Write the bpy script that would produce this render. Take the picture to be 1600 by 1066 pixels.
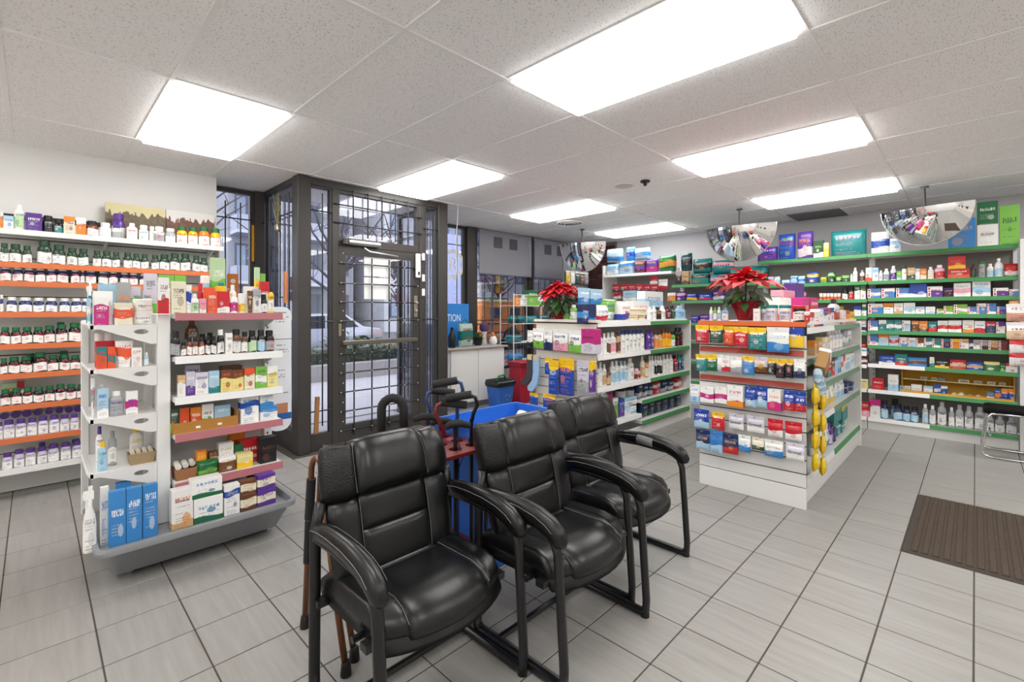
import bpy, bmesh, math, random
from mathutils import Vector, Matrix
random.seed(7)
PI = math.pi
scene = bpy.context.scene
C = scene.collection
for o in list(bpy.data.objects): bpy.data.objects.remove(o)

# ------------------------------------------------------------------ camera, world, exposure
CAM_H, YAW, FPX, HOR = 1.40, 0.7775, 735.6, 486.2
CEIL = 2.726
cd = bpy.data.cameras.new('camera'); cam = bpy.data.objects.new('camera', cd); C.objects.link(cam)
cam.location = (0, 0, CAM_H); cam.rotation_euler = (PI/2, 0, YAW - PI/2)
cd.sensor_width = 36; cd.lens = FPX/1600*36; cd.shift_y = -(533-HOR)/1600; cd.clip_start = .05; cd.clip_end = 300
scene.camera = cam
w = bpy.data.worlds.new('world'); scene.world = w; w.use_nodes = True
bg = w.node_tree.nodes['Background']; bg.inputs[0].default_value = (.86, .90, 1.0, 1); bg.inputs[1].default_value = 2.1
LIGHT = 8.0
vs = scene.view_settings
vs.view_transform = 'Standard'; vs.look = 'None'; vs.exposure = 0.36; vs.gamma = 1.0; vs.use_curve_mapping = False
try:
    scene.cycles.diffuse_bounces = 6; scene.cycles.max_bounces = 14; scene.cycles.transparent_max_bounces = 24
    scene.cycles.sample_clamp_indirect = 6
except Exception: pass

# ------------------------------------------------------------------ helpers
def lin(c):
    return tuple(x/12.92 if x <= .04045 else ((x+.055)/1.055)**2.4 for x in c)
def rgb(h):
    return lin(tuple(int(h[i:i+2], 16)/255 for i in (0, 2, 4)))

class MB:
    """collects shapes; build() links them as ONE mesh object"""
    def __init__(s): s.v = []; s.f = []
    def add(s, vs_, fs_):
        n = len(s.v); s.v += [tuple(p) for p in vs_]; s.f += [tuple(i+n for i in f) for f in fs_]; return s
    def box(s, x0, x1, y0, y1, z0, z1):
        return s.add([(x0,y0,z0),(x1,y0,z0),(x1,y1,z0),(x0,y1,z0),(x0,y0,z1),(x1,y0,z1),(x1,y1,z1),(x0,y1,z1)],
                     [(0,3,2,1),(4,5,6,7),(0,1,5,4),(1,2,6,5),(2,3,7,6),(3,0,4,7)])
    def lathe(s, prof, n=16, cx=0, cy=0, sx=1, sy=1, sq=2.0):
        vs_, fs_ = [], []
        for r, z in prof:
            for k in range(n):
                a = 2*PI*(k+.5)/n; ca, sa = math.cos(a), math.sin(a)
                q = (abs(ca)**sq+abs(sa)**sq)**(-1/sq)
                vs_.append((cx+r*q*ca*sx, cy+r*q*sa*sy, z))
        m = len(prof)
        for i in range(m-1):
            for k in range(n):
                fs_.append((i*n+k, i*n+(k+1) % n, (i+1)*n+(k+1) % n, (i+1)*n+k))
        fs_.append(tuple(range(n-1, -1, -1))); fs_.append(tuple((m-1)*n+k for k in range(n)))
        return s.add(vs_, fs_)
    def tube(s, path, r, n=8, closed=False, flat=1.0):
        P = [Vector(p) for p in path]; m = len(P); vs_, fs_ = [], []
        rr = r if isinstance(r, (list, tuple)) else [r]*m
        up = None
        for i in range(m):
            if closed: t = (P[(i+1) % m]-P[i-1])
            else: t = P[min(i+1, m-1)]-P[max(i-1, 0)]
            t.normalize()
            if up is None:
                up = Vector((0,0,1)) if abs(t.z) < .9 else Vector((1,0,0))
            a = t.cross(up).normalized(); b = a.cross(t).normalized(); up = b
            for k in range(n):
                th = 2*PI*k/n
                vs_.append(P[i]+a*math.cos(th)*rr[i]+b*math.sin(th)*rr[i]*flat)
        for i in range(m if closed else m-1):
            j = (i+1) % m
            for k in range(n):
                fs_.append((i*n+k, i*n+(k+1) % n, j*n+(k+1) % n, j*n+k))
        if not closed:
            fs_.append(tuple(range(n-1, -1, -1))); fs_.append(tuple((m-1)*n+k for k in range(n)))
        return s.add(vs_, fs_)
    def prism(s, poly, axis, a, b):
        def p(u, v, t): return {'x': (t,u,v), 'y': (u,t,v), 'z': (u,v,t)}[axis]
        n = len(poly)
        return s.add([p(u,v,a) for u,v in poly]+[p(u,v,b) for u,v in poly],
                     [tuple(range(n)), tuple(range(2*n-1, n-1, -1))]+[((i+1) % n, i, n+i, n+(i+1) % n) for i in range(n)])
    def grid(s, fn, n, m):
        vs_ = [fn(i/n, j/m) for j in range(m+1) for i in range(n+1)]
        return s.add(vs_, [(j*(n+1)+i, j*(n+1)+i+1, (j+1)*(n+1)+i+1, (j+1)*(n+1)+i) for j in range(m) for i in range(n)])
    def mesh(s, name, mat=None, smooth=False, bevel=0, seg=1):
        me = bpy.data.meshes.new(name); me.from_pydata(s.v, [], s.f)
        bm = bmesh.new(); bm.from_mesh(me)
        bmesh.ops.recalc_face_normals(bm, faces=bm.faces)
        if bevel: bmesh.ops.bevel(bm, geom=list(bm.edges), offset=bevel, segments=seg, affect='EDGES', profile=.5, clamp_overlap=True)
        bm.to_mesh(me); bm.free()
        if mat: me.materials.append(mat)
        if smooth:
            for p in me.polygons: p.use_smooth = True
            if smooth != 'all':
                try: me.set_sharp_from_angle(angle=math.radians(smooth if smooth is not True else 40))
                except Exception: pass
        return me
    def build(s, name, mat, parent=None, loc=(0,0,0), rz=0, smooth=False, bevel=0, seg=1):
        return put(name, s.mesh(name, mat, smooth, bevel, seg), parent, loc, rz)
def put(name, me, parent=None, loc=(0,0,0), rz=0, scale=None, rot=None):
    o = bpy.data.objects.new(name, me); C.objects.link(o); o.location = loc
    o.rotation_euler = rot if rot else (0,0,rz)
    if scale: o.scale = scale
    if parent: o.parent = parent
    return o
def thing(name, label, cat, loc=(0,0,0), rz=0, group=None):
    o = bpy.data.objects.new(name, None); C.objects.link(o); o.empty_display_size = .05
    o.location = loc; o.rotation_euler = (0,0,rz); return tag(o, label, cat, group)
def tag(o, label, cat, group=None):
    o['label'] = label; o['category'] = cat
    if group: o['group'] = group
    return o
def struct(o): o['kind'] = 'structure'; return o
def empty(name, parent=None, loc=(0,0,0)):
    o = bpy.data.objects.new(name, None); C.objects.link(o); o.location = loc; o.empty_display_size = .05
    if parent: o.parent = parent
    return o
def copy_tree(o, loc=None, rz=None, parent=None):
    c = o.copy(); C.objects.link(c)
    if parent: c.parent = parent
    if loc is not None: c.location = loc
    if rz is not None: c.rotation_euler = (0,0,rz)
    for ch in list(o.children): copy_tree(ch, None, None, c)
    return c
def box(name, mat, x0, x1, y0, y1, z0, z1, parent=None, bevel=0):
    return MB().box(x0,x1,y0,y1,z0,z1).build(name, mat, parent, bevel=bevel)
def lettering(body, size, mat, parent, loc, rot, extrude=.0015, name='lettering', width=None):
    cu = bpy.data.curves.new('lettering', 'FONT'); cu.body = body; cu.size = size; cu.extrude = extrude; cu.align_x = 'CENTER'; cu.resolution_u = 3
    t = bpy.data.objects.new('lettering_source', cu); C.objects.link(t)
    dg = bpy.context.evaluated_depsgraph_get(); me = bpy.data.meshes.new_from_object(t.evaluated_get(dg))
    bpy.data.objects.remove(t); me.materials.clear(); me.materials.append(mat)
    o = put(name, me, parent, loc, 0, None, rot)
    if width:
        xs = [v.co.x for v in me.vertices]; o.scale = (width/(max(xs)-min(xs)), 1, 1)
    return o

# ------------------------------------------------------------------ materials
class NT:
    def __init__(s, name):
        s.m = bpy.data.materials.new(name); s.m.use_nodes = True; s.t = s.m.node_tree; s.b = s.t.nodes['Principled BSDF']
    def n(s, kind, **kw):
        nd = s.t.nodes.new(kind)
        for k, v in kw.items(): setattr(nd, k, v)
        return nd
    def l(s, a, b): s.t.links.new(a, b)
    def inp(s, sock, v):
        if hasattr(v, 'is_linked') or hasattr(v, 'links'): s.l(v, sock)
        else: sock.default_value = v
    def math(s, op, a, b=None, c=None):
        nd = s.n('ShaderNodeMath', operation=op); s.inp(nd.inputs[0], a)
        if b is not None: s.inp(nd.inputs[1], b)
        if c is not None: s.inp(nd.inputs[2], c)
        return nd.outputs[0]
    def mix(s, f, a, b):
        nd = s.n('ShaderNodeMix', data_type='RGBA'); s.inp(nd.inputs[0], f); s.inp(nd.inputs[6], a); s.inp(nd.inputs[7], b); return nd.outputs[2]
    def sep(s, v):
        nd = s.n('ShaderNodeSeparateXYZ'); s.l(v, nd.inputs[0]); return nd.outputs
    def comb(s, x, y, z=0.0):
        nd = s.n('ShaderNodeCombineXYZ')
        for i, v in enumerate((x, y, z)): s.inp(nd.inputs[i], v)
        return nd.outputs[0]
    def noise(s, vec, scale, detail=2, rough=.5):
        nd = s.n('ShaderNodeTexNoise'); s.l(vec, nd.inputs['Vector']); nd.inputs['Scale'].default_value = scale; nd.inputs['Detail'].default_value = detail; nd.inputs['Roughness'].default_value = rough
        return nd.outputs[0]
    def white(s, vec):
        nd = s.n('ShaderNodeTexWhiteNoise', noise_dimensions='3D'); s.l(vec, nd.inputs['Vector']); return nd.outputs[0]
    def ramp(s, f, stops):
        nd = s.n('ShaderNodeValToRGB'); s.l(f, nd.inputs[0]); r = nd.color_ramp
        while len(r.elements) < len(stops): r.elements.new(.5)
        for e, (p, c) in zip(r.elements, stops): e.position = p; e.color = (*c, 1) if len(c) == 3 else c
        return nd.outputs[0]
    def bump(s, h, strength=.2, dist=.01):
        nd = s.n('ShaderNodeBump'); s.l(h, nd.inputs['Height']); nd.inputs['Strength'].default_value = strength; nd.inputs['Distance'].default_value = dist
        s.l(nd.outputs[0], s.b.inputs['Normal'])
    def coord(s, kind='Object'): return s.n('ShaderNodeTexCoord').outputs[kind]
    def scaled(s, v, sc):
        nd = s.n('ShaderNodeMapping'); s.l(v, nd.inputs[0]); nd.inputs['Scale'].default_value = sc; return nd.outputs[0]
    def set(s, **kw):
        for k, v in kw.items():
            k = {'col': 'Base Color', 'rough': 'Roughness', 'metal': 'Metallic', 'spec': 'Specular IOR Level', 'trans': 'Transmission Weight', 'coat': 'Coat Weight'}[k]
            if isinstance(v, tuple): v = (*v, 1) if len(v) == 3 else v
            s.inp(s.b.inputs[k], v)
        return s.m
_M = {}
def plain(name, h, rough=.5, metal=0.0, spec=.5):
    if name not in _M:
        t = NT(name); _M[name] = t.set(col=rgb(h), rough=rough, metal=metal, spec=spec)
    return _M[name]
WHITE = plain('white_enamel', 'e9e9e7', .4); WHITE2 = plain('white_laminate', 'e2e1de', .5); GREYM = plain('grey_plastic', '8f9194', .45)
BLACK = plain('black_plastic', '0f0f10', .38); BRONZE = plain('dark_bronze_frame', '3a3734', .45); BARM = plain('black_bar', '17181c', .4)
CHROME = plain('chrome', 'd8d8d8', .12, 1.0); STEEL = plain('brushed_metal', 'b9b9b6', .3, .9)
ORANGE = plain('orange_price_strip', 'd4703f', .5); GREEN = plain('green_price_strip', '3f8a4c', .45); REDSTRIP = plain('faded_red_strip', 'b06a70', .5)
DARK = plain('dark_groove', '3a3029', .8)
def m_wall():
    t = NT('painted_wall'); v = t.coord('Object'); n = t.noise(v, 3, 3)
    t.bump(t.noise(v, 180, 2), .08, .002)
    return t.set(col=t.mix(n, (*rgb('e8e7e5'), 1), (*rgb('efeeec'), 1)), rough=.7)
WALL = m_wall()
def m_tile():
    t = NT('grey_porcelain_tile'); g = t.n('ShaderNodeNewGeometry').outputs['Position']; oi = t.n('ShaderNodeObjectInfo').outputs['Random']
    cell = t.scaled(g, (3.2787, 3.2787, 0)); fl = t.n('ShaderNodeVectorMath', operation='FLOOR'); t.l(cell, fl.inputs[0])
    rnd = t.white(fl.outputs[0])
    off = t.n('ShaderNodeVectorMath', operation='ADD'); t.l(g, off.inputs[0]); t.l(t.comb(rnd, t.math('MULTIPLY', rnd, 7.0), 0.0), off.inputs[1])
    st = t.noise(t.scaled(off.outputs[0], (34, 2.2, 1)), 1.0, 4, .6)
    st2 = t.noise(t.scaled(off.outputs[0], (9, 2.0, 1)), 1.0, 3, .6)
    f = t.math('ADD', t.math('MULTIPLY', st, .6), t.math('MULTIPLY', st2, .4))
    f = t.math('ADD', f, t.math('MULTIPLY', t.math('SUBTRACT', rnd, .5), .05))
    c = t.ramp(f, [(.28, rgb('86837f')), (.42, rgb('93908c')), (.56, rgb('999793')), (.75, rgb('a3a19d'))])
    return t.set(col=c, rough=t.math('ADD', .30, t.math('MULTIPLY', st2, .15)), spec=.45)
TILE = m_tile(); GROUT = plain('grout', '4a443e', .95)
def m_ceiltile():
    t = NT('fissured_ceiling_tile'); g = t.n('ShaderNodeNewGeometry').outputs['Position']
    a = t.noise(t.scaled(g, (55, 130, 1)), 1.0, 2, .5); b = t.noise(t.scaled(g, (7, 7, 1)), 1.0, 2)
    v = t.n('ShaderNodeTexVoronoi'); t.l(t.scaled(g, (60, 120, 1)), v.inputs['Vector']); v.inputs['Scale'].default_value = 1.0
    hole = t.math('MULTIPLY', t.math('LESS_THAN', v.outputs['Distance'], .30), t.math('GREATER_THAN', a, .49))
    c = t.mix(t.math('MULTIPLY', hole, .5), (*rgb('f6f5f4'), 1), (*rgb('8b8884'), 1))
    t.bump(t.math('SUBTRACT', 1.0, hole), .3, .003)
    return t.set(col=c, rough=.9, spec=.1)
CTILE = m_ceiltile(); TBAR = plain('ceiling_grid_white', 'f0efee', .5)
def m_emit(name, col, s):
    t = NT(name); t.b.inputs['Base Color'].default_value = (*col, 1); t.b.inputs['Emission Color'].default_value = (*col, 1); t.b.inputs['Emission Strength'].default_value = s; return t.m
LAMP = m_emit('light_diffuser', (1.0, .985, .965), LIGHT)
def m_glass():
    t = NT('window_glass'); t.t.nodes.remove(t.b); out = [n for n in t.t.nodes if n.type == 'OUTPUT_MATERIAL'][0]
    tr = t.n('ShaderNodeBsdfTransparent'); tr.inputs[0].default_value = (.93, .935, .955, 1); gl = t.n('ShaderNodeBsdfGlossy'); gl.inputs['Roughness'].default_value = .01; gl.inputs['Color'].default_value = (.9, .9, .95, 1)
    fr = t.n('ShaderNodeFresnel'); fr.inputs[0].default_value = 1.5; mx = t.n('ShaderNodeMixShader'); t.l(t.math('MULTIPLY', fr.outputs[0], .9), mx.inputs[0]); t.l(tr.outputs[0], mx.inputs[1]); t.l(gl.outputs[0], mx.inputs[2]); t.l(mx.outputs[0], out.inputs[0]); return t.m
GLASS = m_glass()
def m_leather():
    t = NT('black_leather'); v = t.coord('Object')
    big = t.noise(t.scaled(v, (1, 1.4, 1)), 9, 2, .5); fine = t.noise(v, 420, 2, .6)
    t.bump(t.math('ADD', t.math('MULTIPLY', big, 1.0), t.math('MULTIPLY', fine, .015)), .30, .010)
    return t.set(col=rgb('0c0c0d'), rough=t.math('ADD', .24, t.math('MULTIPLY', big, .18)), spec=.5)
LEATHER = m_leather()
def m_mesh():
    t = NT('perforated_leather'); v = t.coord('Object'); vo = t.n('ShaderNodeTexVoronoi'); t.l(v, vo.inputs['Vector']); vo.inputs['Scale'].default_value = 170
    t.bump(vo.outputs['Distance'], .6, .003); return t.set(col=rgb('0a0a0b'), rough=.36, spec=.35)
LEATHER2 = m_mesh(); STITCH = plain('grey_stitching', '7a7a78', .8)
CHAIRFRAME = plain('black_powder_coat', '131314', .33)
def m_print(name, rough, spec=.5):
    """flat print on packaging: base colour, a band or label, a title line, small lines of print"""
    t = NT(name); g = t.sep(t.coord('Generated')); x, z = g[0], g[2]
    c1 = t.n('ShaderNodeObjectInfo').outputs['Color']
    def at(nm): return t.n('ShaderNodeAttribute', attribute_type='OBJECT', attribute_name=nm)
    c2, c3 = at('c2').outputs['Color'], at('c3').outputs['Color']; p = t.sep(at('pz').outputs['Vector']); lo, hi, seed = p[0], p[1], p[2]
    nrm = t.n('ShaderNodeNewGeometry').outputs['Normal']; vt = t.n('ShaderNodeVectorTransform', vector_type='NORMAL', convert_from='WORLD', convert_to='OBJECT'); t.l(nrm, vt.inputs[0])
    front = t.math('LESS_THAN', t.sep(vt.outputs[0])[1], -.35)
    def rng(a, l, h): return t.math('MULTIPLY', t.math('GREATER_THAN', a, l), t.math('LESS_THAN', a, h))
    wav = t.math('MULTIPLY', t.math('SINE', t.math('ADD', t.math('MULTIPLY', x, 5.0), t.math('MULTIPLY', seed, 40.0))), .035)
    zz = t.math('ADD', z, wav)
    band = rng(zz, lo, hi)
    col = t.mix(band, c1, c2)
    def rnd(k): return t.white(t.comb(t.math('MULTIPLY', seed, 91.7), k, 3.3))
    # picture blob
    bx_ = t.math('SUBTRACT', x, t.math('ADD', .3, t.math('MULTIPLY', rnd(1.0), .4))); bz = t.math('SUBTRACT', z, t.math('ADD', .22, t.math('MULTIPLY', rnd(2.0), .25)))
    rad = t.math('ADD', t.math('MULTIPLY', bx_, bx_), t.math('MULTIPLY', t.math('MULTIPLY', bz, bz), 2.2))
    blob = t.math('MULTIPLY', t.math('LESS_THAN', rad, t.math('MULTIPLY', rnd(3.0), .05)), front)
    col = t.mix(t.math('MULTIPLY', blob, .8), col, t.mix(.5, c3, c2))
    # title line
    t0 = t.math('ADD', .52, t.math('MULTIPLY', rnd(4.0), .22)); tit = t.math('MULTIPLY', rng(z, t0, t.math('ADD', t0, .12)), rng(x, .16, .86))
    lx = t.math('FRACT', t.math('MULTIPLY', x, 8.0)); hole = t.white(t.comb(t.math('FLOOR', t.math('MULTIPLY', x, 24.0)), t.math('FLOOR', t.math('MULTIPLY', z, 26.0)), seed))
    tit = t.math('MULTIPLY', t.math('MULTIPLY', tit, rng(lx, .12, .88)), t.math('MULTIPLY', t.math('GREATER_THAN', hole, .32), front))
    col = t.mix(t.math('MULTIPLY', tit, .9), col, c3)
    # small print
    zr = t.math('MULTIPLY', z, 17.0); row = t.math('FLOOR', zr); rw = t.white(t.comb(row, seed, 1.0)); ch = t.white(t.comb(t.math('FLOOR', t.math('MULTIPLY', x, 30.0)), row, seed))
    sm = t.math('MULTIPLY', rng(t.math('FRACT', zr), .3, .72), t.math('GREATER_THAN', ch, .3))
    sm = t.math('MULTIPLY', sm, rng(x, .15, t.math('ADD', .45, t.math('MULTIPLY', rw, .4))))
    sm = t.math('MULTIPLY', t.math('MULTIPLY', sm, t.math('GREATER_THAN', rw, .45)), t.math('MULTIPLY', front, t.math('LESS_THAN', z, t0)))
    col = t.mix(t.math('MULTIPLY', sm, .6), col, t.mix(.45, c3, (.05, .05, .06, 1)))
    return t.set(col=col, rough=rough, spec=spec)
PRINT = m_print('printed_carton', .42); PRINTG = m_print('printed_glossy_plastic', .22)
def m_objcol(name, rough):
    t = NT(name); return t.set(col=t.n('ShaderNodeObjectInfo').outputs['Color'], rough=rough)
CAPM = m_objcol('coloured_plastic', .35)
# ------------------------------------------------------------------ room shell
RX0, RX1, RY0, RY1 = -2.6, 7.88, -3.6, 5.75
VX0, VX1, VY = 1.79, 3.60, 4.68           # recessed entrance
def project(X, Y, Z):
    c, s = math.cos(YAW), math.sin(YAW); d = X*c+Y*s; r = X*s-Y*c
    if d < .05: return None
    return 800+FPX*r/d, HOR-FPX*(Z-CAM_H)/d, d
floor = struct(MB().add([(RX0,RY0,-.002),(RX1,RY0,-.002),(RX1,RY1,-.002),(RX0,RY1,-.002)], [(0,1,2,3)]).box(RX0,RX1,RY0,RY1,-.12,-.004).build('floor', GROUT))
TS = .305
tile_me = MB().box(-TS/2+.003, TS/2-.003, -TS/2+.003, TS/2-.003, -.008, 0).mesh('floor_tile', TILE, bevel=.0015)
cells = []
x = .192-TS*12
while x < RX1:
    y = .005-TS*12
    while y < RY1:
        cx, cy = x+TS/2, y+TS/2
        if RX0 < cx < RX1 and RY0 < cy < RY1 and not (VX0 < cx < VX1 and cy > VY+.05):
            p = project(cx, cy, 0); seen = p and -60 < p[0] < 1660 and p[1] < 1160
            cells.append((0 if seen else 1, p[2] if p else 99, cx, cy))
        y += TS
    x += TS
cells.sort()
rest = MB()
for i, (a, d, cx, cy) in enumerate(cells):
    if i < 298: put('floor_tile', tile_me, floor, (cx, cy, 0))
    else: rest.box(cx-TS/2+.003, cx+TS/2-.003, cy-TS/2+.003, cy+TS/2-.003, -.008, 0)
o = rest.build('floor_tiles_beyond', TILE, floor); o['kind'] = 'stuff'
# ceiling: slab, tees, lay-in tiles, light panels
GX0, GY0, GS = .555, 1.917, .674
ceiling = struct(box('ceiling', plain('ceiling_slab', 'cfcecc', .9), RX0, RX1, RY0, RY1, CEIL+.05, CEIL+.12))
def lines(o0, st, lo, hi):
    k = math.ceil((lo-o0)/st); r = []
    while o0+k*st < hi: r.append((k, o0+k*st)); k += 1
    return r
LXs = lines(GX0, GS, RX0, RX1); LYs = lines(GY0, 2*GS, RY0, RY1)
for k, yy in LYs: box('grid_bar', TBAR, RX0, RX1, yy-.011, yy+.011, CEIL-.002, CEIL+.03, ceiling)
xs = [(None, RX0)]+LXs+[(None, RX1)]; ys = [(None, RY0)]+LYs+[(None, RY1)]
LIGHTS = {(0,1),(3,1),(6,1),(9,1),(2,-1),(5,-1),(8,-1),(-1,-1),(-4,-1),(-3,1),(-4,-3),(2,-3),(5,-3),(8,-3),(-1,-3)}
tile_c = {}
lights = []
for i in range(len(xs)-1):
    for j in range(len(ys)-1):
        x0, x1, y0, y1 = xs[i][1], xs[i+1][1], ys[j][1], ys[j+1][1]
        if x1-x0 < .05 or y1-y0 < .05: continue
        ki = xs[i][0] if xs[i][0] is not None else (xs[i+1][0]-1 if xs[i+1][0] is not None else 99)
        kj = ys[j][0] if ys[j][0] is not None else (ys[j+1][0]-1 if ys[j+1][0] is not None else 99)
        if i < len(xs)-2: box('cross_tee', TBAR, x1-.011, x1+.011, y0+.011, y1-.011, CEIL-.001, CEIL+.03, ceiling)
        gx, gy = .009, .009
        if (ki, kj) in LIGHTS: lights.append((x0, x1, y0, y1, ki, kj)); continue
        key = (round(x1-x0, 3), round(y1-y0, 3))
        if key not in tile_c:
            tile_c[key] = MB().box(-key[0]/2+gx, key[0]/2-gx, -key[1]/2+gy, key[1]/2-gy, .004, .02).mesh('ceiling_tile', CTILE, bevel=.004)
        o = put('ceiling_tile', tile_c[key], ceiling, ((x0+x1)/2, (y0+y1)/2, CEIL+random.uniform(-.001, .002)))
ORDL = 'first second third fourth fifth sixth seventh eighth ninth'.split()
LNAME = {(0,1): 'nearest the left wall shelves', (3,1): 'in front of the entrance door', (6,1): 'in front of the roller shades', (9,1): 'farthest back, near the brick corner',
         (2,-1): 'largest, over the foreground floor', (5,-1): 'second back, above the poinsettia gondola', (8,-1): 'third back, before the right wall'}
for n_, (x0, x1, y0, y1, ki, kj) in enumerate(lights):
    lb = LNAME.get((ki, kj)) or 'behind the camera, '+ORDL[sum(1 for q in lights[:n_] if (q[4], q[5]) not in LNAME)]+' from the near wall'
    t = thing('ceiling_light', 'white recessed ceiling light panel '+lb, 'ceiling light', ((x0+x1)/2, (y0+y1)/2, CEIL), 0, 'recessed ceiling light panels')
    a, b = (x1-x0)/2-.012, (y1-y0)/2-.012
    MB().box(-a,a,-b,-b+.018,-.002,.03).box(-a,a,b-.018,b,-.002,.03).box(-a,-a+.018,-b+.018,b-.018,-.002,.03).box(a-.018,a,-b+.018,b-.018,-.002,.03).build('light_frame', TBAR, t)
    p, q = a-.018, b-.018     # shallow drop added to the flush lens so its sides brighten the ceiling
    MB().add([(-p,-q,.0),(p,-q,.0),(p,q,.0),(-p,q,.0),(-p+.006,-q+.006,-.030),(p-.006,-q+.006,-.030),(p-.006,q-.006,-.030),(-p+.006,q-.006,-.030)], [(0,1,2,3),(4,7,6,5),(0,4,5,1),(1,5,6,2),(2,6,7,3),(3,7,4,0)]).build('diffuser', LAMP, t)
# ceiling fittings
def ring(name, mat, r0, r1, z0, z1, parent, loc):
    n = 24; P = [(r0, z1), (r1, z1), (r1, z0), (r0, z0)]
    vs_ = [(r*math.cos(2*PI*k/n), r*math.sin(2*PI*k/n), z) for r, z in P for k in range(n)]
    fs_ = [(i*n+k, i*n+(k+1) % n, ((i+1) % 4)*n+(k+1) % n, ((i+1) % 4)*n+k) for i in range(4) for k in range(n)]
    return MB().add(vs_, fs_).build(name, mat, parent, loc, smooth=True)
t = thing('ceiling_speaker', 'round flush beige speaker grille in the ceiling', 'speaker', (4.373, 2.645, CEIL))
MB().lathe([(.001,-.012),(.085,-.012),(.10,-.004),(.10,.004)], 28).build('grille', plain('speaker_grille', 'c9c4bc', .8), t, smooth=True)
ring('rim', TBAR, .098, .115, -.008, .004, t, (0,0,0))
t = thing('sprinkler_head', 'small black fitting on the ceiling beside the speaker', 'sprinkler', (4.373, 2.40, CEIL))
MB().lathe([(.05,.0),(.045,-.015),(.02,-.02)], 16).build('escutcheon', BLACK, t, smooth=True)
MB().lathe([(.018,-.018),(.018,-.045),(.008,-.05)], 12).build('nozzle', BLACK, t, smooth=True)
t = thing('ceiling_vent', 'round dark ceiling air diffuser near the roller shades', 'vent', (5.60, 4.305, CEIL))
for k, r in enumerate((.20, .15, .10, .055)):
    MB().lathe([(r,-.004-k*.006),(r-.012,-.02-k*.006),(r-.03,-.022-k*.006),(r-.018,-.004-k*.006)], 28).build('cone_ring', TBAR if k < 3 else GREYM, t, smooth=True)
MB().lathe([(.19,.002),(.19,.0)], 24).build('throat', BLACK, t)
t = thing('return_grille', 'dark grey rectangular air return panel in the far right ceiling', 'vent', (7.58, 1.55, CEIL))
box('panel', plain('dark_return_panel', '77767a', .7), -.30, .30, -.32, .32, -.006, .002, t)
for s_ in (-1, 1): box('edge_strip', TBAR, -.31, .31, s_*.32-.008, s_*.32+.008, -.010, .002, t)
# walls
struct(MB().box(RX0, 1.283, 5.41, 5.83, 0, CEIL+.05).build('wall_left', WALL))
struct(box('wall_near', WALL, RX0-.1, RX0, RY0, 5.41, 0, CEIL+.05))
struct(box('wall_front', WALL, RX0-.1, RX1+.1, RY0-.1, RY0, 0, CEIL+.05))
struct(box('wall_right', plain('grey_painted_wall', 'c4c2c3', .7), RX1, RX1+.12, RY0, RY1+.08, 0, CEIL+.05))
SILL = .42
wb = MB().box(VX1+.06, RX1, RY1-.04, RY1+.08, 0, SILL)
struct(wb.build('wall_back', plain('painted_sill_wall', 'b7b4b2', .7)))
# brick pier in the far corner
MORT = plain('pier_mortar', '7d6f69', .9)
pier = struct(box('wall_pier', plain('pier_mortar', '7d6f69', .9), 7.46, RX1, RY1-.10, RY1+.08, SILL, CEIL+.02))
box('pier_return', MORT, 7.82, RX1, 4.92, RY1-.10, 0, CEIL+.02, pier)
BR = [plain('brick_'+n, h, .85) for n, h in (('umber', '4c2c26'), ('rust', '5c332a'), ('plum', '40262a'))]
bm_ = [MB().box(0, .20, 0, .018, 0, .058).mesh('brick', b, bevel=.004) for b in BR]
for k in range(34):
    zz = SILL+.01+k*.068
    if zz+.06 > CEIL: break
    for q in range(2): put('brick', bm_[(k*2+q) % 3], pier, (7.465+q*.212, RY1-.118, zz))
    for q in range(4): put('brick', bm_[(k+q) % 3], pier, (7.82, 4.92+q*.208+.0, zz), rz=PI/2)
# ---- glazing helpers
def bars(parent, axis, at, pos_v, pos_h, lo, hi, r=.007):
    """vertical bars at along-positions pos_v and horizontal bars at heights pos_h, in the plane axis=at"""
    for (u, z0, z1) in pos_v:
        p = [(u, at, z0), (u, at, z1)] if axis == 'Y' else [(at, u, z0), (at, u, z1)]
        MB().tube(p, r, 6).build('security_bar', BARM, parent, smooth=True)
    for (z, u0, u1) in pos_h:
        p = [(u0, at+.008, z), (u1, at+.008, z)] if axis == 'Y' else [(at+.008, u0, z), (at+.008, u1, z)]
        MB().tube(p, r, 6).build('security_bar', BARM, parent, smooth=True)
def frame_rect(name, parent, axis, at, dep, u0, u1, z0, z1, wd=.05, mat=None, bottom=None):
    mat = mat or BRONZE; m = MB(); bt = bottom or wd
    def q(a, b, c, d): m.box(a, b, at, at+dep, c, d) if axis == 'Y' else m.box(at, at+dep, a, b, c, d)
    q(u0, u0+wd, z0, z1); q(u1-wd, u1, z0, z1); q(u0+wd, u1-wd, z1-wd, z1); q(u0+wd, u1-wd, z0, z0+bt)
    return m.build(name, mat, parent)
def pane(parent, axis, at, u0, u1, z0, z1):
    return box('glass_pane', GLASS, u0, u1, at, at+.006, z0, z1, parent) if axis == 'Y' else box('glass_pane', GLASS, at, at+.006, u0, u1, z0, z1, parent)
# ---- entrance: posts
for n_, (x0, x1, y0, y1) in enumerate(((1.785, 1.905, 4.65, 4.79), (3.46, 3.60, 4.66, 4.79), (2.14, 2.205, 4.68, 4.77), (3.20, 3.275, 4.68, 4.77))):
    struct(box(f'trim_{n_+1}', BRONZE, x0, x1, y0, y1, 0, CEIL, bevel=.004))
struct(box('trim_5', BRONZE, 1.905, 3.46, 4.675, 4.775, CEIL-.07, CEIL))
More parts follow.
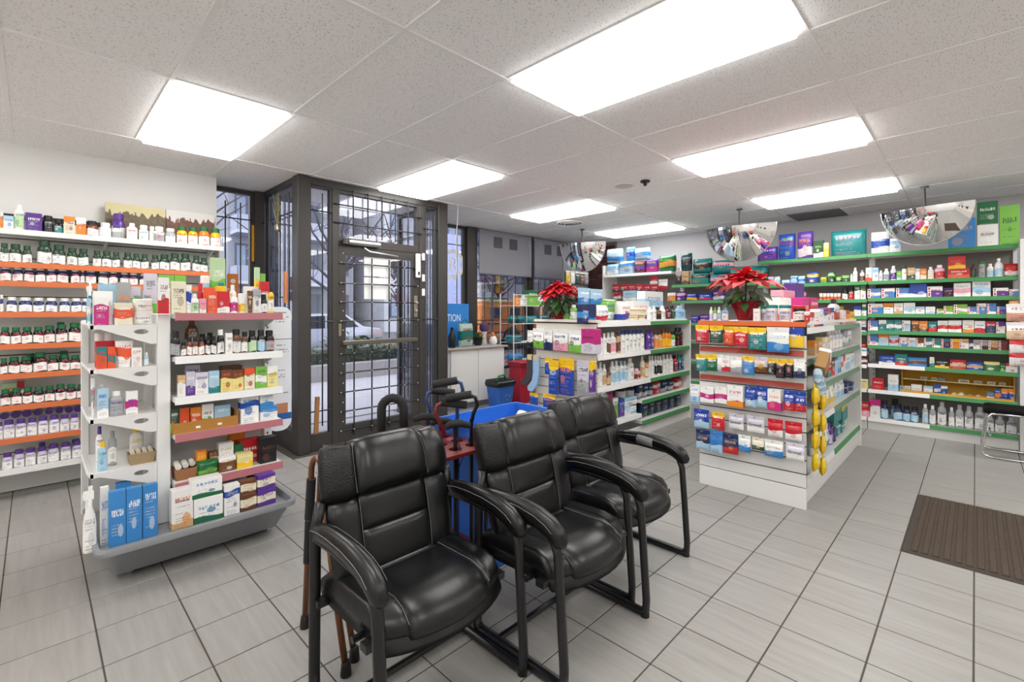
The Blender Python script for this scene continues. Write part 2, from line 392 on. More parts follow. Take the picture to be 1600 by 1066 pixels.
# sidelights
def rg(a, b, n): return [a+(b-a)*(i+1)/(n+1) for i in range(n)]
w1 = struct(empty('window_1')); frame_rect('window_frame', w1, 'Y', 4.69, .06, 1.905, 2.14, 0, CEIL-.07, .022, bottom=.17)
pane(w1, 'Y', 4.72, 1.925, 2.12, .17, CEIL-.09)
bars(w1, 'Y', 4.665, [(2.03, .25, 2.58)], [(2.40, 1.88, 2.13), (1.295, 1.88, 2.14), (.40, 1.88, 2.14)], 0, 0)
w2 = struct(empty('window_2')); frame_rect('window_frame', w2, 'Y', 4.69, .06, 3.275, 3.46, 0, CEIL-.07, .022, bottom=.17)
pane(w2, 'Y', 4.72, 3.295, 3.44, .17, CEIL-.09)
bars(w2, 'Y', 4.665, [(3.34, .25, 2.55), (3.40, .25, 2.55)], [(2.38, 3.25, 3.5), (1.30, 3.25, 3.5)], 0, 0)
# transom
w3 = struct(empty('window_3')); frame_rect('window_frame', w3, 'Y', 4.69, .07, 2.19, 3.20, 2.08, CEIL-.07, .03, bottom=.085)
pane(w3, 'Y', 4.72, 2.22, 3.17, 2.165, CEIL-.10)
bars(w3, 'Y', 4.665, [(u, 2.18, CEIL-.06) for u in rg(2.19, 3.2, 5)], [(2.50, 2.15, 3.22), (2.31, 2.15, 3.22)], 0, 0)
# door
door = struct(empty('door_1', None, (0, 0, 0)))
frame_rect('door_frame', door, 'Y', 4.685, .05, 2.20, 3.19, .012, 2.075, .085, bottom=.20)
frame_rect('door_jamb', door, 'Y', 4.69, .07, 2.19, 3.20, .0, 2.085, .012)
pane(door, 'Y', 4.707, 2.28, 3.11, .20, 1.995)
box('push_bar', plain('bronze_metal_bar', '7a7468', .35, .7), 2.24, 3.15, 4.645, 4.685, 1.045, 1.09, door, bevel=.006)
gv = (2.369, 2.575, 2.786, 2.985)
bars(door, 'Y', 4.668, [(u, 1.10, 1.97) for u in gv]+[(u, .10, 1.03) for u in gv], [(z, 2.22, 3.17) for z in (1.90, 1.69, 1.495, 1.295, .955, .757, .556, .355, .158)], 0, 0, .0075)
sc_me = MB().lathe([(.008, 0), (.008, .005), (.003, .010)], 8).mesh('bolt', STEEL, True)
for z in (1.90, 1.69, 1.495, 1.295, .955, .757, .556, .355, .158):
    for u in (2.225,)+gv+(3.165,): put('bolt', sc_me, door, (u, 4.667, z), rot=(PI/2, 0, 0))
for u in (2.255,):
    for z in (2.0, 1.6, 1.4, 1.2, .85, .65, .45, .25): put('bolt', sc_me, door, (u, 4.683, z), rot=(PI/2, 0, 0))
box('lock_plate', plain('worn_brass', 'a49a86', .35, .8), 3.12, 3.165, 4.672, 4.684, 1.33, 1.58, door, bevel=.003)
box('hinge_plate', plain('worn_brass', 'a49a86'), 2.205, 2.235, 4.674, 4.684, 1.14, 1.27, door, bevel=.003)
for z in (1.40, 1.50): MB().lathe([(.016, 0), (.016, .02), (.010, .024)], 12).build('lock_cylinder', STEEL, door, (3.14, 4.672, z)).rotation_euler = (PI/2, 0, 0)
t = thing('door_closer', 'silver door closer with arm above the barred entrance door', 'door closer', (2.42, 4.685, 2.12))
MB().tube([(-.12, -.03, .0), (.24, -.03, 0)], .028, 12).build('cylinder', STEEL, t, smooth=True)
MB().lathe([(.032, 0), (.032, .05)], 12).build('end_cap', plain('dark_steel', '55524e', .4, .6), t, (-.15, -.03, -.025))
MB().tube([(.05, -.05, -.05), (.10, -.07, -.085), (.46, -.05, -.105)], .008, 6).build('arm', STEEL, t, smooth=True)
t = thing('door_sensor', 'white vertical sensor housing beside the top of the entrance door', 'sensor', (3.155, 4.665, 1.93))
box('housing', plain('white_plastic', 'f1f0ec', .4), -.028, .028, -.035, .0, -.14, .14, t, bevel=.006)
box('lens', BLACK, -.012, .012, -.037, -.0351, -.11, -.07, t)
for n_, z in enumerate((1.75, 1.58, 2.0)):
    t = tag(box('switch_plate', plain('white_plastic', 'f1f0ec'), 3.225, 3.262, 4.660, 4.678, z, z+.085, bevel=.003), ('upper small', 'lower small', 'topmost small')[n_]+' pale plate on the post right of the entrance door', 'switch plate')
# notice sheet taped to the door glass
t = thing('door_notice', 'large blank white notice sheets on the entrance door glass', 'notice', (2.66, 4.698, 0))
box('sheet', plain('white_paper', 'f4f4f2', .8), -.16, .16, 0, .004, 1.78, 2.0, t); box('sheet', plain('white_paper', 'f4f4f2'), -.16, .16, 0, .004, 1.53, 1.765, t)
# returns of the recess
for n_, (xx, nm) in enumerate(((1.80, 'window_4'), (3.53, 'window_5'))):
    wv = struct(empty(nm)); frame_rect('window_frame', wv, 'X', xx, .05, 4.79, 5.71, 0, CEIL-.0, .05, bottom=.2)
    pane(wv, 'X', xx+.02, 4.84, 5.66, .2, CEIL-.05)
    bars(wv, 'X', xx-.02, [(u, .25, 2.58) for u in (4.86, 4.97, 5.1, 5.24, 5.40, 5.55)], [(2.38, 4.80, 5.70), (1.30, 4.80, 5.70)], 0, 0)
# window wall
def wall_window(nm, x0, x1, z0, nb, hz):
    wv = struct(empty(nm)); frame_rect('window_frame', wv, 'Y', 5.71, .06, x0, x1, z0, CEIL, .045)
    pane(wv, 'Y', 5.735, x0+.045, x1-.045, z0+.045, CEIL-.045)
    bars(wv, 'Y', 5.685, [(u, z0+.05, CEIL-.15) for u in rg(x0, x1, nb)], [(h, x0+.02, x1-.02) for h in hz], 0, 0)
    return wv
struct(box('trim_6', BRONZE, 1.715, 1.80, 5.66, 5.80, 0, CEIL))
w6 = wall_window('window_6', 1.283, 1.72, .3, 2, (2.40, 1.56))
struct(box('wall_underleft', plain('painted_sill_wall', 'b7b4b2'), 1.283, 1.80, 5.71, 5.83, 0, .3))
wall_window('window_7', 3.60, 4.76, SILL, 5, (2.42, 1.25))
struct(box('trim_7', BRONZE, 4.76, 4.96, 5.66, 5.80, SILL, CEIL))
wall_window('window_8', 4.96, 6.22, SILL, 6, (1.25,))
struct(box('trim_8', BRONZE, 6.22, 6.30, 5.66, 5.80, SILL, CEIL))
wall_window('window_9', 6.30, 7.46, SILL, 6, (1.25,))
# roller shades with two small grey patches each
for n_, (x0, x1, lb) in enumerate(((4.97, 6.20, 'left grey roller shade half lowered over the street window'), (6.29, 7.42, 'right grey roller shade half lowered beside the brick corner'))):
    t = thing('roller_shade', lb, 'roller shade', ((x0+x1)/2, 5.62, 0), 0, 'grey roller shades'); hw = (x1-x0)/2
    box('fabric', plain('grey_shade_fabric', '8f8e94', .85), -hw, hw, -.003, .003, 2.0, 2.68, t)
    MB().tube([(-hw, .02, 2.69), (hw, .02, 2.69)], .028, 12).build('roller', plain('grey_shade_fabric', '8f8e94'), t, smooth=True)
    MB().tube([(-hw, 0, 2.0), (hw, 0, 2.0)], .011, 8).build('bottom_bar', plain('shade_bar', '6d6c72', .5), t, smooth=True)
    for u in (-.30, .06): box('patch', plain('dark_patch', '55545a', .8), u, u+.19, -.008, -.003, 2.44, 2.62, t)
    MB().tube([(hw-.06, -.02, 2.66), (hw-.06, -.02, 2.2)], .004, 5).build('pull_cord', plain('grey_cord', 'b5b5b5', .7), t)
    ring('cord_loop', plain('grey_cord', 'b5b5b5'), .035, .045, -.004, .004, t, (-hw+.1 if n_ else hw-.1, -.02, 2.58)).rotation_euler = (PI/2, 0, 0)
# hanging white cable by the entrance post
tag(MB().tube([(3.72, 4.62, CEIL), (3.71, 4.6, 2.6), (3.70, 4.62, 2.3), (3.69, 4.6, 1.9), (3.69, 4.62, 1.72)], .004, 6).build('hanging_cable', plain('white_cable', 'dcdcda', .5), smooth=True), 'thin white cable hanging from the ceiling beside the entrance post', 'cable')
# ------------------------------------------------------------------ outdoors
PAVE = plain('concrete_pavement', 'b3b0b4', .85); ROAD = plain('asphalt', '6d6d72', .9)
struct(box('ground', ROAD, -25, 60, 12.2, 90, -.30, -.10))
pav = struct(box('pavement', plain('pavement_joint', '8d8a8c', .9), -25, 60, RY1+.08, 12.2, -.2, -.02))
alc = struct(box('alcove_floor', plain('pavement_joint', '8d8a8c'), VX0+.05, VX1-.07, VY+.1, RY1+.08, -.1, .001))
slab_me = MB().box(.006, 1.194, .006, 1.194, -.03, 0).mesh('paving_slab', PAVE, bevel=.004)
for i in range(8):
    for j in range(3): put('paving_slab', slab_me, pav, (.6+i*1.2, RY1+.09+j*1.2, .012))
al_me = MB().box(.004, .83, .004, .50, -.01, .008).mesh('paving_slab', PAVE, bevel=.003)
for i in range(2):
    for j in range(2): put('paving_slab', al_me, alc, (VX0+.055+i*.835, VY+.105+j*.51, .002))
def m_leafy(name, a, b):
    t = NT(name); v = t.coord('Object'); n = t.noise(v, 14, 3); return t.set(col=t.mix(n, (*rgb(a), 1), (*rgb(b), 1)), rough=.8)
HEDGE = m_leafy('hedge_leaves', '3a4a34', '6b7a58')
t = thing('hedge_planter', 'low concrete planter with green hedge outside the entrance door', 'planter', (4.4, 9.7, 0))
box('planter_wall', plain('planter_concrete', 'a29e9c', .9), -3.2, 3.0, -.6, .7, -.02, .34, t, bevel=.02)
rnd = random.Random(3); m = MB(); mL = MB()
for k in range(5200):
    u, v_, h = rnd.uniform(-3.05, 2.85), rnd.uniform(-.5, .55), rnd.random()
    z = .34+h*(.42+.14*math.sin(u*3)+.1*math.sin(u*7.3)); a = rnd.uniform(0, 2*PI); s_ = rnd.uniform(.03, .07); b = rnd.uniform(-.8, .8)
    dx, dy = math.cos(a)*s_, math.sin(a)*s_
    m.add([(u, v_, z), (u+dx-dy*.4, v_+dy+dx*.4, z+b*s_), (u+2*dx, v_+2*dy, z+b*s_*1.6), (u+dx+dy*.4, v_+dy-dx*.4, z+b*s_)], [(0,1,2,3)])
o = m.build('hedge_foliage', HEDGE, t); o['kind'] = 'stuff'
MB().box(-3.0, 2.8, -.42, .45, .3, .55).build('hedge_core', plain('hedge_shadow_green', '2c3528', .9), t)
# bare trees
BARK = plain('bare_bark', '5a5358', .9)
def tree(loc, h, lb, seed):
    t = thing('bare_tree', lb, 'tree', loc, 0, 'bare street trees'); r_ = random.Random(seed)
    path = [(0,0,-.2)]+[(r_.uniform(-.1,.1)*k, r_.uniform(-.1,.1)*k, h*.5*k/4) for k in range(1, 5)]
    MB().tube(path, [.16,.14,.12,.10,.09], 8).build('trunk', BARK, t, smooth=True)
    for b in range(16):
        k = r_.uniform(.45, 1); st = Vector(path[-1])*k; st.z = h*.5*k; a = r_.uniform(0, 2*PI); L = h*r_.uniform(.25, .5); p = [st]; d = Vector((math.cos(a), math.sin(a), r_.uniform(.5, 1.6))).normalized()
        for q in range(4): p.append(p[-1]+d*L/4+Vector((r_.uniform(-.12,.12), r_.uniform(-.12,.12), 0))*h*.2)
        br = MB().tube(p, [.05,.04,.03,.018,.008], 5).build('branch', BARK, t)
        tw = MB()
        for q in range(7):
            s_ = p[r_.randint(1, 4)]; e = s_+Vector((r_.uniform(-1,1), r_.uniform(-1,1), r_.uniform(0,1)))*h*.10; tw.tube([s_, (s_+e)/2+Vector((0,0,.05)), e], [.012,.009,.004], 4)
        tw.build('twig_cluster', BARK, br)
    return t
tree((1.4, 12.6, 0), 7.5, 'bare street tree seen through the left entrance sidelight', 1)
tree((6.0, 12.9, 0), 7.0, 'bare street tree seen through the entrance door', 2)
tree((10.6, 16.9, 0), 7.0, 'bare street tree seen through the narrow right sidelight', 5)
tree((17.5, 18.6, 0), 6.5, 'bare street tree seen beneath the roller shades', 8)
# cars
def car(loc, rz, body, lb):
    t = thing('parked_car', lb, 'car', loc, rz, 'cars on the street'); bmat = plain('car_paint_'+body, body, .25, .4)
    prof = [(-2.2,.35),(-2.25,.65),(-1.9,.82),(-1.15,.92),(-.55,1.38),(.75,1.42),(1.45,.98),(2.1,.9),(2.25,.6),(2.2,.35)]
    MB().prism(prof, 'y', -.85, .85).build('body', bmat, t, smooth=30, bevel=.05, seg=2)
    for s_ in (-1, 1):
        MB().prism([(-1.0,.95),(-.5,1.33),(.05,1.35),(.05,.95)], 'y', s_*.855, s_*.862).build('side_window', plain('car_window', '23272e', .1), t)
        MB().prism([(.12,.95),(.12,1.35),(.72,1.36),(1.25,.97)], 'y', s_*.855, s_*.862).build('side_window', plain('car_window', '23272e'), t)
        for xx in (-1.4, 1.4):
            wh = MB().lathe([(.32,-.1),(.34,-.06),(.34,.06),(.32,.1)], 20).build('wheel', plain('tyre', '1a1a1c', .8), t, (xx, s_*.80, .34), smooth=True); wh.rotation_euler = (PI/2, 0, 0)
            MB().lathe([(.2,-.11),(.2,.11)], 16).build('hubcap', STEEL, wh)
        box('headlight', plain('car_lamp', 'd8dde4', .2), -2.262, -2.2, s_*.6-.16, s_*.6+.16, .62, .74, t)
    return t
car((6.4, 15.6, -.1), .06, 'b9bec8', 'silver car parked outside, seen through the entrance door')
car((1.2, 16.4, -.1), .02, 'a7adba', 'pale silver car seen through the left sidelight')
car((4.4, 20.4, -.1), .0, '3c4048', 'dark car parked beyond the silver cars')
# school bus / orange vehicle
t = thing('orange_bus', 'orange bus standing in the street behind the wire rack', 'bus', (15.8, 13.6, -.1), .0)
ORB = plain('bus_orange', 'ec8a26', .4)
box('body', ORB, -5.0, 3.4, -1.2, 1.2, .45, 1.78, t, bevel=.08); box('roof', plain('bus_roof_cream', 'e6c890', .5), -4.95, 3.35, -1.15, 1.15, 1.78, 1.92, t, bevel=.06)
box('rub_rail', BLACK, -5.0, 3.4, -1.225, -1.2, 1.02, 1.07, t); box('rub_rail', BLACK, -5.0, 3.4, -1.225, -1.2, .70, .74, t)
for k in range(8): box('bus_window', plain('car_window', '23272e'), -4.3+k*1.0, -3.75+k*1.0, -1.215, -1.2, 1.24, 1.62, t)
for xx in (-3.2, 2.0):
    wh = MB().lathe([(.42,-.14),(.46,-.1),(.46,.1),(.42,.14)], 22).build('wheel', plain('tyre', '1a1a1c'), t, (xx, -1.12, .46), smooth=True); wh.rotation_euler = (PI/2, 0, 0)
# traffic signal and lamp post
t = thing('traffic_signal', 'yellow traffic signal on a pole seen below the left roller shade', 'traffic light', (9.9, 10.6, 0))
MB().tube([(0,0,-.1), (0,0,4.2)], .05, 10).build('pole', plain('galvanised_pole', '9a9ca0', .5, .5), t, smooth=True)
box('signal_head', plain('signal_yellow', 'd9a21c', .5), .22, .42, -.1, .1, 1.95, 2.55, t, bevel=.02)
box('bracket', BLACK, .0, .25, -.02, .02, 2.2, 2.25, t)
for k, cc in enumerate(('5a2320', '5a4a20', '24452c')): MB().lathe([(.07, 0), (.07, .03)], 14).build('signal_lens', plain('lens_'+cc, cc, .3), t, (.32, -.1, 2.08+k*.17)).rotation_euler = (PI/2, 0, 0)
box('street_sign', plain('sign_white', 'e3e6ea', .5), -.30, -.04, -.02, .02, 1.82, 1.98, t)
# buildings
def block(lb, x0, x1, y0, dep, h, wall, floors, bays, balc, group='apartment blocks across the street'):
    t = thing('apartment_building', lb, 'building', ((x0+x1)/2, y0, 0), 0, group); w_ = x1-x0; W0 = -w_/2
    box('wall', plain('facade_'+wall, wall, .85), W0, -W0, 0, dep, -.2, h, t)
    fh = h/floors; bw = w_/bays
    win = MB().box(0, bw*.62, -.06, .02, 0, fh*.55).mesh('window', plain('far_window', '4d5563', .15)); pn = MB().box(bw*.04, bw*.28, -.075, -.06, fh*.05, fh*.5).mesh('pane', plain('far_pane', '8794aa', .1))
    sl = MB().box(0, bw*.92, -1.5, 0, 0, .18).mesh('balcony', plain('balcony_slab', 'c6c8d2', .8)); rl = MB().box(0, bw*.92, -1.5, -1.44, .18, fh*.36).box(0, .06, -1.5, 0, .18, fh*.36).box(bw*.92-.06, bw*.92, -1.5, 0, .18, fh*.36).mesh('railing', plain('balcony_railing', 'a9aebd', .6))
    for f in range(floors):
        for b in range(bays):
            o = put('window', win, t, (W0+b*bw+bw*.18, 0, f*fh+fh*.3)); put('pane', pn, o, (0, 0, 0))
            if b in balc and f > 0:
                s_ = put('balcony', sl, t, (W0+b*bw+bw*.04, 0, f*fh)); put('railing', rl, s_, (0, 0, 0))
    box('roof_edge', plain('roof_edge', '8b8e99', .8), W0-.2, -W0+.2, -.25, dep+.2, h, h+.5, t)
    return t
block('grey apartment block with stacked balconies seen through the left barred window', 8.2, 16.2, 32, 12, 27, '9a9ca4', 9, 4, (0, 2))
block('pale low commercial building seen through the entrance door', 17.5, 33, 30, 12, 9, 'c4c5c9', 3, 6, ())
block('blue-grey apartment tower seen through the entrance sidelight', 14.5, 25, 47, 12, 30, 'a3a6b0', 10, 5, (0, 1, 3))
block('dark brick-toned block far behind the bus', 33.5, 70, 34, 12, 10, '6f6c74', 3, 10, ())
t = tag(box('hoarding_panel', plain('hoarding_lilac', 'a6add0', .7), 7.7, 9.15, 10.7, 10.8, -.02, 3.6), 'plain lilac-blue hoarding outside the window left of the shades', 'hoarding')
t = thing('window_emblem', 'white round pharmacy emblem sticker on the glass left of the shades', 'sticker', (4.52, 5.728, 2.12))
ring('disc_ring', plain('sticker_white', 'f0f0f2', .5), .17, .23, -.002, .002, t, (0,0,0)).rotation_euler = (PI/2, 0, 0)
lettering('R', .30, plain('sticker_white', 'f0f0f2'), t, (0, -.003, -.10), (PI/2, 0, 0), .001)
# goods tables: (shelf phrase, group, facing axis, front plane, [(kind, colours, place along shelf, width, height, set back, base height, description)])
SHELVES = [
 ("left wall's top white shelf", 'left wall supplements', 'Y', 5.06, [
  ('box', 'OWN', -0.164, 0.016, 0.125, 0.0, 2.0, ''),
  ('box', 'WbB', -0.13, 0.05, 0.1, 0.0, 2.0, ''),
  ('tall', 'WgGW', -0.075, 0.057, 0.196, 0.0, 2.0, 'white bottle with green base'),
  ('box', 'PPW', -0.0, 0.088, 0.139, 0.0, 2.0, ''),
  ('pill', 'KKSK', 0.077, 0.062, 0.133, 0.0, 2.0, 'black ribbed tub'),
  ('pill', 'KTWK', 0.137, 0.052, 0.113, 0.0, 2.0, ''),
  ('box', 'COP', 0.197, 0.063, 0.141, 0.0, 2.0, ''),
  ('box', 'OWR', 0.265, 0.057, 0.142, 0.0, 2.0, ''),
  ('pill', 'NWRK', 0.331, 0.075, 0.127, 0.0, 2.0, ''),
  ('pill', 'WWbW', 0.413, 0.075, 0.124, 0.0, 2.0, ''),
  ('pill', 'WSgP', 0.483, 0.061, 0.115, 0.0, 2.0, ''),
  ('pill', 'PWGP', 0.506, 0.09, 0.226, 0.1, 2.0, ''),
  ('tall', 'WWRW', 0.583, 0.073, 0.143, 0.0, 2.0, ''),
  ('pill', 'WWTW', 0.662, 0.066, 0.136, 0.0, 2.0, ''),
  ('pill', 'WWTW', 0.723, 0.043, 0.137, 0.04, 2.0, ''),
  ('pill', 'WSRW', 0.771, 0.073, 0.138, 0.0, 2.0, ''),
  ('pill', 'SWBW', 0.851, 0.075, 0.132, 0.0, 2.0, ''),
  ('pill', 'YWRG', 0.938, 0.079, 0.162, 0.0, 2.0, ''),
  ('pill', 'YWRG', 1.021, 0.074, 0.165, 0.0, 2.0, ''),
  ('pill', 'OWRG', 1.108, 0.087, 0.181, 0.0, 2.0, ''),
  ('pill', 'YWRG', 1.201, 0.084, 0.176, 0.0, 2.0, ''),
 ]),
 ("left wall's second shelf", 'green-capped bottles on left wall', 'Y', 5.06, [
  ('pill', 'FWKF', -0.151, 0.043, 0.142, 0.0, 1.757, 'green-capped bottle with white label'),
  ('pill', 'FWKF', -0.095, 0.063, 0.141, 0.0, 1.757, 'green-capped bottle with white label'),
  ('pill', 'FWKF', -0.035, 0.047, 0.133, 0.0, 1.757, 'green-capped bottle with white label'),
  ('pill', 'FWKF', 0.058, 0.078, 0.188, 0.0, 1.757, 'green-capped bottle with white label'),
  ('pill', 'FWKF', 0.139, 0.073, 0.159, 0.0, 1.757, 'green-capped bottle with white label'),
  ('pill', 'FWKF', 0.214, 0.059, 0.141, 0.0, 1.757, 'green-capped bottle with white label'),
  ('pill', 'FWKF', 0.279, 0.061, 0.14, 0.0, 1.757, 'green-capped bottle with white label'),
  ('pill', 'FWKF', 0.361, 0.05, 0.136, 0.0, 1.757, 'green-capped bottle with white label'),
  ('pill', 'FWKF', 0.421, 0.06, 0.135, 0.0, 1.757, 'green-capped bottle with white label'),
  ('pill', 'FWKF', 0.48, 0.048, 0.131, 0.0, 1.757, 'green-capped bottle with white label'),
  ('pill', 'FWKF', 0.555, 0.054, 0.136, 0.0, 1.757, 'green-capped bottle with white label'),
  ('pill', 'FWKF', 0.613, 0.051, 0.131, 0.0, 1.757, 'green-capped bottle with white label'),
  ('pill', 'FWKF', 0.669, 0.052, 0.129, 0.0, 1.757, 'green-capped bottle with white label'),
  ('pill', 'FWKF', 0.742, 0.053, 0.129, 0.0, 1.757, 'green-capped bottle with white label'),
  ('pill', 'FWKF', 0.808, 0.069, 0.14, 0.0, 1.757, 'green-capped bottle with white label'),
  ('pill', 'FWKF', 0.884, 0.071, 0.154, 0.0, 1.757, 'green-capped bottle with white label'),
  ('pill', 'FWKF', 0.963, 0.073, 0.16, 0.0, 1.757, 'green-capped bottle with white label'),
  ('pill', 'FWKF', 1.045, 0.059, 0.148, 0.0, 1.757, 'green-capped bottle with white label'),
  ('pill', 'FWKF', 1.106, 0.06, 0.135, 0.0, 1.757, 'green-capped bottle with white label'),
 ]),
 ("left wall's third shelf", 'navy bottles on left wall', 'Y', 5.06, [
  ('pill', 'DWRW', -0.144, 0.055, 0.116, 0.0, 1.618, 'navy bottle with white cap'),
  ('pill', 'DWRW', -0.083, 0.054, 0.115, 0.0, 1.618, 'navy bottle with white cap'),
  ('pill', 'DWRW', -0.024, 0.054, 0.115, 0.0, 1.618, 'navy bottle with white cap'),
  ('pill', 'DWRW', 0.035, 0.055, 0.117, 0.0, 1.618, 'navy bottle with white cap'),
  ('pill', 'DWRW', 0.095, 0.055, 0.117, 0.0, 1.618, 'navy bottle with white cap'),
  ('pill', 'DWRW', 0.158, 0.065, 0.121, 0.0, 1.618, 'navy bottle with white cap'),
  ('pill', 'DWRW', 0.231, 0.053, 0.119, 0.0, 1.618, 'navy bottle with white cap'),
  ('pill', 'DWRW', 0.273, 0.025, 0.119, 0.0, 1.618, 'navy bottle with white cap'),
  ('pill', 'DWRW', 0.323, 0.066, 0.12, 0.0, 1.618, 'navy bottle with white cap'),
  ('pill', 'DWRW', 0.399, 0.06, 0.115, 0.0, 1.618, 'navy bottle with white cap'),
  ('pill', 'DWRW', 0.463, 0.057, 0.118, 0.0, 1.618, 'navy bottle with white cap'),
  ('pill', 'DWRW', 0.532, 0.054, 0.112, 0.0, 1.618, 'navy bottle with white cap'),
  ('pill', 'DWRW', 0.594, 0.059, 0.111, 0.0, 1.618, 'navy bottle with white cap'),
  ('pill', 'DWRW', 0.662, 0.056, 0.105, 0.0, 1.618, 'navy bottle with white cap'),
  ('pill', 'DWRW', 0.727, 0.062, 0.103, 0.0, 1.618, 'navy bottle with white cap'),
 ]),
 ("left wall's fourth shelf", 'navy bottles on left wall', 'Y', 5.06, [
  ('pill', 'DWBW', -0.164, 0.017, 0.128, 0.0, 1.39, 'white-labelled navy bottle'),
  ('pill', 'DWBW', -0.114, 0.054, 0.114, 0.0, 1.39, 'white-labelled navy bottle'),
  ('pill', 'DWBW', -0.044, 0.072, 0.112, 0.0, 1.39, 'white-labelled navy bottle'),
  ('pill', 'DWBW', 0.027, 0.06, 0.111, 0.0, 1.39, 'white-labelled navy bottle'),
  ('pill', 'DWBW', 0.096, 0.064, 0.111, 0.0, 1.39, 'white-labelled navy bottle'),
  ('pill', 'DWBW', 0.17, 0.058, 0.11, 0.0, 1.39, 'white-labelled navy bottle'),
  ('pill', 'DWBW', 0.237, 0.061, 0.111, 0.0, 1.39, 'white-labelled navy bottle'),
  ('pill', 'DWBW', 0.292, 0.043, 0.11, 0.0, 1.39, 'white-labelled navy bottle'),
 ]),
 ("left wall's fifth shelf", 'green-capped bottles on left wall', 'Y', 5.06, [
  ('pill', 'KWRG', -0.147, 0.049, 0.127, 0.0, 1.154, 'green-capped bottle with red label'),
  ('pill', 'KWRG', -0.093, 0.052, 0.126, 0.0, 1.154, 'green-capped bottle with red label'),
  ('pill', 'KWRG', -0.035, 0.055, 0.125, 0.0, 1.154, 'green-capped bottle with red label'),
  ('pill', 'KWRG', 0.024, 0.055, 0.126, 0.0, 1.154, 'green-capped bottle with red label'),
  ('pill', 'KWRG', 0.086, 0.061, 0.134, 0.0, 1.154, 'green-capped bottle with red label'),
  ('pill', 'KWRG', 0.154, 0.065, 0.14, 0.0, 1.154, 'green-capped bottle with red label'),
  ('pill', 'KWRG', 0.228, 0.071, 0.152, 0.0, 1.154, 'green-capped bottle with red label'),
  ('pill', 'KWRG', 0.151, 0.055, 0.158, 0.1, 1.154, 'green-capped bottle standing behind'),
 ]),
 ("left wall's sixth shelf", 'green-capped bottles on left wall', 'Y', 5.06, [
  ('pill', 'KWRG', -0.154, 0.036, 0.118, 0.0, 0.936, 'green-capped bottle with red label'),
  ('pill', 'KWRG', -0.102, 0.059, 0.123, 0.0, 0.936, 'green-capped bottle with red label'),
  ('pill', 'KWRG', -0.039, 0.063, 0.123, 0.0, 0.936, 'green-capped bottle with red label'),
  ('pill', 'KWRG', 0.034, 0.076, 0.145, 0.0, 0.936, 'green-capped bottle with red label'),
  ('pill', 'KWRG', 0.106, 0.06, 0.123, 0.0, 0.936, 'green-capped bottle with red label'),
  ('pill', 'KWRG', 0.17, 0.059, 0.123, 0.0, 0.936, 'green-capped bottle with red label'),
  ('pill', 'KWRG', 0.232, 0.059, 0.114, 0.0, 0.936, 'green-capped bottle with red label'),
  ('pill', 'KWRG', -0.016, 0.057, 0.138, 0.1, 0.936, 'green-capped bottle standing behind'),
  ('pill', 'KWRG', 0.169, 0.061, 0.145, 0.1, 0.936, 'green-capped bottle standing behind'),
 ]),
 ("left wall's seventh shelf", 'green-capped bottles on left wall', 'Y', 5.06, [
  ('pill', 'KWRG', -0.146, 0.051, 0.119, 0.0, 0.704, 'green-capped bottle with red label'),
  ('pill', 'KWRG', -0.089, 0.054, 0.121, 0.0, 0.704, 'green-capped bottle with red label'),
  ('pill', 'KWRG', -0.032, 0.053, 0.121, 0.0, 0.704, 'green-capped bottle with red label'),
  ('pill', 'KWRG', 0.026, 0.058, 0.118, 0.0, 0.704, 'green-capped bottle with red label'),
  ('pill', 'KWRG', 0.087, 0.055, 0.121, 0.0, 0.704, 'green-capped bottle with red label'),
  ('pill', 'KWRG', 0.147, 0.058, 0.126, 0.0, 0.704, 'green-capped bottle with red label'),
  ('pill', 'KWRG', 0.208, 0.059, 0.119, 0.0, 0.704, 'green-capped bottle with red label'),
  ('pill', 'KWRG', 0.263, 0.044, 0.116, 0.0, 0.704, 'green-capped bottle with red label'),
  ('box', 'gGR', -0.131, 0.073, 0.147, 0.15, 0.704, ''),
  ('box', 'RWR', -0.07, 0.038, 0.158, 0.15, 0.704, ''),
 ]),
 ("left wall's eighth shelf", 'purple-capped bottles on left wall', 'Y', 5.06, [
  ('pill', 'VWPP', -0.167, 0.015, 0.127, 0.0, 0.462, 'purple-capped white bottle'),
  ('pill', 'VWPP', -0.129, 0.06, 0.131, 0.0, 0.462, 'purple-capped white bottle'),
  ('pill', 'VWPP', -0.067, 0.057, 0.13, 0.0, 0.462, 'purple-capped white bottle'),
  ('pill', 'VWPP', -0.008, 0.053, 0.127, 0.0, 0.462, 'purple-capped white bottle'),
  ('pill', 'VWPP', 0.05, 0.056, 0.131, 0.0, 0.462, 'purple-capped white bottle'),
  ('pill', 'VWPP', 0.111, 0.057, 0.131, 0.0, 0.462, 'purple-capped white bottle'),
  ('pill', 'VWPP', 0.17, 0.054, 0.126, 0.0, 0.462, 'purple-capped white bottle'),
  ('pill', 'VWPP', 0.227, 0.051, 0.124, 0.0, 0.462, 'purple-capped white bottle'),
  ('lay', 'VWPP', -0.152, 0.047, 0.059, 0.09, 0.593, 'purple-capped bottle lying on its side'),
  ('lay', 'VWPP', -0.094, 0.055, 0.053, 0.09, 0.593, 'purple-capped bottle lying on its side'),
  ('lay', 'VWPP', -0.036, 0.057, 0.053, 0.09, 0.592, 'purple-capped bottle lying on its side'),
  ('lay', 'VWPP', 0.024, 0.055, 0.049, 0.09, 0.593, 'purple-capped bottle lying on its side'),
  ('lay', 'VWPP', 0.084, 0.054, 0.047, 0.09, 0.593, 'purple-capped bottle lying on its side'),
  ('lay', 'VWPP', 0.141, 0.052, 0.045, 0.09, 0.593, 'purple-capped bottle lying on its side'),
  ('lay', 'VWPP', 0.197, 0.052, 0.051, 0.09, 0.588, 'purple-capped bottle lying on its side'),
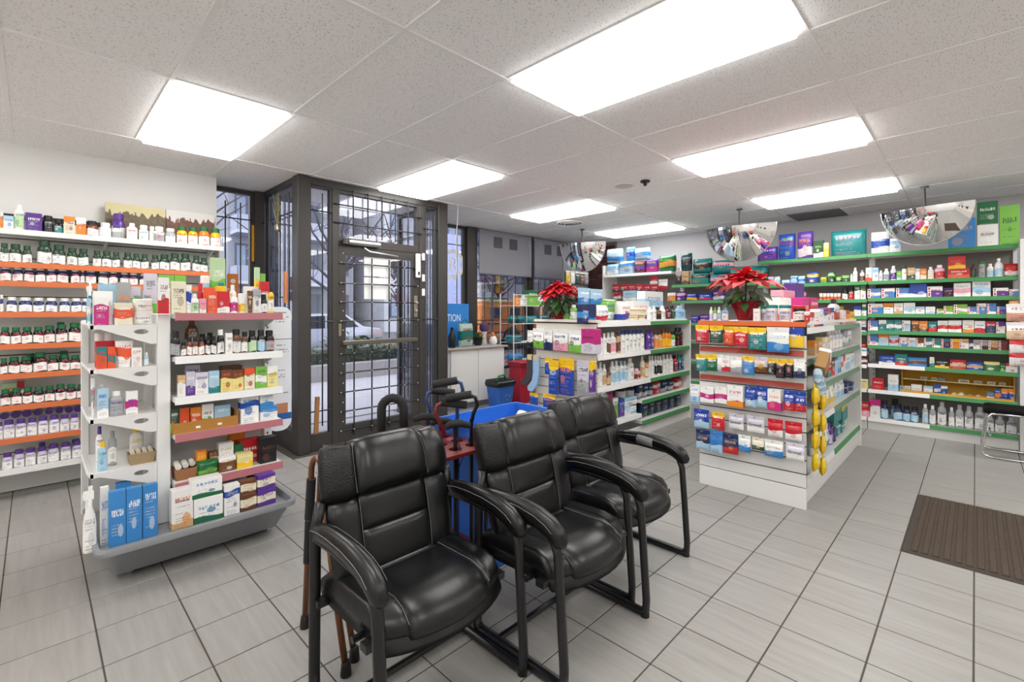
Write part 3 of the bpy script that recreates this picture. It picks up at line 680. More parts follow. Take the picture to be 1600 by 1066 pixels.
  ('lay', 'VWPP', 0.252, 0.053, 0.055, 0.09, 0.586, 'purple-capped bottle lying on its side'),
 ]),
 ("left wall's bottom shelf", 'purple-capped bottles on left wall', 'Y', 5.06, [
  ('pill', 'VWPP', -0.136, 0.053, 0.117, 0.0, 0.235, 'purple-capped white bottle'),
  ('pill', 'VWPP', -0.077, 0.055, 0.131, 0.0, 0.235, 'purple-capped white bottle'),
  ('pill', 'VWPP', -0.016, 0.056, 0.129, 0.0, 0.235, 'purple-capped white bottle'),
  ('pill', 'VWPP', 0.045, 0.054, 0.126, 0.0, 0.235, 'purple-capped white bottle'),
  ('pill', 'VWPP', 0.108, 0.064, 0.134, 0.0, 0.235, 'purple-capped white bottle'),
  ('pill', 'VWPP', 0.176, 0.06, 0.134, 0.0, 0.235, 'purple-capped white bottle'),
  ('pill', 'VWPP', 0.24, 0.057, 0.131, 0.0, 0.235, 'purple-capped white bottle'),
  ('pill', 'VWPP', 0.046, 0.047, 0.139, 0.11, 0.235, 'purple-capped bottle standing behind'),
  ('pill', 'VWPP', 0.24, 0.058, 0.125, 0.11, 0.235, 'purple-capped bottle standing behind'),
 ]),
 ("grey-based stand's top end shelf", 'goods on the grey-based stand', 'Y', 3.3, [
  ('box', 'WMW', 0.253, 0.059, 0.149, 0.0, 1.325, 'magenta and white carton#-.1,.72'),
  ('box', 'WWS', 0.263, 0.081, 0.182, 0.06, 1.325, 'plain white carton'),
  ('box', 'CEW', 0.343, 0.076, 0.119, 0.0, 1.325, 'white carton with orange-red band#.3,.72'),
  ('jar', 'WWFW', 0.431, 0.09, 0.077, 0.0, 1.325, 'white wide jar with green print'),
  ('jar', 'WWFW', 0.43, 0.088, 0.065, 0.0, 1.402, 'white wide jar stacked on another'),
  ('box', 'SSO', 0.353, 0.062, 0.236, 0.1, 1.325, 'tall pale grey carton'),
  ('box', 'bBb', 0.291, 0.075, 0.229, 0.2, 1.325, 'light blue carton at the back'),
  ('spray', 'TTWW', 0.215, 0.031, 0.227, 0.14, 1.325, 'teal bottle with white spray top'),
  ('tube', 'bWTW', 0.202, 0.018, 0.142, 0.0, 1.325, 'slim pale blue tube'),
 ]),
 ("grey-based stand's second end shelf", 'goods on the grey-based stand', 'Y', 3.3, [
  ('box', 'ETR', 0.254, 0.041, 0.116, 0.0, 1.093, 'coral red carton'),
  ('box', 'ETR', 0.293, 0.033, 0.114, 0.0, 1.093, 'coral red carton'),
  ('box', 'REW', 0.273, 0.079, 0.143, 0.07, 1.093, 'wide red carton behind'),
  ('tube', 'WEEW', 0.347, 0.076, 0.144, 0.0, 1.093, 'white squeeze tube with red band'),
  ('box', 'WWR', 0.399, 0.045, 0.105, 0.0, 1.093, 'white carton with red dot'),
  ('tall', 'bWbW', 0.443, 0.021, 0.075, 0.0, 1.093, 'small pale blue bottle'),
  ('jar', 'nWYW', 0.25, 0.036, 0.186, 0.1, 1.093, 'pale jar in the back row'),
  ('jar', 'nWYW', 0.291, 0.037, 0.185, 0.1, 1.093, 'pale jar in the back row'),
 ]),
 ("grey-based stand's third end shelf", 'goods on the grey-based stand', 'Y', 3.3, [
  ('box', 'bWB', 0.258, 0.045, 0.152, 0.0, 0.834, 'tall light blue carton'),
  ('pump', 'bWTW', 0.261, 0.029, 0.169, 0.06, 0.834, 'blue pump bottle'),
  ('tall', 'SSPW', 0.314, 0.066, 0.131, 0.0, 0.834, 'grey flat bottle with white cap'),
  ('box', 'WMB', 0.378, 0.051, 0.126, 0.0, 0.834, 'white carton with pink and blue'),
  ('tube', 'WSRW', 0.22, 0.018, 0.211, 0.02, 0.834, 'thin white tube'),
 ]),
 ("grey-based stand's fourth end shelf", 'goods on the grey-based stand', 'Y', 3.3, [
  ('tall', 'bbTY', 0.257, 0.037, 0.154, 0.0, 0.55, 'mint bottle with yellow top'),
  ('tall', 'WWPP', 0.249, 0.032, 0.227, 0.06, 0.55, 'white bottle with purple cap'),
  ('tall', 'SWSS', 0.304, 0.037, 0.189, 0.08, 0.55, 'clear tall bottle'),
  ('tall', 'WWYY', 0.415, 0.064, 0.187, 0.12, 0.55, 'white bottle with yellow cap behind basket'),
 ]),
 ("grey-based stand's tray", 'goods on the grey-based stand', 'Y', 3.12, [
  ('box', 'AAW', 0.3, 0.067, 0.28, 0.0, 0.2, 'blue glove carton'),
  ('box', 'AAW', 0.368, 0.064, 0.279, 0.0, 0.2, 'blue glove carton'),
  ('box', 'AAW', 0.435, 0.063, 0.278, 0.0, 0.2, 'blue glove carton'),
  ('box', 'WWA', 0.255, 0.033, 0.296, 0.06, 0.2, 'white carton beside gloves'),
  ('box', 'AbW', 0.341, 0.064, 0.272, 0.16, 0.2, 'blue carton behind gloves'),
  ('spray', 'WWSW', 0.195, 0.055, 0.328, 0.0, 0.2, 'white spray bottle'),
  ('box', 'WnO', 0.576, 0.1, 0.216, 0.0, 0.2, 'white soap carton with orange base#-.1,.17'),
  ('box', 'WGA', 0.703, 0.142, 0.14, 0.0, 0.2, 'white and green soap carton#-.1,.22'),
  ('box', 'WGA', 0.694, 0.15, 0.103, 0.0, 0.34, 'white and green soap carton stacked on top#-.1,.24'),
  ('box', 'WBS', 0.82, 0.081, 0.177, 0.0, 0.2, 'white soap carton with navy dot#.62,.82'),
  ('box', 'NCn', 0.908, 0.088, 0.095, 0.0, 0.2, 'brown soap pack#.25,.75'),
  ('box', 'NCn', 0.907, 0.086, 0.085, 0.0, 0.295, 'brown soap pack stacked on top#.25,.75'),
  ('box', 'PCP', 1.01, 0.105, 0.095, 0.0, 0.2, 'purple soap pack#.3,.75'),
  ('box', 'PCP', 1.008, 0.103, 0.097, 0.0, 0.295, 'purple soap pack stacked on top#.3,.75'),
  ('box', 'KKK', 0.974, 0.049, 0.191, 0.16, 0.2, 'black carton at the back'),
  ('box', 'KKK', 1.041, 0.065, 0.206, 0.16, 0.2, 'black carton at the back'),
 ]),
 ("grey-based stand's top", 'goods on the grey-based stand', 'Y', 3.22, [
  ('box', 'WRN', 0.508, 0.049, 0.202, 0.0, 1.385, 'white carton with red print above the post'),
  ('box', 'CCK', 0.577, 0.069, 0.183, 0.0, 1.385, 'tall beige carton with dark label#.9,1.1'),
  ('tube', 'WBBW', 0.627, 0.028, 0.166, 0.0, 1.385, 'white tube with blue oval'),
  ('tall', 'WgFW', 0.655, 0.044, 0.113, 0.0, 1.385, 'small white bottle with green print'),
  ('box', 'pWR', 0.696, 0.032, 0.088, 0.0, 1.385, 'pale pink carton'),
  ('box', 'EEW', 0.741, 0.053, 0.134, 0.0, 1.385, 'orange-red carton'),
  ('box', 'EWE', 0.746, 0.054, 0.157, 0.08, 1.385, 'orange carton behind'),
  ('box', 'RWR', 0.801, 0.064, 0.133, 0.0, 1.385, 'red and white carton'),
  ('pill', 'OYRY', 0.818, 0.072, 0.169, 0.09, 1.385, 'orange tub with yellow lid'),
  ('tall', 'WMWW', 0.858, 0.045, 0.13, 0.0, 1.385, 'white bottle with pink band'),
  ('jar', 'WYCW', 0.905, 0.042, 0.124, 0.0, 1.385, 'clear jar with yellow content'),
  ('tube', 'NNCN', 0.948, 0.032, 0.14, 0.0, 1.385, 'brown tube'),
  ('box', 'WSK', 0.987, 0.043, 0.15, 0.0, 1.385, 'white carton with grey print'),
  ('pill', 'KWKK', 1.029, 0.039, 0.121, 0.0, 1.385, 'black bottle with white label'),
  ('tall', 'YWKK', 1.071, 0.036, 0.169, 0.0, 1.385, 'yellow bottle with dark cap'),
  ('tall', 'gWTT', 0.835, 0.063, 0.196, 0.17, 1.385, 'green clear bottle'),
  ('box', 'WWF', 0.986, 0.078, 0.173, 0.1, 1.385, 'long white carton'),
  ('box', 'YgY', 1.026, 0.028, 0.3, 0.12, 1.385, 'slim lemon carton standing tall'),
  ('box', 'hhW', 1.058, 0.031, 0.261, 0.12, 1.385, 'lime green carton'),
  ('box', 'WRW', 1.051, 0.05, 0.206, 0.06, 1.385, 'white carton with red spot'),
  ('can', 'bWRW', 0.758, 0.05, 0.237, 0.22, 1.385, 'pale blue canister'),
  ('box', 'ghW', 0.831, 0.079, 0.356, 0.24, 1.385, 'tall light green package'),
  ('tall', 'WWFW', 0.889, 0.043, 0.182, 0.14, 1.385, 'white bottle in back row'),
  ('pill', 'RFRR', 0.712, 0.029, 0.184, 0.13, 1.385, 'red-topped pack'),
 ]),
 ("grey-based stand's top back", 'goods on the grey-based stand', 'Y', 3.5, [
  ('box', 'VhF', 0.421, 0.041, 0.158, 0.0, 1.385, 'sponge pack with green leaves'),
  ('box', 'VhF', 0.474, 0.049, 0.137, 0.0, 1.385, 'sponge pack with green leaves'),
  ('box', 'VhF', 0.503, 0.063, 0.244, 0.1, 1.385, 'tall sponge pack with green leaves'),
  ('box', 'WhF', 0.583, 0.077, 0.24, 0.1, 1.385, 'white sponge pack with green leaves'),
  ('box', 'KhF', 0.655, 0.06, 0.241, 0.1, 1.385, 'black and green pack'),
 ]),
 ("grey-based stand's second side shelf", 'goods on the grey-based stand', 'Y', 3.24, [
  ('pill', 'KSKK', 0.568, 0.044, 0.145, 0.0, 1.14, 'black bottle with grey label'),
  ('jug', 'NSSN', 0.669, 0.072, 0.219, 0.1, 1.14, 'large amber jug'),
  ('pill', 'NWBK', 0.606, 0.026, 0.08, 0.0, 1.14, 'small amber bottle'),
  ('pill', 'NWEK', 0.634, 0.026, 0.107, 0.0, 1.14, 'small amber bottle with orange label'),
  ('pill', 'NWEK', 0.663, 0.028, 0.105, 0.0, 1.14, 'small amber bottle with orange label'),
  ('pill', 'NWEK', 0.694, 0.029, 0.105, 0.0, 1.14, 'small amber bottle with orange label'),
  ('pill', 'KWKK', 0.726, 0.025, 0.111, 0.0, 1.14, 'black bottle with white label'),
  ('pill', 'KWKK', 0.756, 0.027, 0.11, 0.0, 1.14, 'black bottle with white label'),
  ('pill', 'KWKW', 0.793, 0.035, 0.147, 0.0, 1.14, 'black bottle with white cap'),
  ('box', 'WWF', 0.835, 0.037, 0.125, 0.0, 1.14, 'white carton with green print'),
  ('pill', 'NWSK', 0.88, 0.05, 0.147, 0.0, 1.14, 'amber bottle with black cap'),
  ('pill', 'NWSK', 0.925, 0.036, 0.131, 0.0, 1.14, 'amber bottle with black cap'),
  ('pill', 'KgWK', 0.97, 0.046, 0.138, 0.0, 1.14, 'black bottle with pale green label'),
  ('pill', 'KbWK', 1.021, 0.045, 0.139, 0.0, 1.14, 'black bottle with pale blue label'),
  ('pill', 'KSRK', 1.072, 0.053, 0.135, 0.0, 1.14, 'black bottle with pink print'),
  ('pill', 'KKKK', 0.719, 0.037, 0.12, 0.09, 1.14, 'dark bottle in back row'),
  ('pill', 'KKKK', 0.759, 0.037, 0.127, 0.09, 1.14, 'dark bottle in back row'),
 ]),
 ("grey-based stand's third side shelf", 'goods on the grey-based stand', 'Y', 3.24, [
  ('box', 'WnW', 0.595, 0.038, 0.121, 0.0, 0.91, 'slim white carton'),
  ('box', 'VPW', 0.638, 0.044, 0.138, 0.0, 0.91, 'lilac carton'),
  ('box', 'WVP', 0.694, 0.065, 0.128, 0.0, 0.91, 'white and lilac carton'),
  ('box', 'bTW', 0.757, 0.055, 0.132, 0.0, 0.91, 'teal carton'),
  ('box', 'yNE', 0.821, 0.061, 0.131, 0.0, 0.91, 'yellow oil carton'),
  ('box', 'yNE', 0.884, 0.062, 0.126, 0.0, 0.91, 'yellow oil carton'),
  ('box', 'CEN', 0.949, 0.06, 0.13, 0.0, 0.91, 'cream and orange carton'),
  ('box', 'hWF', 1.016, 0.066, 0.135, 0.0, 0.91, 'green oil carton'),
  ('box', 'yWF', 1.084, 0.061, 0.132, 0.0, 0.91, 'yellow-green carton'),
  ('box', 'VPP', 0.668, 0.075, 0.166, 0.1, 0.91, 'lilac carton behind'),
  ('box', 'NnN', 0.878, 0.114, 0.144, 0.1, 0.91, 'brown carton behind'),
 ]),
 ("grey-based stand's fourth side shelf", 'goods on the grey-based stand', 'Y', 3.24, [
  ('box', 'FhW', 0.566, 0.041, 0.135, 0.03, 0.7, 'green soap carton'),
  ('box', 'EWE', 0.614, 0.047, 0.135, 0.03, 0.7, 'orange soap carton'),
  ('box', 'EOW', 0.67, 0.054, 0.132, 0.03, 0.7, 'deep orange soap carton'),
  ('box', 'WhF', 0.731, 0.06, 0.142, 0.03, 0.7, 'white and green carton'),
  ('box', 'bTW', 0.808, 0.085, 0.125, 0.03, 0.7, 'mint carton'),
  ('box', 'WBA', 0.951, 0.102, 0.195, 0.0, 0.7, 'tall white carton with blue oval#.5,.68'),
  ('box', 'WAb', 1.061, 0.104, 0.084, 0.0, 0.7, 'white and blue carton'),
  ('box', 'WAb', 1.05, 0.081, 0.107, 0.0, 0.784, 'white and blue carton stacked on top'),
 ]),
 ("grey-based stand's lowest side shelf", 'goods on the grey-based stand', 'Y', 3.24, [
  ('pack', 'OOY', 0.704, 0.06, 0.143, 0.04, 0.425, 'orange wrapped soap'),
  ('pack', 'NNn', 0.763, 0.051, 0.126, 0.04, 0.425, 'brown wrapped soap'),
  ('box', 'WWn', 0.835, 0.08, 0.159, 0.06, 0.425, 'white carton in brown tray'),
  ('pack', 'GhF', 0.729, 0.115, 0.086, 0.0, 0.425, 'green wrapped soap bar'),
  ('box', 'NWn', 0.827, 0.089, 0.087, 0.0, 0.425, 'tan carton with white label'),
  ('box', 'yYW', 0.923, 0.09, 0.088, 0.0, 0.425, 'yellow carton'),
  ('box', 'RRW', 0.981, 0.133, 0.146, 0.08, 0.425, 'red carton'),
  ('box', 'GGW', 0.907, 0.05, 0.133, 0.07, 0.425, 'green carton'),
  ('box', 'KKN', 1.058, 0.1, 0.164, 0.0, 0.425, 'dark brown carton'),
  ('box', 'OYN', 0.925, 0.089, 0.187, 0.16, 0.425, 'orange card carton at the back'),
 ]),
 ("orange-topped gondola's first peg row", 'bags hung on the orange-topped gondola', 'X', 3.71, [
  ('pouch', 'YRW', 1.549, 0.105, 0.141, 0.0, 1.147, 'red bag with yellow header'),
  ('pouch', 'YFW', 1.438, 0.1, 0.135, 0.0, 1.152, 'dark green bag with yellow header'),
  ('pouch', 'YEW', 1.35, 0.077, 0.146, 0.02, 1.136, 'orange-red bag with yellow header'),
  ('pouch', 'YRW', 1.255, 0.096, 0.149, 0.0, 1.133, 'wide red bag with yellow header'),
  ('pouch', 'YTW', 1.143, 0.119, 0.164, 0.0, 1.115, 'teal bag with yellow header'),
  ('pouch', 'WAb', 1.006, 0.143, 0.179, 0.0, 1.105, 'blue and white insole bag'),
  ('box', 'YBW', 0.909, 0.103, 0.136, 0.05, 1.145, 'blue carton with yellow header'),
 ]),
 ("orange-topped gondola's second peg row", 'bags hung on the orange-topped gondola', 'X', 3.71, [
  ('pouch', 'YTW', 1.556, 0.087, 0.134, 0.0, 0.921, 'teal pack with yellow header'),
  ('pouch', 'YGW', 1.468, 0.083, 0.132, 0.0, 0.929, 'green pack with yellow header'),
  ('pouch', 'WVW', 1.409, 0.044, 0.126, 0.0, 0.936, 'slim white pack'),
  ('box', 'WRR', 1.361, 0.056, 0.118, 0.0, 0.939, 'red and white carton'),
  ('pouch', 'WSW', 1.293, 0.088, 0.124, 0.0, 0.928, 'clear white pack'),
  ('pouch', 'YAW', 1.203, 0.082, 0.139, 0.0, 0.925, 'blue bag with yellow header'),
  ('pouch', 'VNY', 1.118, 0.091, 0.116, 0.0, 0.948, 'clear pack with brown print'),
  ('pouch', 'YKW', 1.045, 0.052, 0.119, 0.0, 0.94, 'black pack with yellow header'),
  ('pouch', 'YKp', 0.988, 0.059, 0.138, 0.0, 0.921, 'black and pink pack'),
  ('pouch', 'YKp', 0.932, 0.05, 0.134, 0.0, 0.929, 'black and pink pack'),
  ('pouch', 'WDS', 0.871, 0.067, 0.132, 0.0, 0.933, 'white pack with navy print'),
 ]),
 ("orange-topped gondola's third peg row", 'bags hung on the orange-topped gondola', 'X', 3.71, [
  ('pouch', 'WbA', 1.607, 0.077, 0.152, 0.0, 0.66, 'white pack with light blue base'),
  ('box', 'WMW', 1.504, 0.104, 0.119, 0.0, 0.68, 'white carton with magenta ring'),
  ('box', 'WMW', 1.398, 0.088, 0.122, 0.0, 0.689, 'white carton with magenta ring'),
  ('box', 'WOM', 1.292, 0.115, 0.159, 0.0, 0.676, 'white carton with orange swoosh'),
  ('pouch', 'BbW', 1.188, 0.078, 0.152, 0.0, 0.688, 'royal blue pack'),
  ('pouch', 'BbW', 1.109, 0.076, 0.152, 0.0, 0.695, 'royal blue pack'),
  ('box', 'WMO', 1.025, 0.086, 0.15, 0.0, 0.688, 'white carton with pink top'),
  ('pouch', 'BRW', 0.933, 0.071, 0.143, 0.0, 0.698, 'blue and red pack'),
  ('pouch', 'BRW', 0.863, 0.065, 0.141, 0.0, 0.701, 'blue and red pack'),
 ]),
 ("orange-topped gondola's fourth peg row", 'bags hung on the orange-topped gondola', 'X', 3.71, [
  ('pouch', 'BbW', 1.555, 0.119, 0.149, 0.0, 0.469, 'blue pack with white window'),
  ('pouch', 'YRW', 1.424, 0.098, 0.137, 0.0, 0.476, 'red pack with yellow header'),
  ('pouch', 'VWp', 1.289, 0.106, 0.114, 0.0, 0.505, 'white pouch with blue corner'),
  ('pouch', 'VWp', 1.154, 0.119, 0.12, 0.0, 0.505, 'white pouch with pink base'),
  ('pouch', 'RWR', 1.022, 0.096, 0.125, 0.0, 0.499, 'red and white pouch'),
  ('pouch', 'RWR', 0.907, 0.103, 0.129, 0.0, 0.495, 'red and white pouch'),
 ]),
 ("orange-topped gondola's fifth peg row", 'bags hung on the orange-topped gondola', 'X', 3.71, [
  ('pouch', 'Dbn', 1.543, 0.108, 0.154, 0.0, 0.302, 'dark blue pack with hand picture'),
  ('pouch', 'AbB', 1.438, 0.095, 0.174, 0.0, 0.294, 'bright blue pack'),
  ('pouch', 'DRn', 1.331, 0.11, 0.148, 0.0, 0.31, 'navy and red pack'),
  ('pouch', 'WAb', 1.231, 0.085, 0.123, 0.0, 0.347, 'white and blue pack'),
  ('pouch', 'CFW', 1.137, 0.081, 0.09, 0.0, 0.378, 'olive green pack'),
  ('pouch', 'WAS', 1.032, 0.119, 0.121, 0.0, 0.35, 'white floss pack with blue corner'),
  ('pouch', 'VWP', 0.897, 0.111, 0.118, 0.0, 0.358, 'white pouch with purple corner'),
 ]),
 ("orange-topped gondola's top", 'goods on the orange-topped gondola', 'X', 3.83, [
  ('tall', 'WbW', 1.534, 0.027, 0.111, 0.03, 1.322, 'slim white bottle'),
  ('tall', 'hWW', 1.503, 0.026, 0.108, 0.03, 1.322, 'lime and white bottle'),
  ('tall', 'WbT', 1.471, 0.029, 0.111, 0.03, 1.322, 'slim white bottle'),
  ('tall', 'bWT', 1.426, 0.05, 0.109, 0.03, 1.322, 'pale blue bottle'),
  ('box', 'WWS', 1.179, 0.046, 0.096, 0.0, 1.322, 'plain white carton'),
  ('can', 'WVDT', 1.153, 0.041, 0.116, 0.08, 1.322, 'white wipes canister with teal lid'),
  ('can', 'WVDT', 1.083, 0.08, 0.124, 0.0, 1.322, 'white wipes canister with teal lid'),
  ('can', 'WVDT', 0.995, 0.081, 0.123, 0.0, 1.322, 'white wipes canister with teal lid'),
 ]),
 ("orange-topped gondola's top corner", 'goods on the orange-topped gondola', 'X', 3.83, [
  ('can', 'KWKR', 0.905, 0.082, 0.119, 0.0, 1.322, 'black canister with red lid'),
  ('box', 'RWR', 0.848, 0.028, 0.07, 0.0, 1.322, 'small red carton'),
 ]),
 ("orange-topped gondola's top side", 'goods on the orange-topped gondola', 'Y', 0.9, [
  ('box', 'WRp', 4.227, 0.148, 0.117, 0.0, 1.275, 'test kit carton'),
  ('box', 'WRp', 4.39, 0.158, 0.121, 0.0, 1.275, 'test kit carton'),
  ('box', 'WBS', 4.542, 0.117, 0.139, 0.0, 1.275, 'slim white and blue carton'),
  ('box', 'WBS', 4.672, 0.123, 0.145, 0.0, 1.275, 'slim white and blue carton'),
  ('box', 'WRS', 4.809, 0.129, 0.15, 0.0, 1.275, 'slim white and red carton'),
  ('box', 'WBS', 4.945, 0.12, 0.155, 0.0, 1.275, 'slim white and blue carton'),
  ('tall', 'WRKK', 5.206, 0.373, 0.237, 0.0, 1.275, 'white bottle with black cap'),
  ('box', 'WpS', 5.485, 0.155, 0.132, 0.0, 1.275, 'pale carton'),
  ('box', 'ORY', 5.669, 0.195, 0.132, 0.0, 1.275, 'orange and red carton'),
  ('box', 'YON', 5.893, 0.247, 0.12, 0.0, 1.275, 'yellow and orange carton'),
  ('box', 'RMW', 5.396, 0.276, 0.258, 0.3, 1.275, 'red carton in the back row'),
  ('box', 'RMW', 5.723, 0.339, 0.264, 0.3, 1.275, 'red carton in the back row'),
  ('box', 'pRW', 5.405, 0.385, 0.334, 0.45, 1.275, 'pink carton in the back row'),
  ('box', 'WEW', 4.682, 0.347, 0.243, 0.3, 1.275, 'coral carton in the back row'),
  ('box', 'PVP', 6.035, 0.4, 0.436, 0.5, 1.275, 'purple carton in the back row'),
  ('box', 'yYO', 7.577, 0.651, 0.19, 0.3, 1.275, 'yellow pack in the back row'),
  ('pill', 'GKGK', 4.803, 0.174, 0.233, 0.5, 1.275, 'dark pot with green print'),
  ('pill', 'GWGG', 5.191, 0.241, 0.268, 0.45, 1.275, 'green-lidded tub'),
 ]),
 ("orange-topped gondola's upper side shelf", 'goods on the orange-topped gondola', 'Y', 0.9, [
  ('box', 'nOW', 4.349, 0.121, 0.114, 0.0, 1.05, ''),
  ('box', 'nOW', 4.487, 0.128, 0.108, 0.0, 1.05, ''),
  ('box', 'WyR', 4.615, 0.087, 0.131, 0.0, 1.05, ''),
  ('box', 'WyR', 4.717, 0.09, 0.127, 0.0, 1.05, ''),
  ('box', 'WyR', 4.824, 0.094, 0.123, 0.0, 1.05, ''),
  ('tall', 'VWpW', 4.96, 0.119, 0.176, 0.0, 1.05, 'clear bottle'),
  ('tall', 'VWSW', 5.096, 0.132, 0.175, 0.0, 1.05, 'clear bottle'),
  ('tall', 'VWpW', 5.245, 0.147, 0.178, 0.0, 1.05, 'clear bottle'),
  ('tall', 'VWSW', 5.402, 0.13, 0.173, 0.0, 1.05, 'clear bottle'),
  ('box', 'SWK', 5.567, 0.18, 0.162, 0.0, 1.05, ''),
  ('box', 'WSK', 5.746, 0.154, 0.153, 0.0, 1.05, ''),
 ]),
 ("orange-topped gondola's second side shelf", 'goods on the orange-topped gondola', 'Y', 0.9, [
  ('box', 'RTW', 4.832, 0.148, 0.156, 0.0, 0.828, ''),
  ('box', 'NRW', 4.978, 0.127, 0.161, 0.0, 0.828, ''),
  ('box', 'bAW', 5.118, 0.119, 0.175, 0.0, 0.828, ''),
  ('box', 'bAW', 5.257, 0.124, 0.166, 0.0, 0.828, ''),
  ('box', 'WEp', 5.393, 0.081, 0.149, 0.0, 0.828, ''),
  ('box', 'WEp', 5.493, 0.084, 0.142, 0.0, 0.828, ''),
  ('box', 'WbA', 5.674, 0.203, 0.152, 0.0, 0.828, ''),
  ('box', 'WbA', 5.892, 0.208, 0.142, 0.0, 0.828, ''),
 ]),
 ("orange-topped gondola's third side shelf", 'goods on the orange-topped gondola', 'Y', 0.9, [
  ('tall', 'KNKK', 4.603, 0.077, 0.187, 0.0, 0.582, ''),
  ('tall', 'KNKK', 4.696, 0.08, 0.177, 0.0, 0.582, ''),
  ('pouch', 'WYS', 4.839, 0.148, 0.186, 0.0, 0.582, 'white and yellow pouch'),
  ('pouch', 'WYS', 5.008, 0.157, 0.168, 0.0, 0.582, 'white and yellow pouch'),
  ('pouch', 'WbA', 5.21, 0.183, 0.19, 0.0, 0.582, 'white and blue pouch'),
  ('pouch', 'WbA', 5.419, 0.196, 0.169, 0.0, 0.582, 'white and blue pouch'),
  ('can', 'DDbD', 5.665, 0.221, 0.112, 0.0, 0.582, 'navy tub'),
  ('can', 'DDbD', 5.926, 0.238, 0.084, 0.0, 0.582, 'navy tub'),
 ]),
 ("orange-topped gondola's bottom side shelf", 'goods on the orange-topped gondola', 'Y', 0.9, [
  ('pouch', 'WAD', 4.647, 0.126, 0.224, 0.0, 0.22, 'white and navy pouch'),
  ('pouch', 'WAD', 4.791, 0.133, 0.199, 0.0, 0.22, 'white and navy pouch'),
  ('tall', 'PVPP', 4.957, 0.112, 0.186, 0.0, 0.22, 'purple bottle'),
  ('tall', 'KPPK', 5.088, 0.117, 0.171, 0.0, 0.22, 'dark purple bottle'),
  ('pack', 'TTW', 5.274, 0.218, 0.137, 0.0, 0.22, 'teal wrapped pack'),
  ('pack', 'TTW', 5.521, 0.236, 0.095, 0.0, 0.22, 'teal wrapped pack'),
  ('box', 'TYT', 5.294, 0.332, 0.16, 0.02, 0.357, 'teal carton with yellow band, stacked high'),
  ('box', 'TYT', 5.645, 0.328, 0.169, 0.02, 0.315, 'teal carton with yellow band, stacked high'),
  ('tall', 'bWAW', 4.498, 0.167, 0.143, 0.0, 0.22, 'small pale blue bottle'),
 ]),
 ("white slat gondola's upper pegs", 'bags hung on the white slat gondola', 'X', 3.8, [
  ('pouch', 'WKS', 3.48, 0.08, 0.2, 0.0, 0.988, 'white tights pack'),
  ('pouch', 'WhK', 3.361, 0.149, 0.209, 0.0, 1.003, 'white tights pack with green tint'),
  ('pouch', 'WDK', 3.223, 0.115, 0.21, 0.0, 0.988, 'white tights pack with black legs'),
  ('pouch', 'WpD', 3.057, 0.199, 0.225, 0.0, 0.987, 'white and pink tights pack'),
  ('pouch', 'WhD', 2.87, 0.165, 0.224, 0.0, 0.979, 'white and green tights pack'),
  ('box', 'MVK', 2.697, 0.167, 0.241, 0.0, 0.983, 'magenta and lilac tights carton'),
 ]),
 ("white slat gondola's lower pegs", 'bags hung on the white slat gondola', 'X', 3.8, [
  ('pouch', 'YBA', 3.216, 0.104, 0.176, 0.0, 0.728, 'small blue pack with yellow header'),
  ('pouch', 'YBb', 3.126, 0.127, 0.356, -0.03, 0.534, 'long blue pack with yellow header'),
  ('pouch', 'YBO', 2.981, 0.197, 0.38, 0.0, 0.537, 'wide blue pack with yellow header'),
  ('pouch', 'VSK', 2.768, 0.152, 0.329, 0.0, 0.581, 'clear grey insole pack'),
  ('box', 'PYV', 2.658, 0.059, 0.3, 0.0, 0.613, 'slim purple carton'),
  ('pouch', 'YBA', 3.425, 0.119, 0.125, 0.0, 0.382, 'small blue pack in the bottom row'),
  ('pouch', 'YBO', 3.21, 0.169, 0.147, 0.0, 0.371, 'blue and yellow pack in the bottom row'),
 ]),
 ("white slat gondola's top", 'goods on the white slat gondola', 'Y', 2.74, [
  ('box', 'DAW', 3.818, 0.108, 0.187, 0.0, 1.28, 'royal blue pack'),
  ('box', 'DAK', 3.941, 0.128, 0.19, 0.0, 1.28, 'royal blue pack'),
  ('pouch', 'bAW', 4.096, 0.214, 0.173, 0.2, 1.472, 'pale blue bag hung high'),
  ('pouch', 'bAW', 4.326, 0.224, 0.166, 0.2, 1.474, 'pale blue bag hung high'),
  ('pack', 'WRB', 4.143, 0.251, 0.181, 0.0, 1.28, 'white pack with red print'),
  ('pack', 'hWB', 4.553, 0.336, 0.252, 0.15, 1.28, 'lime and white pack'),
  ('pack', 'WBR', 4.675, 0.218, 0.229, 0.05, 1.28, 'white and blue pack'),
  ('can', 'nCnC', 4.808, 0.164, 0.066, 0.0, 1.28, 'tan round tin'),
  ('can', 'nCnC', 4.977, 0.162, 0.065, 0.0, 1.28, 'tan round tin'),
  ('can', 'nCnC', 4.89, 0.326, 0.086, 0.0, 1.346, 'tan round tin stacked on top'),
  ('box', 'WPp', 5.275, 0.37, 0.242, 0.2, 1.28, 'white and purple carton'),
  ('box', 'bWA', 5.824, 0.494, 0.381, 0.32, 1.28, 'large light blue carton'),
  ('tall', 'WWKW', 5.159, 0.087, 0.169, 0.0, 1.28, 'white bottle'),
  ('tall', 'WWKW', 5.249, 0.071, 0.185, 0.0, 1.28, 'white bottle'),
  ('tall', 'NKnK', 5.36, 0.131, 0.168, 0.0, 1.28, 'brown and black bottle'),
  ('tall', 'WWKW', 5.482, 0.1, 0.187, 0.0, 1.28, 'white bottle'),
  ('tall', 'UUWU', 5.61, 0.136, 0.182, 0.0, 1.28, 'maroon bottle'),
  ('tall', 'FFWK', 5.749, 0.128, 0.189, 0.0, 1.28, 'dark green bottle'),
  ('tall', 'bbAb', 5.964, 0.274, 0.19, 0.0, 1.28, 'clear blue bottle'),
 ]),
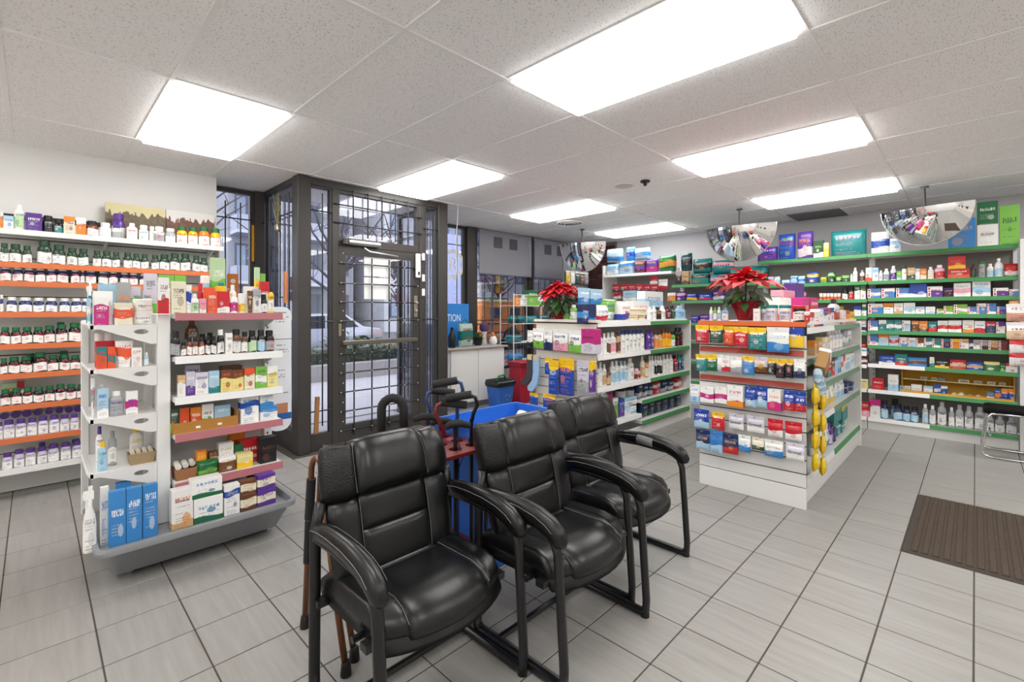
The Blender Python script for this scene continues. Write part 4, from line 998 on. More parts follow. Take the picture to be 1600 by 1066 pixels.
 ("white slat gondola's top end", 'goods on the white slat gondola', 'X', 3.93, [
  ('tall', 'WhSW', 3.081, 0.073, 0.121, 0.0, 1.305, 'pale bottle'),
  ('tall', 'hWSW', 2.994, 0.093, 0.161, 0.0, 1.305, 'clear green bottle'),
  ('tall', 'WnSW', 2.905, 0.072, 0.135, 0.0, 1.305, 'clear bottle with tan label'),
 ]),
 ("white slat gondola's upper side shelf", 'goods on the white slat gondola', 'Y', 2.74, [
  ('tall', 'WWSK', 4.036, 0.055, 0.235, 0.0, 0.945, 'white bottle with black cap'),
  ('tall', 'WWSK', 4.1, 0.062, 0.232, 0.0, 0.945, 'white bottle with black cap'),
  ('tall', 'WWSW', 4.178, 0.069, 0.222, 0.0, 0.945, 'white bottle'),
  ('tall', 'WNSW', 4.254, 0.07, 0.227, 0.0, 0.945, 'white bottle with brown label'),
  ('tall', 'WpSW', 4.348, 0.102, 0.228, 0.0, 0.945, 'white bottle with pink label'),
  ('tall', 'nNSN', 4.45, 0.074, 0.229, 0.0, 0.945, 'gold bottle'),
  ('tall', 'WWGB', 4.531, 0.073, 0.244, 0.0, 0.945, 'white bottle with blue cap'),
  ('tall', 'WWGB', 4.612, 0.074, 0.243, 0.0, 0.945, 'white bottle with blue cap'),
  ('tall', 'WWGB', 4.695, 0.076, 0.243, 0.0, 0.945, 'white bottle with blue cap'),
  ('tall', 'WWGB', 4.78, 0.078, 0.242, 0.0, 0.945, 'white bottle with blue cap'),
  ('tall', 'WWGB', 4.867, 0.08, 0.241, 0.0, 0.945, 'white bottle with blue cap'),
  ('tall', 'WWGB', 4.956, 0.082, 0.241, 0.0, 0.945, 'white bottle with blue cap'),
  ('tall', 'PPWP', 5.097, 0.081, 0.237, 0.0, 0.945, 'purple bottle'),
  ('tall', 'PPWP', 5.187, 0.083, 0.234, 0.0, 0.945, 'purple bottle'),
  ('tall', 'nOWN', 5.296, 0.085, 0.208, 0.0, 0.945, 'tan bottle'),
  ('tall', 'nOWN', 5.391, 0.087, 0.205, 0.0, 0.945, 'tan bottle'),
  ('tall', 'OYRN', 5.486, 0.068, 0.226, 0.0, 0.945, 'gold and red bottle'),
  ('tall', 'OYRN', 5.564, 0.069, 0.224, 0.0, 0.945, 'gold and red bottle'),
  ('tall', 'OYRN', 5.643, 0.07, 0.221, 0.0, 0.945, 'gold and red bottle'),
  ('tall', 'hWFF', 5.746, 0.091, 0.189, 0.0, 0.945, 'green bottle'),
  ('tall', 'KKRK', 5.857, 0.095, 0.24, 0.0, 0.945, 'black bottle'),
  ('tall', 'KKRK', 5.964, 0.097, 0.237, 0.0, 0.945, 'black bottle'),
  ('tall', 'KKRK', 6.073, 0.099, 0.234, 0.0, 0.945, 'black bottle'),
 ]),
 ("white slat gondola's middle side shelf", 'goods on the white slat gondola', 'Y', 2.74, [
  ('tall', 'WWSW', 4.035, 0.059, 0.249, 0.0, 0.62, 'white lotion bottle'),
  ('tall', 'WWSW', 4.101, 0.06, 0.252, 0.0, 0.62, 'white lotion bottle'),
  ('tall', 'WnSW', 4.173, 0.06, 0.227, 0.0, 0.62, 'white bottle with tan label'),
  ('tall', 'NnWN', 4.25, 0.079, 0.167, 0.0, 0.62, 'amber bottle'),
  ('tall', 'WbSW', 4.334, 0.075, 0.242, 0.0, 0.62, 'white bottle with pale blue label'),
  ('tall', 'WbSW', 4.417, 0.077, 0.244, 0.0, 0.62, 'white bottle with pale blue label'),
  ('tall', 'WbAb', 4.51, 0.069, 0.234, 0.0, 0.62, 'white and blue bottle'),
  ('tall', 'WbAb', 4.587, 0.071, 0.228, 0.0, 0.62, 'white and blue bottle'),
  ('tall', 'WWFW', 4.714, 0.126, 0.248, 0.0, 0.62, 'broad white bottle'),
  ('tall', 'pNWW', 4.858, 0.131, 0.122, 0.0, 0.62, 'small pink bottle'),
  ('tall', 'CnWW', 4.972, 0.078, 0.253, 0.0, 0.62, 'cream bottle'),
  ('tall', 'OCWN', 5.056, 0.073, 0.215, 0.0, 0.62, 'amber bottle'),
  ('tall', 'WWSW', 5.136, 0.056, 0.246, 0.0, 0.62, 'white lotion bottle'),
  ('tall', 'WWSW', 5.201, 0.057, 0.241, 0.0, 0.62, 'white lotion bottle'),
  ('tall', 'WKSW', 5.277, 0.055, 0.236, 0.0, 0.62, 'white bottle with black label'),
  ('tall', 'WKSW', 5.341, 0.056, 0.232, 0.0, 0.62, 'white bottle with black label'),
  ('tall', 'WKSW', 5.406, 0.057, 0.227, 0.0, 0.62, 'white bottle with black label'),
  ('tall', 'WWSW', 5.501, 0.081, 0.236, 0.0, 0.62, 'white lotion bottle'),
  ('tall', 'WWSW', 5.593, 0.083, 0.23, 0.0, 0.62, 'white lotion bottle'),
  ('tall', 'WWSW', 5.687, 0.085, 0.224, 0.0, 0.62, 'white lotion bottle'),
  ('tall', 'RUWK', 5.812, 0.101, 0.208, 0.0, 0.62, 'dark red bottle'),
  ('tall', 'TDWT', 5.916, 0.085, 0.209, 0.0, 0.62, 'teal bottle'),
  ('tall', 'TDWT', 6.012, 0.087, 0.203, 0.0, 0.62, 'teal bottle'),
 ]),
 ("white slat gondola's lower green shelf", 'goods on the white slat gondola', 'Y', 2.74, [
  ('pack', 'DSW', 4.904, 0.112, 0.177, 0.0, 0.39, 'navy pad pack'),
  ('pack', 'DSW', 5.027, 0.116, 0.17, 0.0, 0.39, 'navy pad pack'),
  ('pack', 'DSW', 5.153, 0.119, 0.163, 0.0, 0.39, 'navy pad pack'),
  ('pack', 'RWS', 5.324, 0.156, 0.152, 0.0, 0.39, 'red pad pack'),
  ('pack', 'DSW', 5.505, 0.161, 0.15, 0.0, 0.39, 'navy pad pack'),
  ('pack', 'DSW', 5.68, 0.168, 0.146, 0.0, 0.39, 'navy pad pack'),
  ('pack', 'RWS', 5.891, 0.196, 0.146, 0.0, 0.39, 'red pad pack'),
 ]),
 ("white slat gondola's bottom shelf", 'goods on the white slat gondola', 'Y', 2.74, [
  ('pack', 'DFS', 5.007, 0.147, 0.178, 0.0, 0.158, 'dark blue pad pack with oval'),
  ('pack', 'DFS', 5.167, 0.153, 0.177, 0.0, 0.158, 'dark blue pad pack with oval'),
  ('pack', 'DFS', 5.334, 0.16, 0.175, 0.0, 0.158, 'dark blue pad pack with oval'),
  ('pack', 'DFS', 5.508, 0.167, 0.174, 0.0, 0.158, 'dark blue pad pack with oval'),
  ('pack', 'DFS', 5.69, 0.175, 0.172, 0.0, 0.158, 'dark blue pad pack with oval'),
  ('pack', 'DFS', 5.88, 0.183, 0.171, 0.0, 0.158, 'dark blue pad pack with oval'),
 ]),
 ("white slat gondola's low white shelf", 'goods on the white slat gondola', 'Y', 2.74, [
  ('box', 'MPp', 4.131, 0.11, 0.294, 0.0, 0.25, 'pink carton'),
  ('box', 'MPp', 4.25, 0.114, 0.279, 0.0, 0.25, 'pink carton'),
  ('box', 'hWF', 4.366, 0.091, 0.218, 0.0, 0.25, 'green carton'),
  ('box', 'BPW', 4.485, 0.106, 0.194, 0.0, 0.25, 'purple-blue carton'),
  ('box', 'WbA', 4.606, 0.119, 0.1, 0.0, 0.25, 'white and blue carton'),
  ('box', 'WbA', 4.736, 0.124, 0.081, 0.0, 0.25, 'white and blue carton'),
  ('box', 'WbA', 4.678, 0.25, 0.086, 0.0, 0.35, 'white and blue carton stacked on top'),
  ('jar', 'WWSK', 4.605, 0.129, 0.104, 0.03, 0.436, 'white tub with black lid'),
  ('jar', 'WWSK', 4.786, 0.128, 0.088, 0.03, 0.436, 'white tub with black lid'),
 ]),
 ("right wall's top shelf", 'goods on the right wall shelves', 'X', 6.97, [
  ('pack', 'PBp', 2.022, 0.26, 0.198, 0.0, 2.075, 'purple and blue nappy pack'),
  ('pack', 'BPh', 1.785, 0.206, 0.349, 0.0, 2.075, 'blue nappy pack with yellow top'),
  ('pack', 'PVO', 1.571, 0.183, 0.356, 0.0, 2.075, 'purple striped nappy pack'),
  ('box', 'FWh', 1.417, 0.105, 0.219, 0.0, 2.075, 'green and white carton'),
  ('box', 'YyW', 1.331, 0.054, 0.178, -0.02, 2.075, 'slim yellow carton'),
  ('pack', 'TTp', 1.114, 0.376, 0.318, 0.0, 2.075, 'large teal underwear pack'),
  ('pack', 'WBb', 0.801, 0.181, 0.261, 0.0, 2.075, 'white and blue pack'),
 ]),
 ("right wall's top shelf end", 'goods on the right wall shelves', 'X', 6.97, [
  ('pack', 'WbA', 0.662, 0.106, 0.168, 0.0, 2.075, 'white and pale blue pack'),
  ('box', 'AAn', 0.105, 0.215, 0.318, 0.0, 2.075, 'blue carton with hands picture'),
  ('box', 'WWS', -0.088, 0.154, 0.228, 0.0, 2.075, 'white carton'),
  ('box', 'GGW', -0.089, 0.158, 0.238, 0.0, 2.303, 'green carton on top of white one'),
  ('box', 'hhG', -0.247, 0.14, 0.403, 0.0, 2.075, 'bright green carton with white panel'),
 ]),
 ("right wall's second shelf", 'goods on the right wall shelves', 'X', 6.97, [
  ('pack', 'bWA', 1.973, 0.073, 0.115, 0.0, 1.752, 'pale blue wrapped pack'),
  ('pack', 'bWA', 1.896, 0.072, 0.111, 0.0, 1.752, 'pale blue wrapped pack'),
  ('pack', 'bWA', 1.792, 0.098, 0.062, 0.0, 1.752, 'low pale blue pack'),
  ('pack', 'bAW', 1.697, 0.085, 0.11, 0.0, 1.752, 'pale blue wrapped pack'),
  ('pack', 'bAW', 1.609, 0.083, 0.105, 0.0, 1.752, 'pale blue wrapped pack'),
  ('pack', 'BYW', 1.488, 0.137, 0.148, 0.0, 1.752, 'blue and yellow pack'),
  ('pack', 'hYF', 1.364, 0.07, 0.08, 0.0, 1.752, 'lime green pack'),
  ('pack', 'FhW', 1.285, 0.084, 0.142, 0.0, 1.752, 'green wrapped pack'),
  ('pack', 'hFW', 1.205, 0.063, 0.072, 0.0, 1.752, 'lime green pack'),
  ('box', 'FhW', 1.132, 0.075, 0.086, 0.0, 1.752, 'green and white carton'),
  ('tall', 'WWSW', 1.074, 0.026, 0.102, 0.0, 1.752, 'white bottle'),
  ('tall', 'WWSW', 1.038, 0.043, 0.172, 0.0, 1.752, 'white bottle'),
  ('tall', 'WNSS', 0.969, 0.046, 0.139, 0.0, 1.752, 'white bottle with grey cap'),
  ('box', 'WES', 0.905, 0.059, 0.164, 0.0, 1.752, 'white carton'),
  ('box', 'WbA', 0.843, 0.056, 0.16, 0.0, 1.752, 'white and blue carton'),
  ('tall', 'WVSW', 0.792, 0.037, 0.124, 0.0, 1.752, 'clear bottle'),
  ('tall', 'WSAW', 0.741, 0.054, 0.143, 0.0, 1.752, 'clear bottle'),
  ('tall', 'VPWW', 0.681, 0.043, 0.167, 0.0, 1.752, 'lilac bottle'),
 ]),
 ("right wall's second shelf end", 'goods on the right wall shelves', 'X', 6.97, [
  ('tall', 'VPWW', 0.676, 0.051, 0.171, 0.0, 1.752, 'lilac bottle'),
  ('box', 'hbW', 0.626, 0.04, 0.107, 0.0, 1.752, 'lime and blue carton'),
  ('pill', 'WWRF', 0.581, 0.047, 0.17, 0.0, 1.752, 'white bottle with green cap'),
  ('box', 'nFW', 0.518, 0.066, 0.138, 0.0, 1.752, 'tan carton'),
  ('box', 'WVS', 0.462, 0.037, 0.124, 0.0, 1.752, 'slim white carton'),
  ('box', 'OCW', 0.414, 0.051, 0.121, 0.0, 1.752, 'orange carton'),
  ('tall', 'WCSW', 0.354, 0.052, 0.138, 0.0, 1.752, 'white bottle'),
  ('tall', 'pRWW', 0.282, 0.085, 0.155, 0.0, 1.752, 'pink bottle'),
  ('box', 'REW', 0.127, 0.172, 0.103, 0.0, 1.752, 'red display carton'),
  ('box', 'RYE', 0.142, 0.136, 0.136, 0.01, 1.855, 'red and yellow carton stacked on top'),
  ('tall', 'KFNK', 0.015, 0.039, 0.148, 0.0, 1.752, 'dark bottle'),
  ('can', 'SSFG', -0.047, 0.051, 0.174, 0.0, 1.752, 'silver canister with green top'),
  ('tall', 'WbYW', -0.11, 0.048, 0.14, 0.0, 1.752, 'white bottle with blue and yellow label'),
  ('jug', 'WbWW', -0.171, 0.064, 0.193, 0.0, 1.752, 'large white bottle with blue label'),
  ('pack', 'RWE', -0.26, 0.103, 0.132, 0.0, 1.752, 'red and white pack'),
 ]),
 ("right wall's third shelf", 'goods on the right wall shelves', 'X', 6.97, [
  ('box', 'AWR', 0.855, 0.125, 0.114, 0.0, 1.552, 'blue carton with white hand'),
  ('box', 'AWR', 0.723, 0.122, 0.113, 0.0, 1.552, 'blue carton with white hand'),
  ('box', 'AWR', 0.595, 0.118, 0.113, 0.0, 1.552, 'blue carton with white hand'),
  ('box', 'BWB', 0.459, 0.145, 0.154, 0.0, 1.552, 'royal blue carton with white diamond'),
  ('box', 'PWR', 0.32, 0.125, 0.119, 0.0, 1.552, 'purple carton'),
  ('box', 'UPW', 0.216, 0.085, 0.103, 0.1, 1.552, 'dark purple carton set back'),
  ('box', 'WpS', 0.1, 0.132, 0.148, 0.0, 1.552, 'white and pink carton'),
  ('box', 'WbA', -0.043, 0.136, 0.164, 0.0, 1.552, 'tall white carton with blue base'),
  ('box', 'PWR', -0.185, 0.109, 0.086, 0.0, 1.552, 'purple carton'),
  ('box', 'AWR', -0.278, 0.065, 0.069, 0.0, 1.552, 'blue carton'),
 ]),
 ("right wall's fourth shelf", 'goods on the right wall shelves', 'X', 6.97, [
  ('box', 'AWR', 0.842, 0.141, 0.12, 0.0, 1.366, 'blue carton'),
  ('box', 'WON', 0.721, 0.091, 0.125, 0.0, 1.366, 'white carton with orange circle'),
  ('box', 'WnO', 0.63, 0.08, 0.124, 0.0, 1.366, 'white carton with tan circle'),
  ('box', 'WbS', 0.535, 0.099, 0.127, 0.0, 1.366, 'white carton with pale blue base'),
  ('box', 'WbO', 0.441, 0.078, 0.083, 0.0, 1.366, 'white and blue carton'),
  ('box', 'WbS', 0.356, 0.079, 0.082, 0.0, 1.366, 'white carton with pale blue base'),
  ('box', 'hWR', 0.277, 0.055, 0.058, 0.0, 1.366, 'lime green carton'),
  ('box', 'hWR', 0.21, 0.075, 0.089, 0.0, 1.366, 'lime green carton'),
  ('box', 'hWR', 0.115, 0.107, 0.106, 0.0, 1.366, 'wide lime green carton'),
  ('box', 'AWR', 0.026, 0.065, 0.08, 0.0, 1.366, 'blue carton'),
  ('box', 'AWR', -0.045, 0.07, 0.113, 0.0, 1.366, 'blue carton'),
  ('box', 'AWR', -0.119, 0.068, 0.113, 0.0, 1.366, 'blue carton'),
  ('box', 'PAR', -0.19, 0.062, 0.081, 0.0, 1.366, 'purple carton'),
  ('box', 'OCW', -0.276, 0.066, 0.069, -0.03, 1.437, 'orange carton lying on top'),
 ]),
 ("right wall's fifth shelf", 'goods on the right wall shelves', 'X', 6.97, [
  ('box', 'AWR', 0.864, 0.095, 0.119, 0.0, 1.169, 'blue carton'),
  ('box', 'TWS', 0.776, 0.069, 0.125, 0.0, 1.169, 'teal and white carton'),
  ('box', 'TWS', 0.705, 0.067, 0.126, 0.0, 1.169, 'teal and white carton'),
  ('box', 'TWS', 0.635, 0.066, 0.127, 0.0, 1.169, 'teal and white carton'),
  ('box', 'bWR', 0.56, 0.071, 0.123, 0.0, 1.169, 'pale blue carton'),
  ('box', 'NOW', 0.484, 0.06, 0.118, 0.0, 1.169, 'brown carton'),
  ('box', 'ONW', 0.414, 0.073, 0.119, 0.0, 1.169, 'orange carton'),
  ('box', 'TRW', 0.337, 0.07, 0.116, 0.0, 1.169, 'teal carton with red corner'),
  ('box', 'WRn', 0.255, 0.082, 0.125, 0.0, 1.169, 'white carton with red top'),
  ('box', 'WRn', 0.158, 0.104, 0.129, 0.0, 1.169, 'white carton with red top'),
  ('box', 'WOn', 0.053, 0.088, 0.132, 0.0, 1.169, 'white carton with orange figure'),
  ('box', 'WRA', -0.033, 0.078, 0.126, 0.0, 1.169, 'white carton with red top'),
  ('box', 'DRW', -0.113, 0.074, 0.121, 0.0, 1.169, 'navy and red carton'),
  ('box', 'WPR', -0.185, 0.063, 0.122, 0.0, 1.169, 'white and purple carton'),
 ]),
 ("right wall's sixth shelf", 'goods on the right wall shelves', 'X', 6.97, [
  ('box', 'AWR', 0.867, 0.101, 0.138, 0.0, 0.996, 'blue carton with white shape'),
  ('box', 'bOW', 0.767, 0.092, 0.134, 0.0, 0.996, 'pale blue carton'),
  ('box', 'bRW', 0.671, 0.088, 0.127, 0.0, 0.996, 'pale blue carton with red stripe'),
  ('box', 'WAR', 0.589, 0.066, 0.104, 0.0, 0.996, 'white and blue carton'),
  ('box', 'bWR', 0.517, 0.072, 0.101, 0.0, 0.996, 'pale blue carton'),
  ('box', 'NWR', 0.445, 0.065, 0.104, 0.0, 0.996, 'brown and white carton'),
  ('box', 'TWR', 0.376, 0.068, 0.106, 0.0, 0.996, 'teal and white carton'),
  ('box', 'TWR', 0.305, 0.068, 0.103, 0.0, 0.996, 'teal and white carton'),
  ('box', 'DTR', 0.232, 0.071, 0.103, 0.0, 0.996, 'dark teal carton'),
  ('box', 'OYR', 0.157, 0.069, 0.101, 0.0, 0.996, 'orange carton'),
  ('box', 'WnR', 0.085, 0.07, 0.104, 0.0, 0.996, 'white and tan carton'),
  ('box', 'DWR', 0.032, 0.031, 0.099, 0.0, 0.996, 'navy carton'),
  ('box', 'SWR', -0.009, 0.048, 0.101, 0.0, 0.996, 'grey carton'),
  ('box', 'SKR', -0.064, 0.057, 0.101, 0.0, 0.996, 'grey carton'),
  ('box', 'nNR', -0.132, 0.071, 0.099, 0.0, 0.996, 'olive tan carton'),
  ('box', 'UNR', -0.204, 0.066, 0.102, 0.0, 0.996, 'brown carton'),
 ]),
 ("right wall's seventh shelf", 'goods on the right wall shelves', 'X', 6.97, [
  ('box', 'BWb', 0.736, 0.147, 0.103, 0.0, 0.776, 'blue carton'),
  ('box', 'TRW', 0.607, 0.108, 0.129, 0.0, 0.776, 'teal carton with red end'),
  ('box', 'ANn', 0.467, 0.16, 0.098, 0.0, 0.776, 'slate blue carton'),
  ('box', 'WTh', 0.343, 0.039, 0.113, 0.0, 0.776, 'slim white and teal carton'),
  ('box', 'KYW', 0.261, 0.119, 0.083, 0.0, 0.776, 'black and yellow carton'),
  ('box', 'RnW', 0.133, 0.125, 0.097, 0.0, 0.776, 'red carton with cream band'),
  ('box', 'BnW', 0.003, 0.124, 0.081, 0.0, 0.776, 'blue carton with cream band'),
  ('box', 'GyW', -0.122, 0.114, 0.095, 0.0, 0.776, 'green carton with yellow band'),
  ('box', 'GhW', -0.201, 0.038, 0.084, 0.0, 0.776, 'small green carton'),
  ('box', 'WRn', -0.262, 0.081, 0.093, -0.03, 0.776, 'white carton with red print'),
 ]),
 ("right wall's eighth shelf", 'goods on the right wall shelves', 'X', 6.97, [
  ('box', 'RRW', 0.817, 0.109, 0.134, 0.0, 0.474, 'red first-aid carton'),
  ('box', 'WbS', 0.678, 0.092, 0.189, 0.0, 0.474, 'white and grey carton'),
  ('box', 'bWK', 0.604, 0.038, 0.066, 0.06, 0.474, 'pale blue carton in yellow tray'),
  ('box', 'WnK', 0.556, 0.051, 0.066, 0.06, 0.474, 'white carton with dark print in tray'),
  ('box', 'WnW', 0.477, 0.092, 0.088, 0.06, 0.474, 'white carton with tan print in tray'),
  ('box', 'WbW', 0.378, 0.08, 0.083, 0.06, 0.474, 'white carton with faint blue print in tray'),
  ('box', 'BWA', 0.3, 0.054, 0.111, 0.06, 0.474, 'blue carton in yellow tray'),
  ('box', 'BWA', 0.245, 0.051, 0.098, 0.06, 0.474, 'blue carton in yellow tray'),
  ('lay', 'WWSW', 0.166, 0.053, 0.034, 0.06, 0.474, 'white bandage roll'),
  ('lay', 'WWSW', 0.108, 0.055, 0.041, 0.06, 0.474, 'white bandage roll'),
  ('lay', 'nnCn', 0.043, 0.049, 0.035, 0.06, 0.474, 'tan bandage roll'),
  ('lay', 'CCnC', -0.021, 0.073, 0.033, 0.06, 0.474, 'cream bandage roll'),
  ('box', 'AWO', -0.112, 0.053, 0.074, 0.06, 0.474, 'small blue carton in tray'),
  ('box', 'BOW', -0.167, 0.047, 0.114, 0.06, 0.474, 'blue and orange carton in tray'),
  ('box', 'BOW', -0.217, 0.049, 0.123, 0.06, 0.474, 'blue and orange carton in tray'),
  ('box', 'BOW', -0.268, 0.048, 0.126, 0.06, 0.474, 'blue and orange carton in tray'),
 ]),
 ("right wall's bottom shelf", 'goods on the right wall shelves', 'X', 6.97, [
  ('box', 'RpW', 0.94, 0.085, 0.171, 0.0, 0.14, 'red carton'),
  ('box', 'WMW', 0.844, 0.095, 0.213, 0.0, 0.14, 'white carton with magenta base'),
  ('pill', 'DbWK', 0.759, 0.068, 0.216, 0.0, 0.14, 'navy jar with black lid'),
  ('pill', 'DbWK', 0.675, 0.07, 0.227, 0.1, 0.14, 'navy jar with black lid'),
  ('pill', 'DbWK', 0.637, 0.084, 0.179, 0.0, 0.14, 'navy jar with black lid'),
  ('pill', 'DbWK', 0.56, 0.065, 0.174, 0.0, 0.14, 'navy jar with black lid'),
  ('pill', 'DbWK', 0.49, 0.068, 0.175, 0.0, 0.14, 'navy jar with black lid'),
  ('tall', 'SbWW', 0.399, 0.052, 0.22, 0.0, 0.14, 'clear bottle'),
  ('tall', 'SWSW', 0.338, 0.054, 0.213, 0.0, 0.14, 'clear bottle'),
  ('tall', 'SWDS', 0.262, 0.073, 0.263, 0.0, 0.14, 'clear grey bottle'),
  ('tall', 'SWSW', 0.184, 0.047, 0.214, 0.0, 0.14, 'clear bottle'),
  ('tall', 'SWDS', 0.121, 0.064, 0.251, 0.0, 0.14, 'clear grey bottle'),
  ('tall', 'SWDS', 0.049, 0.065, 0.246, 0.0, 0.14, 'clear grey bottle'),
  ('tall', 'SWDS', -0.034, 0.077, 0.246, 0.0, 0.14, 'broad clear bottle'),
  ('tall', 'SWDS', -0.109, 0.056, 0.186, 0.0, 0.14, 'clear grey bottle'),
  ('tall', 'SWDS', -0.18, 0.071, 0.175, 0.0, 0.14, 'clear grey bottle'),
  ('tall', 'SWDS', -0.262, 0.075, 0.176, 0.0, 0.14, 'clear grey bottle'),
 ]),
 ("right wall's left bay third shelf", 'goods on the right wall shelves', 'X', 6.97, [
  ('jar', 'WEOW', 1.392, 0.036, 0.085, 0.0, 1.54, 'small orange and white tub'),
  ('jar', 'WEOW', 1.353, 0.035, 0.083, 0.0, 1.54, 'small orange and white tub'),
  ('jar', 'WEOW', 1.315, 0.035, 0.082, 0.0, 1.54, 'small orange and white tub'),
  ('jar', 'WEOW', 1.277, 0.035, 0.081, 0.0, 1.54, 'small orange and white tub'),
  ('jar', 'WEOW', 1.239, 0.034, 0.08, 0.0, 1.54, 'small orange and white tub'),
  ('jar', 'WEOW', 1.202, 0.034, 0.079, 0.0, 1.54, 'small orange and white tub'),
  ('pill', 'KWKK', 1.141, 0.058, 0.148, 0.0, 1.54, 'dark syrup bottle'),
  ('pill', 'NRWK', 1.078, 0.052, 0.146, 0.0, 1.54, 'red-labelled syrup bottle'),
  ('box', 'WGW', 1.016, 0.052, 0.173, 0.0, 1.54, 'white and green carton'),
  ('box', 'WGO', 0.96, 0.05, 0.171, 0.0, 1.54, 'white, green and orange carton'),
  ('box', 'MpW', 1.598, 0.08, 0.102, 0.0, 1.54, 'pink carton'),
  ('box', 'pWR', 1.687, 0.068, 0.097, 0.0, 1.54, 'pale pink carton'),
 ]),
 ("right wall's left bay fourth shelf", 'goods on the right wall shelves', 'X', 6.97, [
  ('box', 'WBW', 1.015, 0.067, 0.122, 0.0, 1.338, 'white and blue carton'),
  ('pill', 'GWGW', 0.951, 0.05, 0.143, 0.0, 1.338, 'green pot'),
 ]),
 ("right wall's left bay fifth shelf", 'goods on the right wall shelves', 'X', 6.97, [
  ('pack', 'WPK', 0.975, 0.092, 0.141, 0.0, 1.15, 'white pack with purple swirls'),
 ]),
 ("right wall's left bay lower shelf", 'goods on the right wall shelves', 'X', 6.97, [
  ('box', 'UWp', 0.953, 0.065, 0.093, 0.0, 0.76, 'maroon carton with pale figures'),
 ]),
 ("right wall's left bay sixth shelf", 'goods on the right wall shelves', 'X', 6.97, [
  ('box', 'WAh', 0.955, 0.06, 0.051, 0.0, 0.905, 'white carton with blue and green stripes'),
  ('pack', 'RRW', 0.958, 0.061, 0.052, 0.0, 0.956, 'red pack on white carton'),
 ]),
 ("right wall's left bay low shelf", 'goods on the right wall shelves', 'X', 6.97, [
  ('box', 'yCK', 0.949, 0.071, 0.108, 0.0, 0.474, 'cream carton with dark oval'),
 ]),
 ('far green shelf', 'packs on the far end of the right wall', 'X', 6.97, [
  ('box', 'KSn', 3.262, 0.098, 0.217, 0.0, 1.8, 'black carton with legs picture'),
  ('box', 'nNK', 3.157, 0.102, 0.207, 0.0, 1.8, 'carton with skin-tone figure'),
  ('pack', 'TKn', 2.947, 0.282, 0.173, 0.0, 1.8, 'teal underwear pack'),
  ('pack', 'TpK', 2.664, 0.276, 0.143, 0.0, 1.8, 'teal underwear pack with red stripe'),
  ('pack', 'TTS', 2.412, 0.213, 0.223, 0.0, 1.8, 'plain teal pack'),
  ('pack', 'TFS', 2.156, 0.29, 0.221, 0.0, 1.8, 'broad dark teal pack'),
  ('pack', 'XKS', 3.154, 0.172, 0.268, 0.0, 2.017, 'very dark teal pack'),
  ('pack', 'TKn', 2.917, 0.29, 0.212, 0.0, 1.973, 'teal pack with figure'),
  ('pack', 'TpK', 2.61, 0.305, 0.198, 0.0, 1.943, 'teal pack with red stripe'),
 ]),
 ('far second green shelf', 'packs on the far end of the right wall', 'X', 6.97, [
  ('box', 'OWN', 3.378, 0.125, 0.129, 0.0, 1.555, 'orange and white carton'),
  ('pack', 'PpV', 3.235, 0.151, 0.147, 0.0, 1.555, 'purple pack'),
  ('pack', 'BYV', 3.069, 0.171, 0.123, 0.0, 1.555, 'blue pack with yellow base'),
  ('pack', 'BMV', 2.868, 0.214, 0.105, 0.0, 1.555, 'blue pack with pink flowers'),
  ('pack', 'PVp', 2.671, 0.17, 0.151, 0.0, 1.555, 'purple pack'),
 ]),
 ('far third green shelf', 'packs on the far end of the right wall', 'X', 6.97, [
  ('pack', 'BPV', 3.018, 0.135, 0.113, 0.0, 1.22, 'blue-purple pack'),
  ('pack', 'PVp', 2.871, 0.143, 0.129, 0.0, 1.22, 'purple pack'),
 ]),
 ('far white shelf', 'packs on the far end of the right wall', 'X', 6.97, [
  ('pack', 'bWA', 4.465, 0.235, 0.191, 0.0, 2.02, 'pale blue pack'),
  ('pack', 'bAn', 4.2, 0.285, 0.224, 0.0, 2.02, 'pale blue pack with figure'),
  ('pack', 'UPn', 3.943, 0.21, 0.205, 0.0, 2.02, 'dark plum pack'),
  ('pack', 'PMn', 3.725, 0.212, 0.22, 0.0, 2.02, 'purple pack'),
  ('pack', 'GOh', 3.471, 0.281, 0.26, 0.0, 2.02, 'green pack with orange band'),
  ('pack', 'bAn', 4.439, 0.309, 0.229, 0.0, 2.244, 'pale blue pack stacked on top'),
  ('pack', 'ABn', 4.142, 0.168, 0.235, 0.05, 2.244, 'mid blue pack stacked on top'),
  ('pack', 'bAn', 3.907, 0.267, 0.199, 0.0, 2.24, 'light blue pack stacked on top'),
 ]),
 ('far red peg bay', 'packs on the far end of the right wall', 'X', 7.02, [
  ('pouch', 'RUW', 4.412, 0.135, 0.145, 0.0, 1.719, 'small red pack'),
  ('pouch', 'RUW', 4.261, 0.132, 0.143, 0.0, 1.715, 'small red pack'),
  ('pouch', 'RUW', 4.115, 0.128, 0.142, 0.0, 1.711, 'small red pack'),
  ('pouch', 'RUW', 3.972, 0.125, 0.14, 0.0, 1.707, 'small red pack'),
  ('pouch', 'RUW', 3.833, 0.122, 0.138, 0.0, 1.703, 'small red pack'),
  ('pouch', 'RUW', 3.697, 0.119, 0.136, 0.0, 1.699, 'small red pack'),
  ('pouch', 'RWU', 4.389, 0.15, 0.099, 0.0, 1.613, 'small red pack in lower row'),
  ('pouch', 'RWU', 4.217, 0.145, 0.097, 0.0, 1.609, 'small red pack in lower row'),
  ('pouch', 'RWU', 4.05, 0.141, 0.096, 0.0, 1.606, 'small red pack in lower row'),
  ('pouch', 'RWU', 3.888, 0.137, 0.095, 0.0, 1.603, 'small red pack in lower row'),
  ('pouch', 'RWU', 3.731, 0.133, 0.093, 0.0, 1.6, 'small red pack in lower row'),
  ('pouch', 'WRF', 3.524, 0.152, 0.167, -0.05, 1.735, 'white and red pack'),
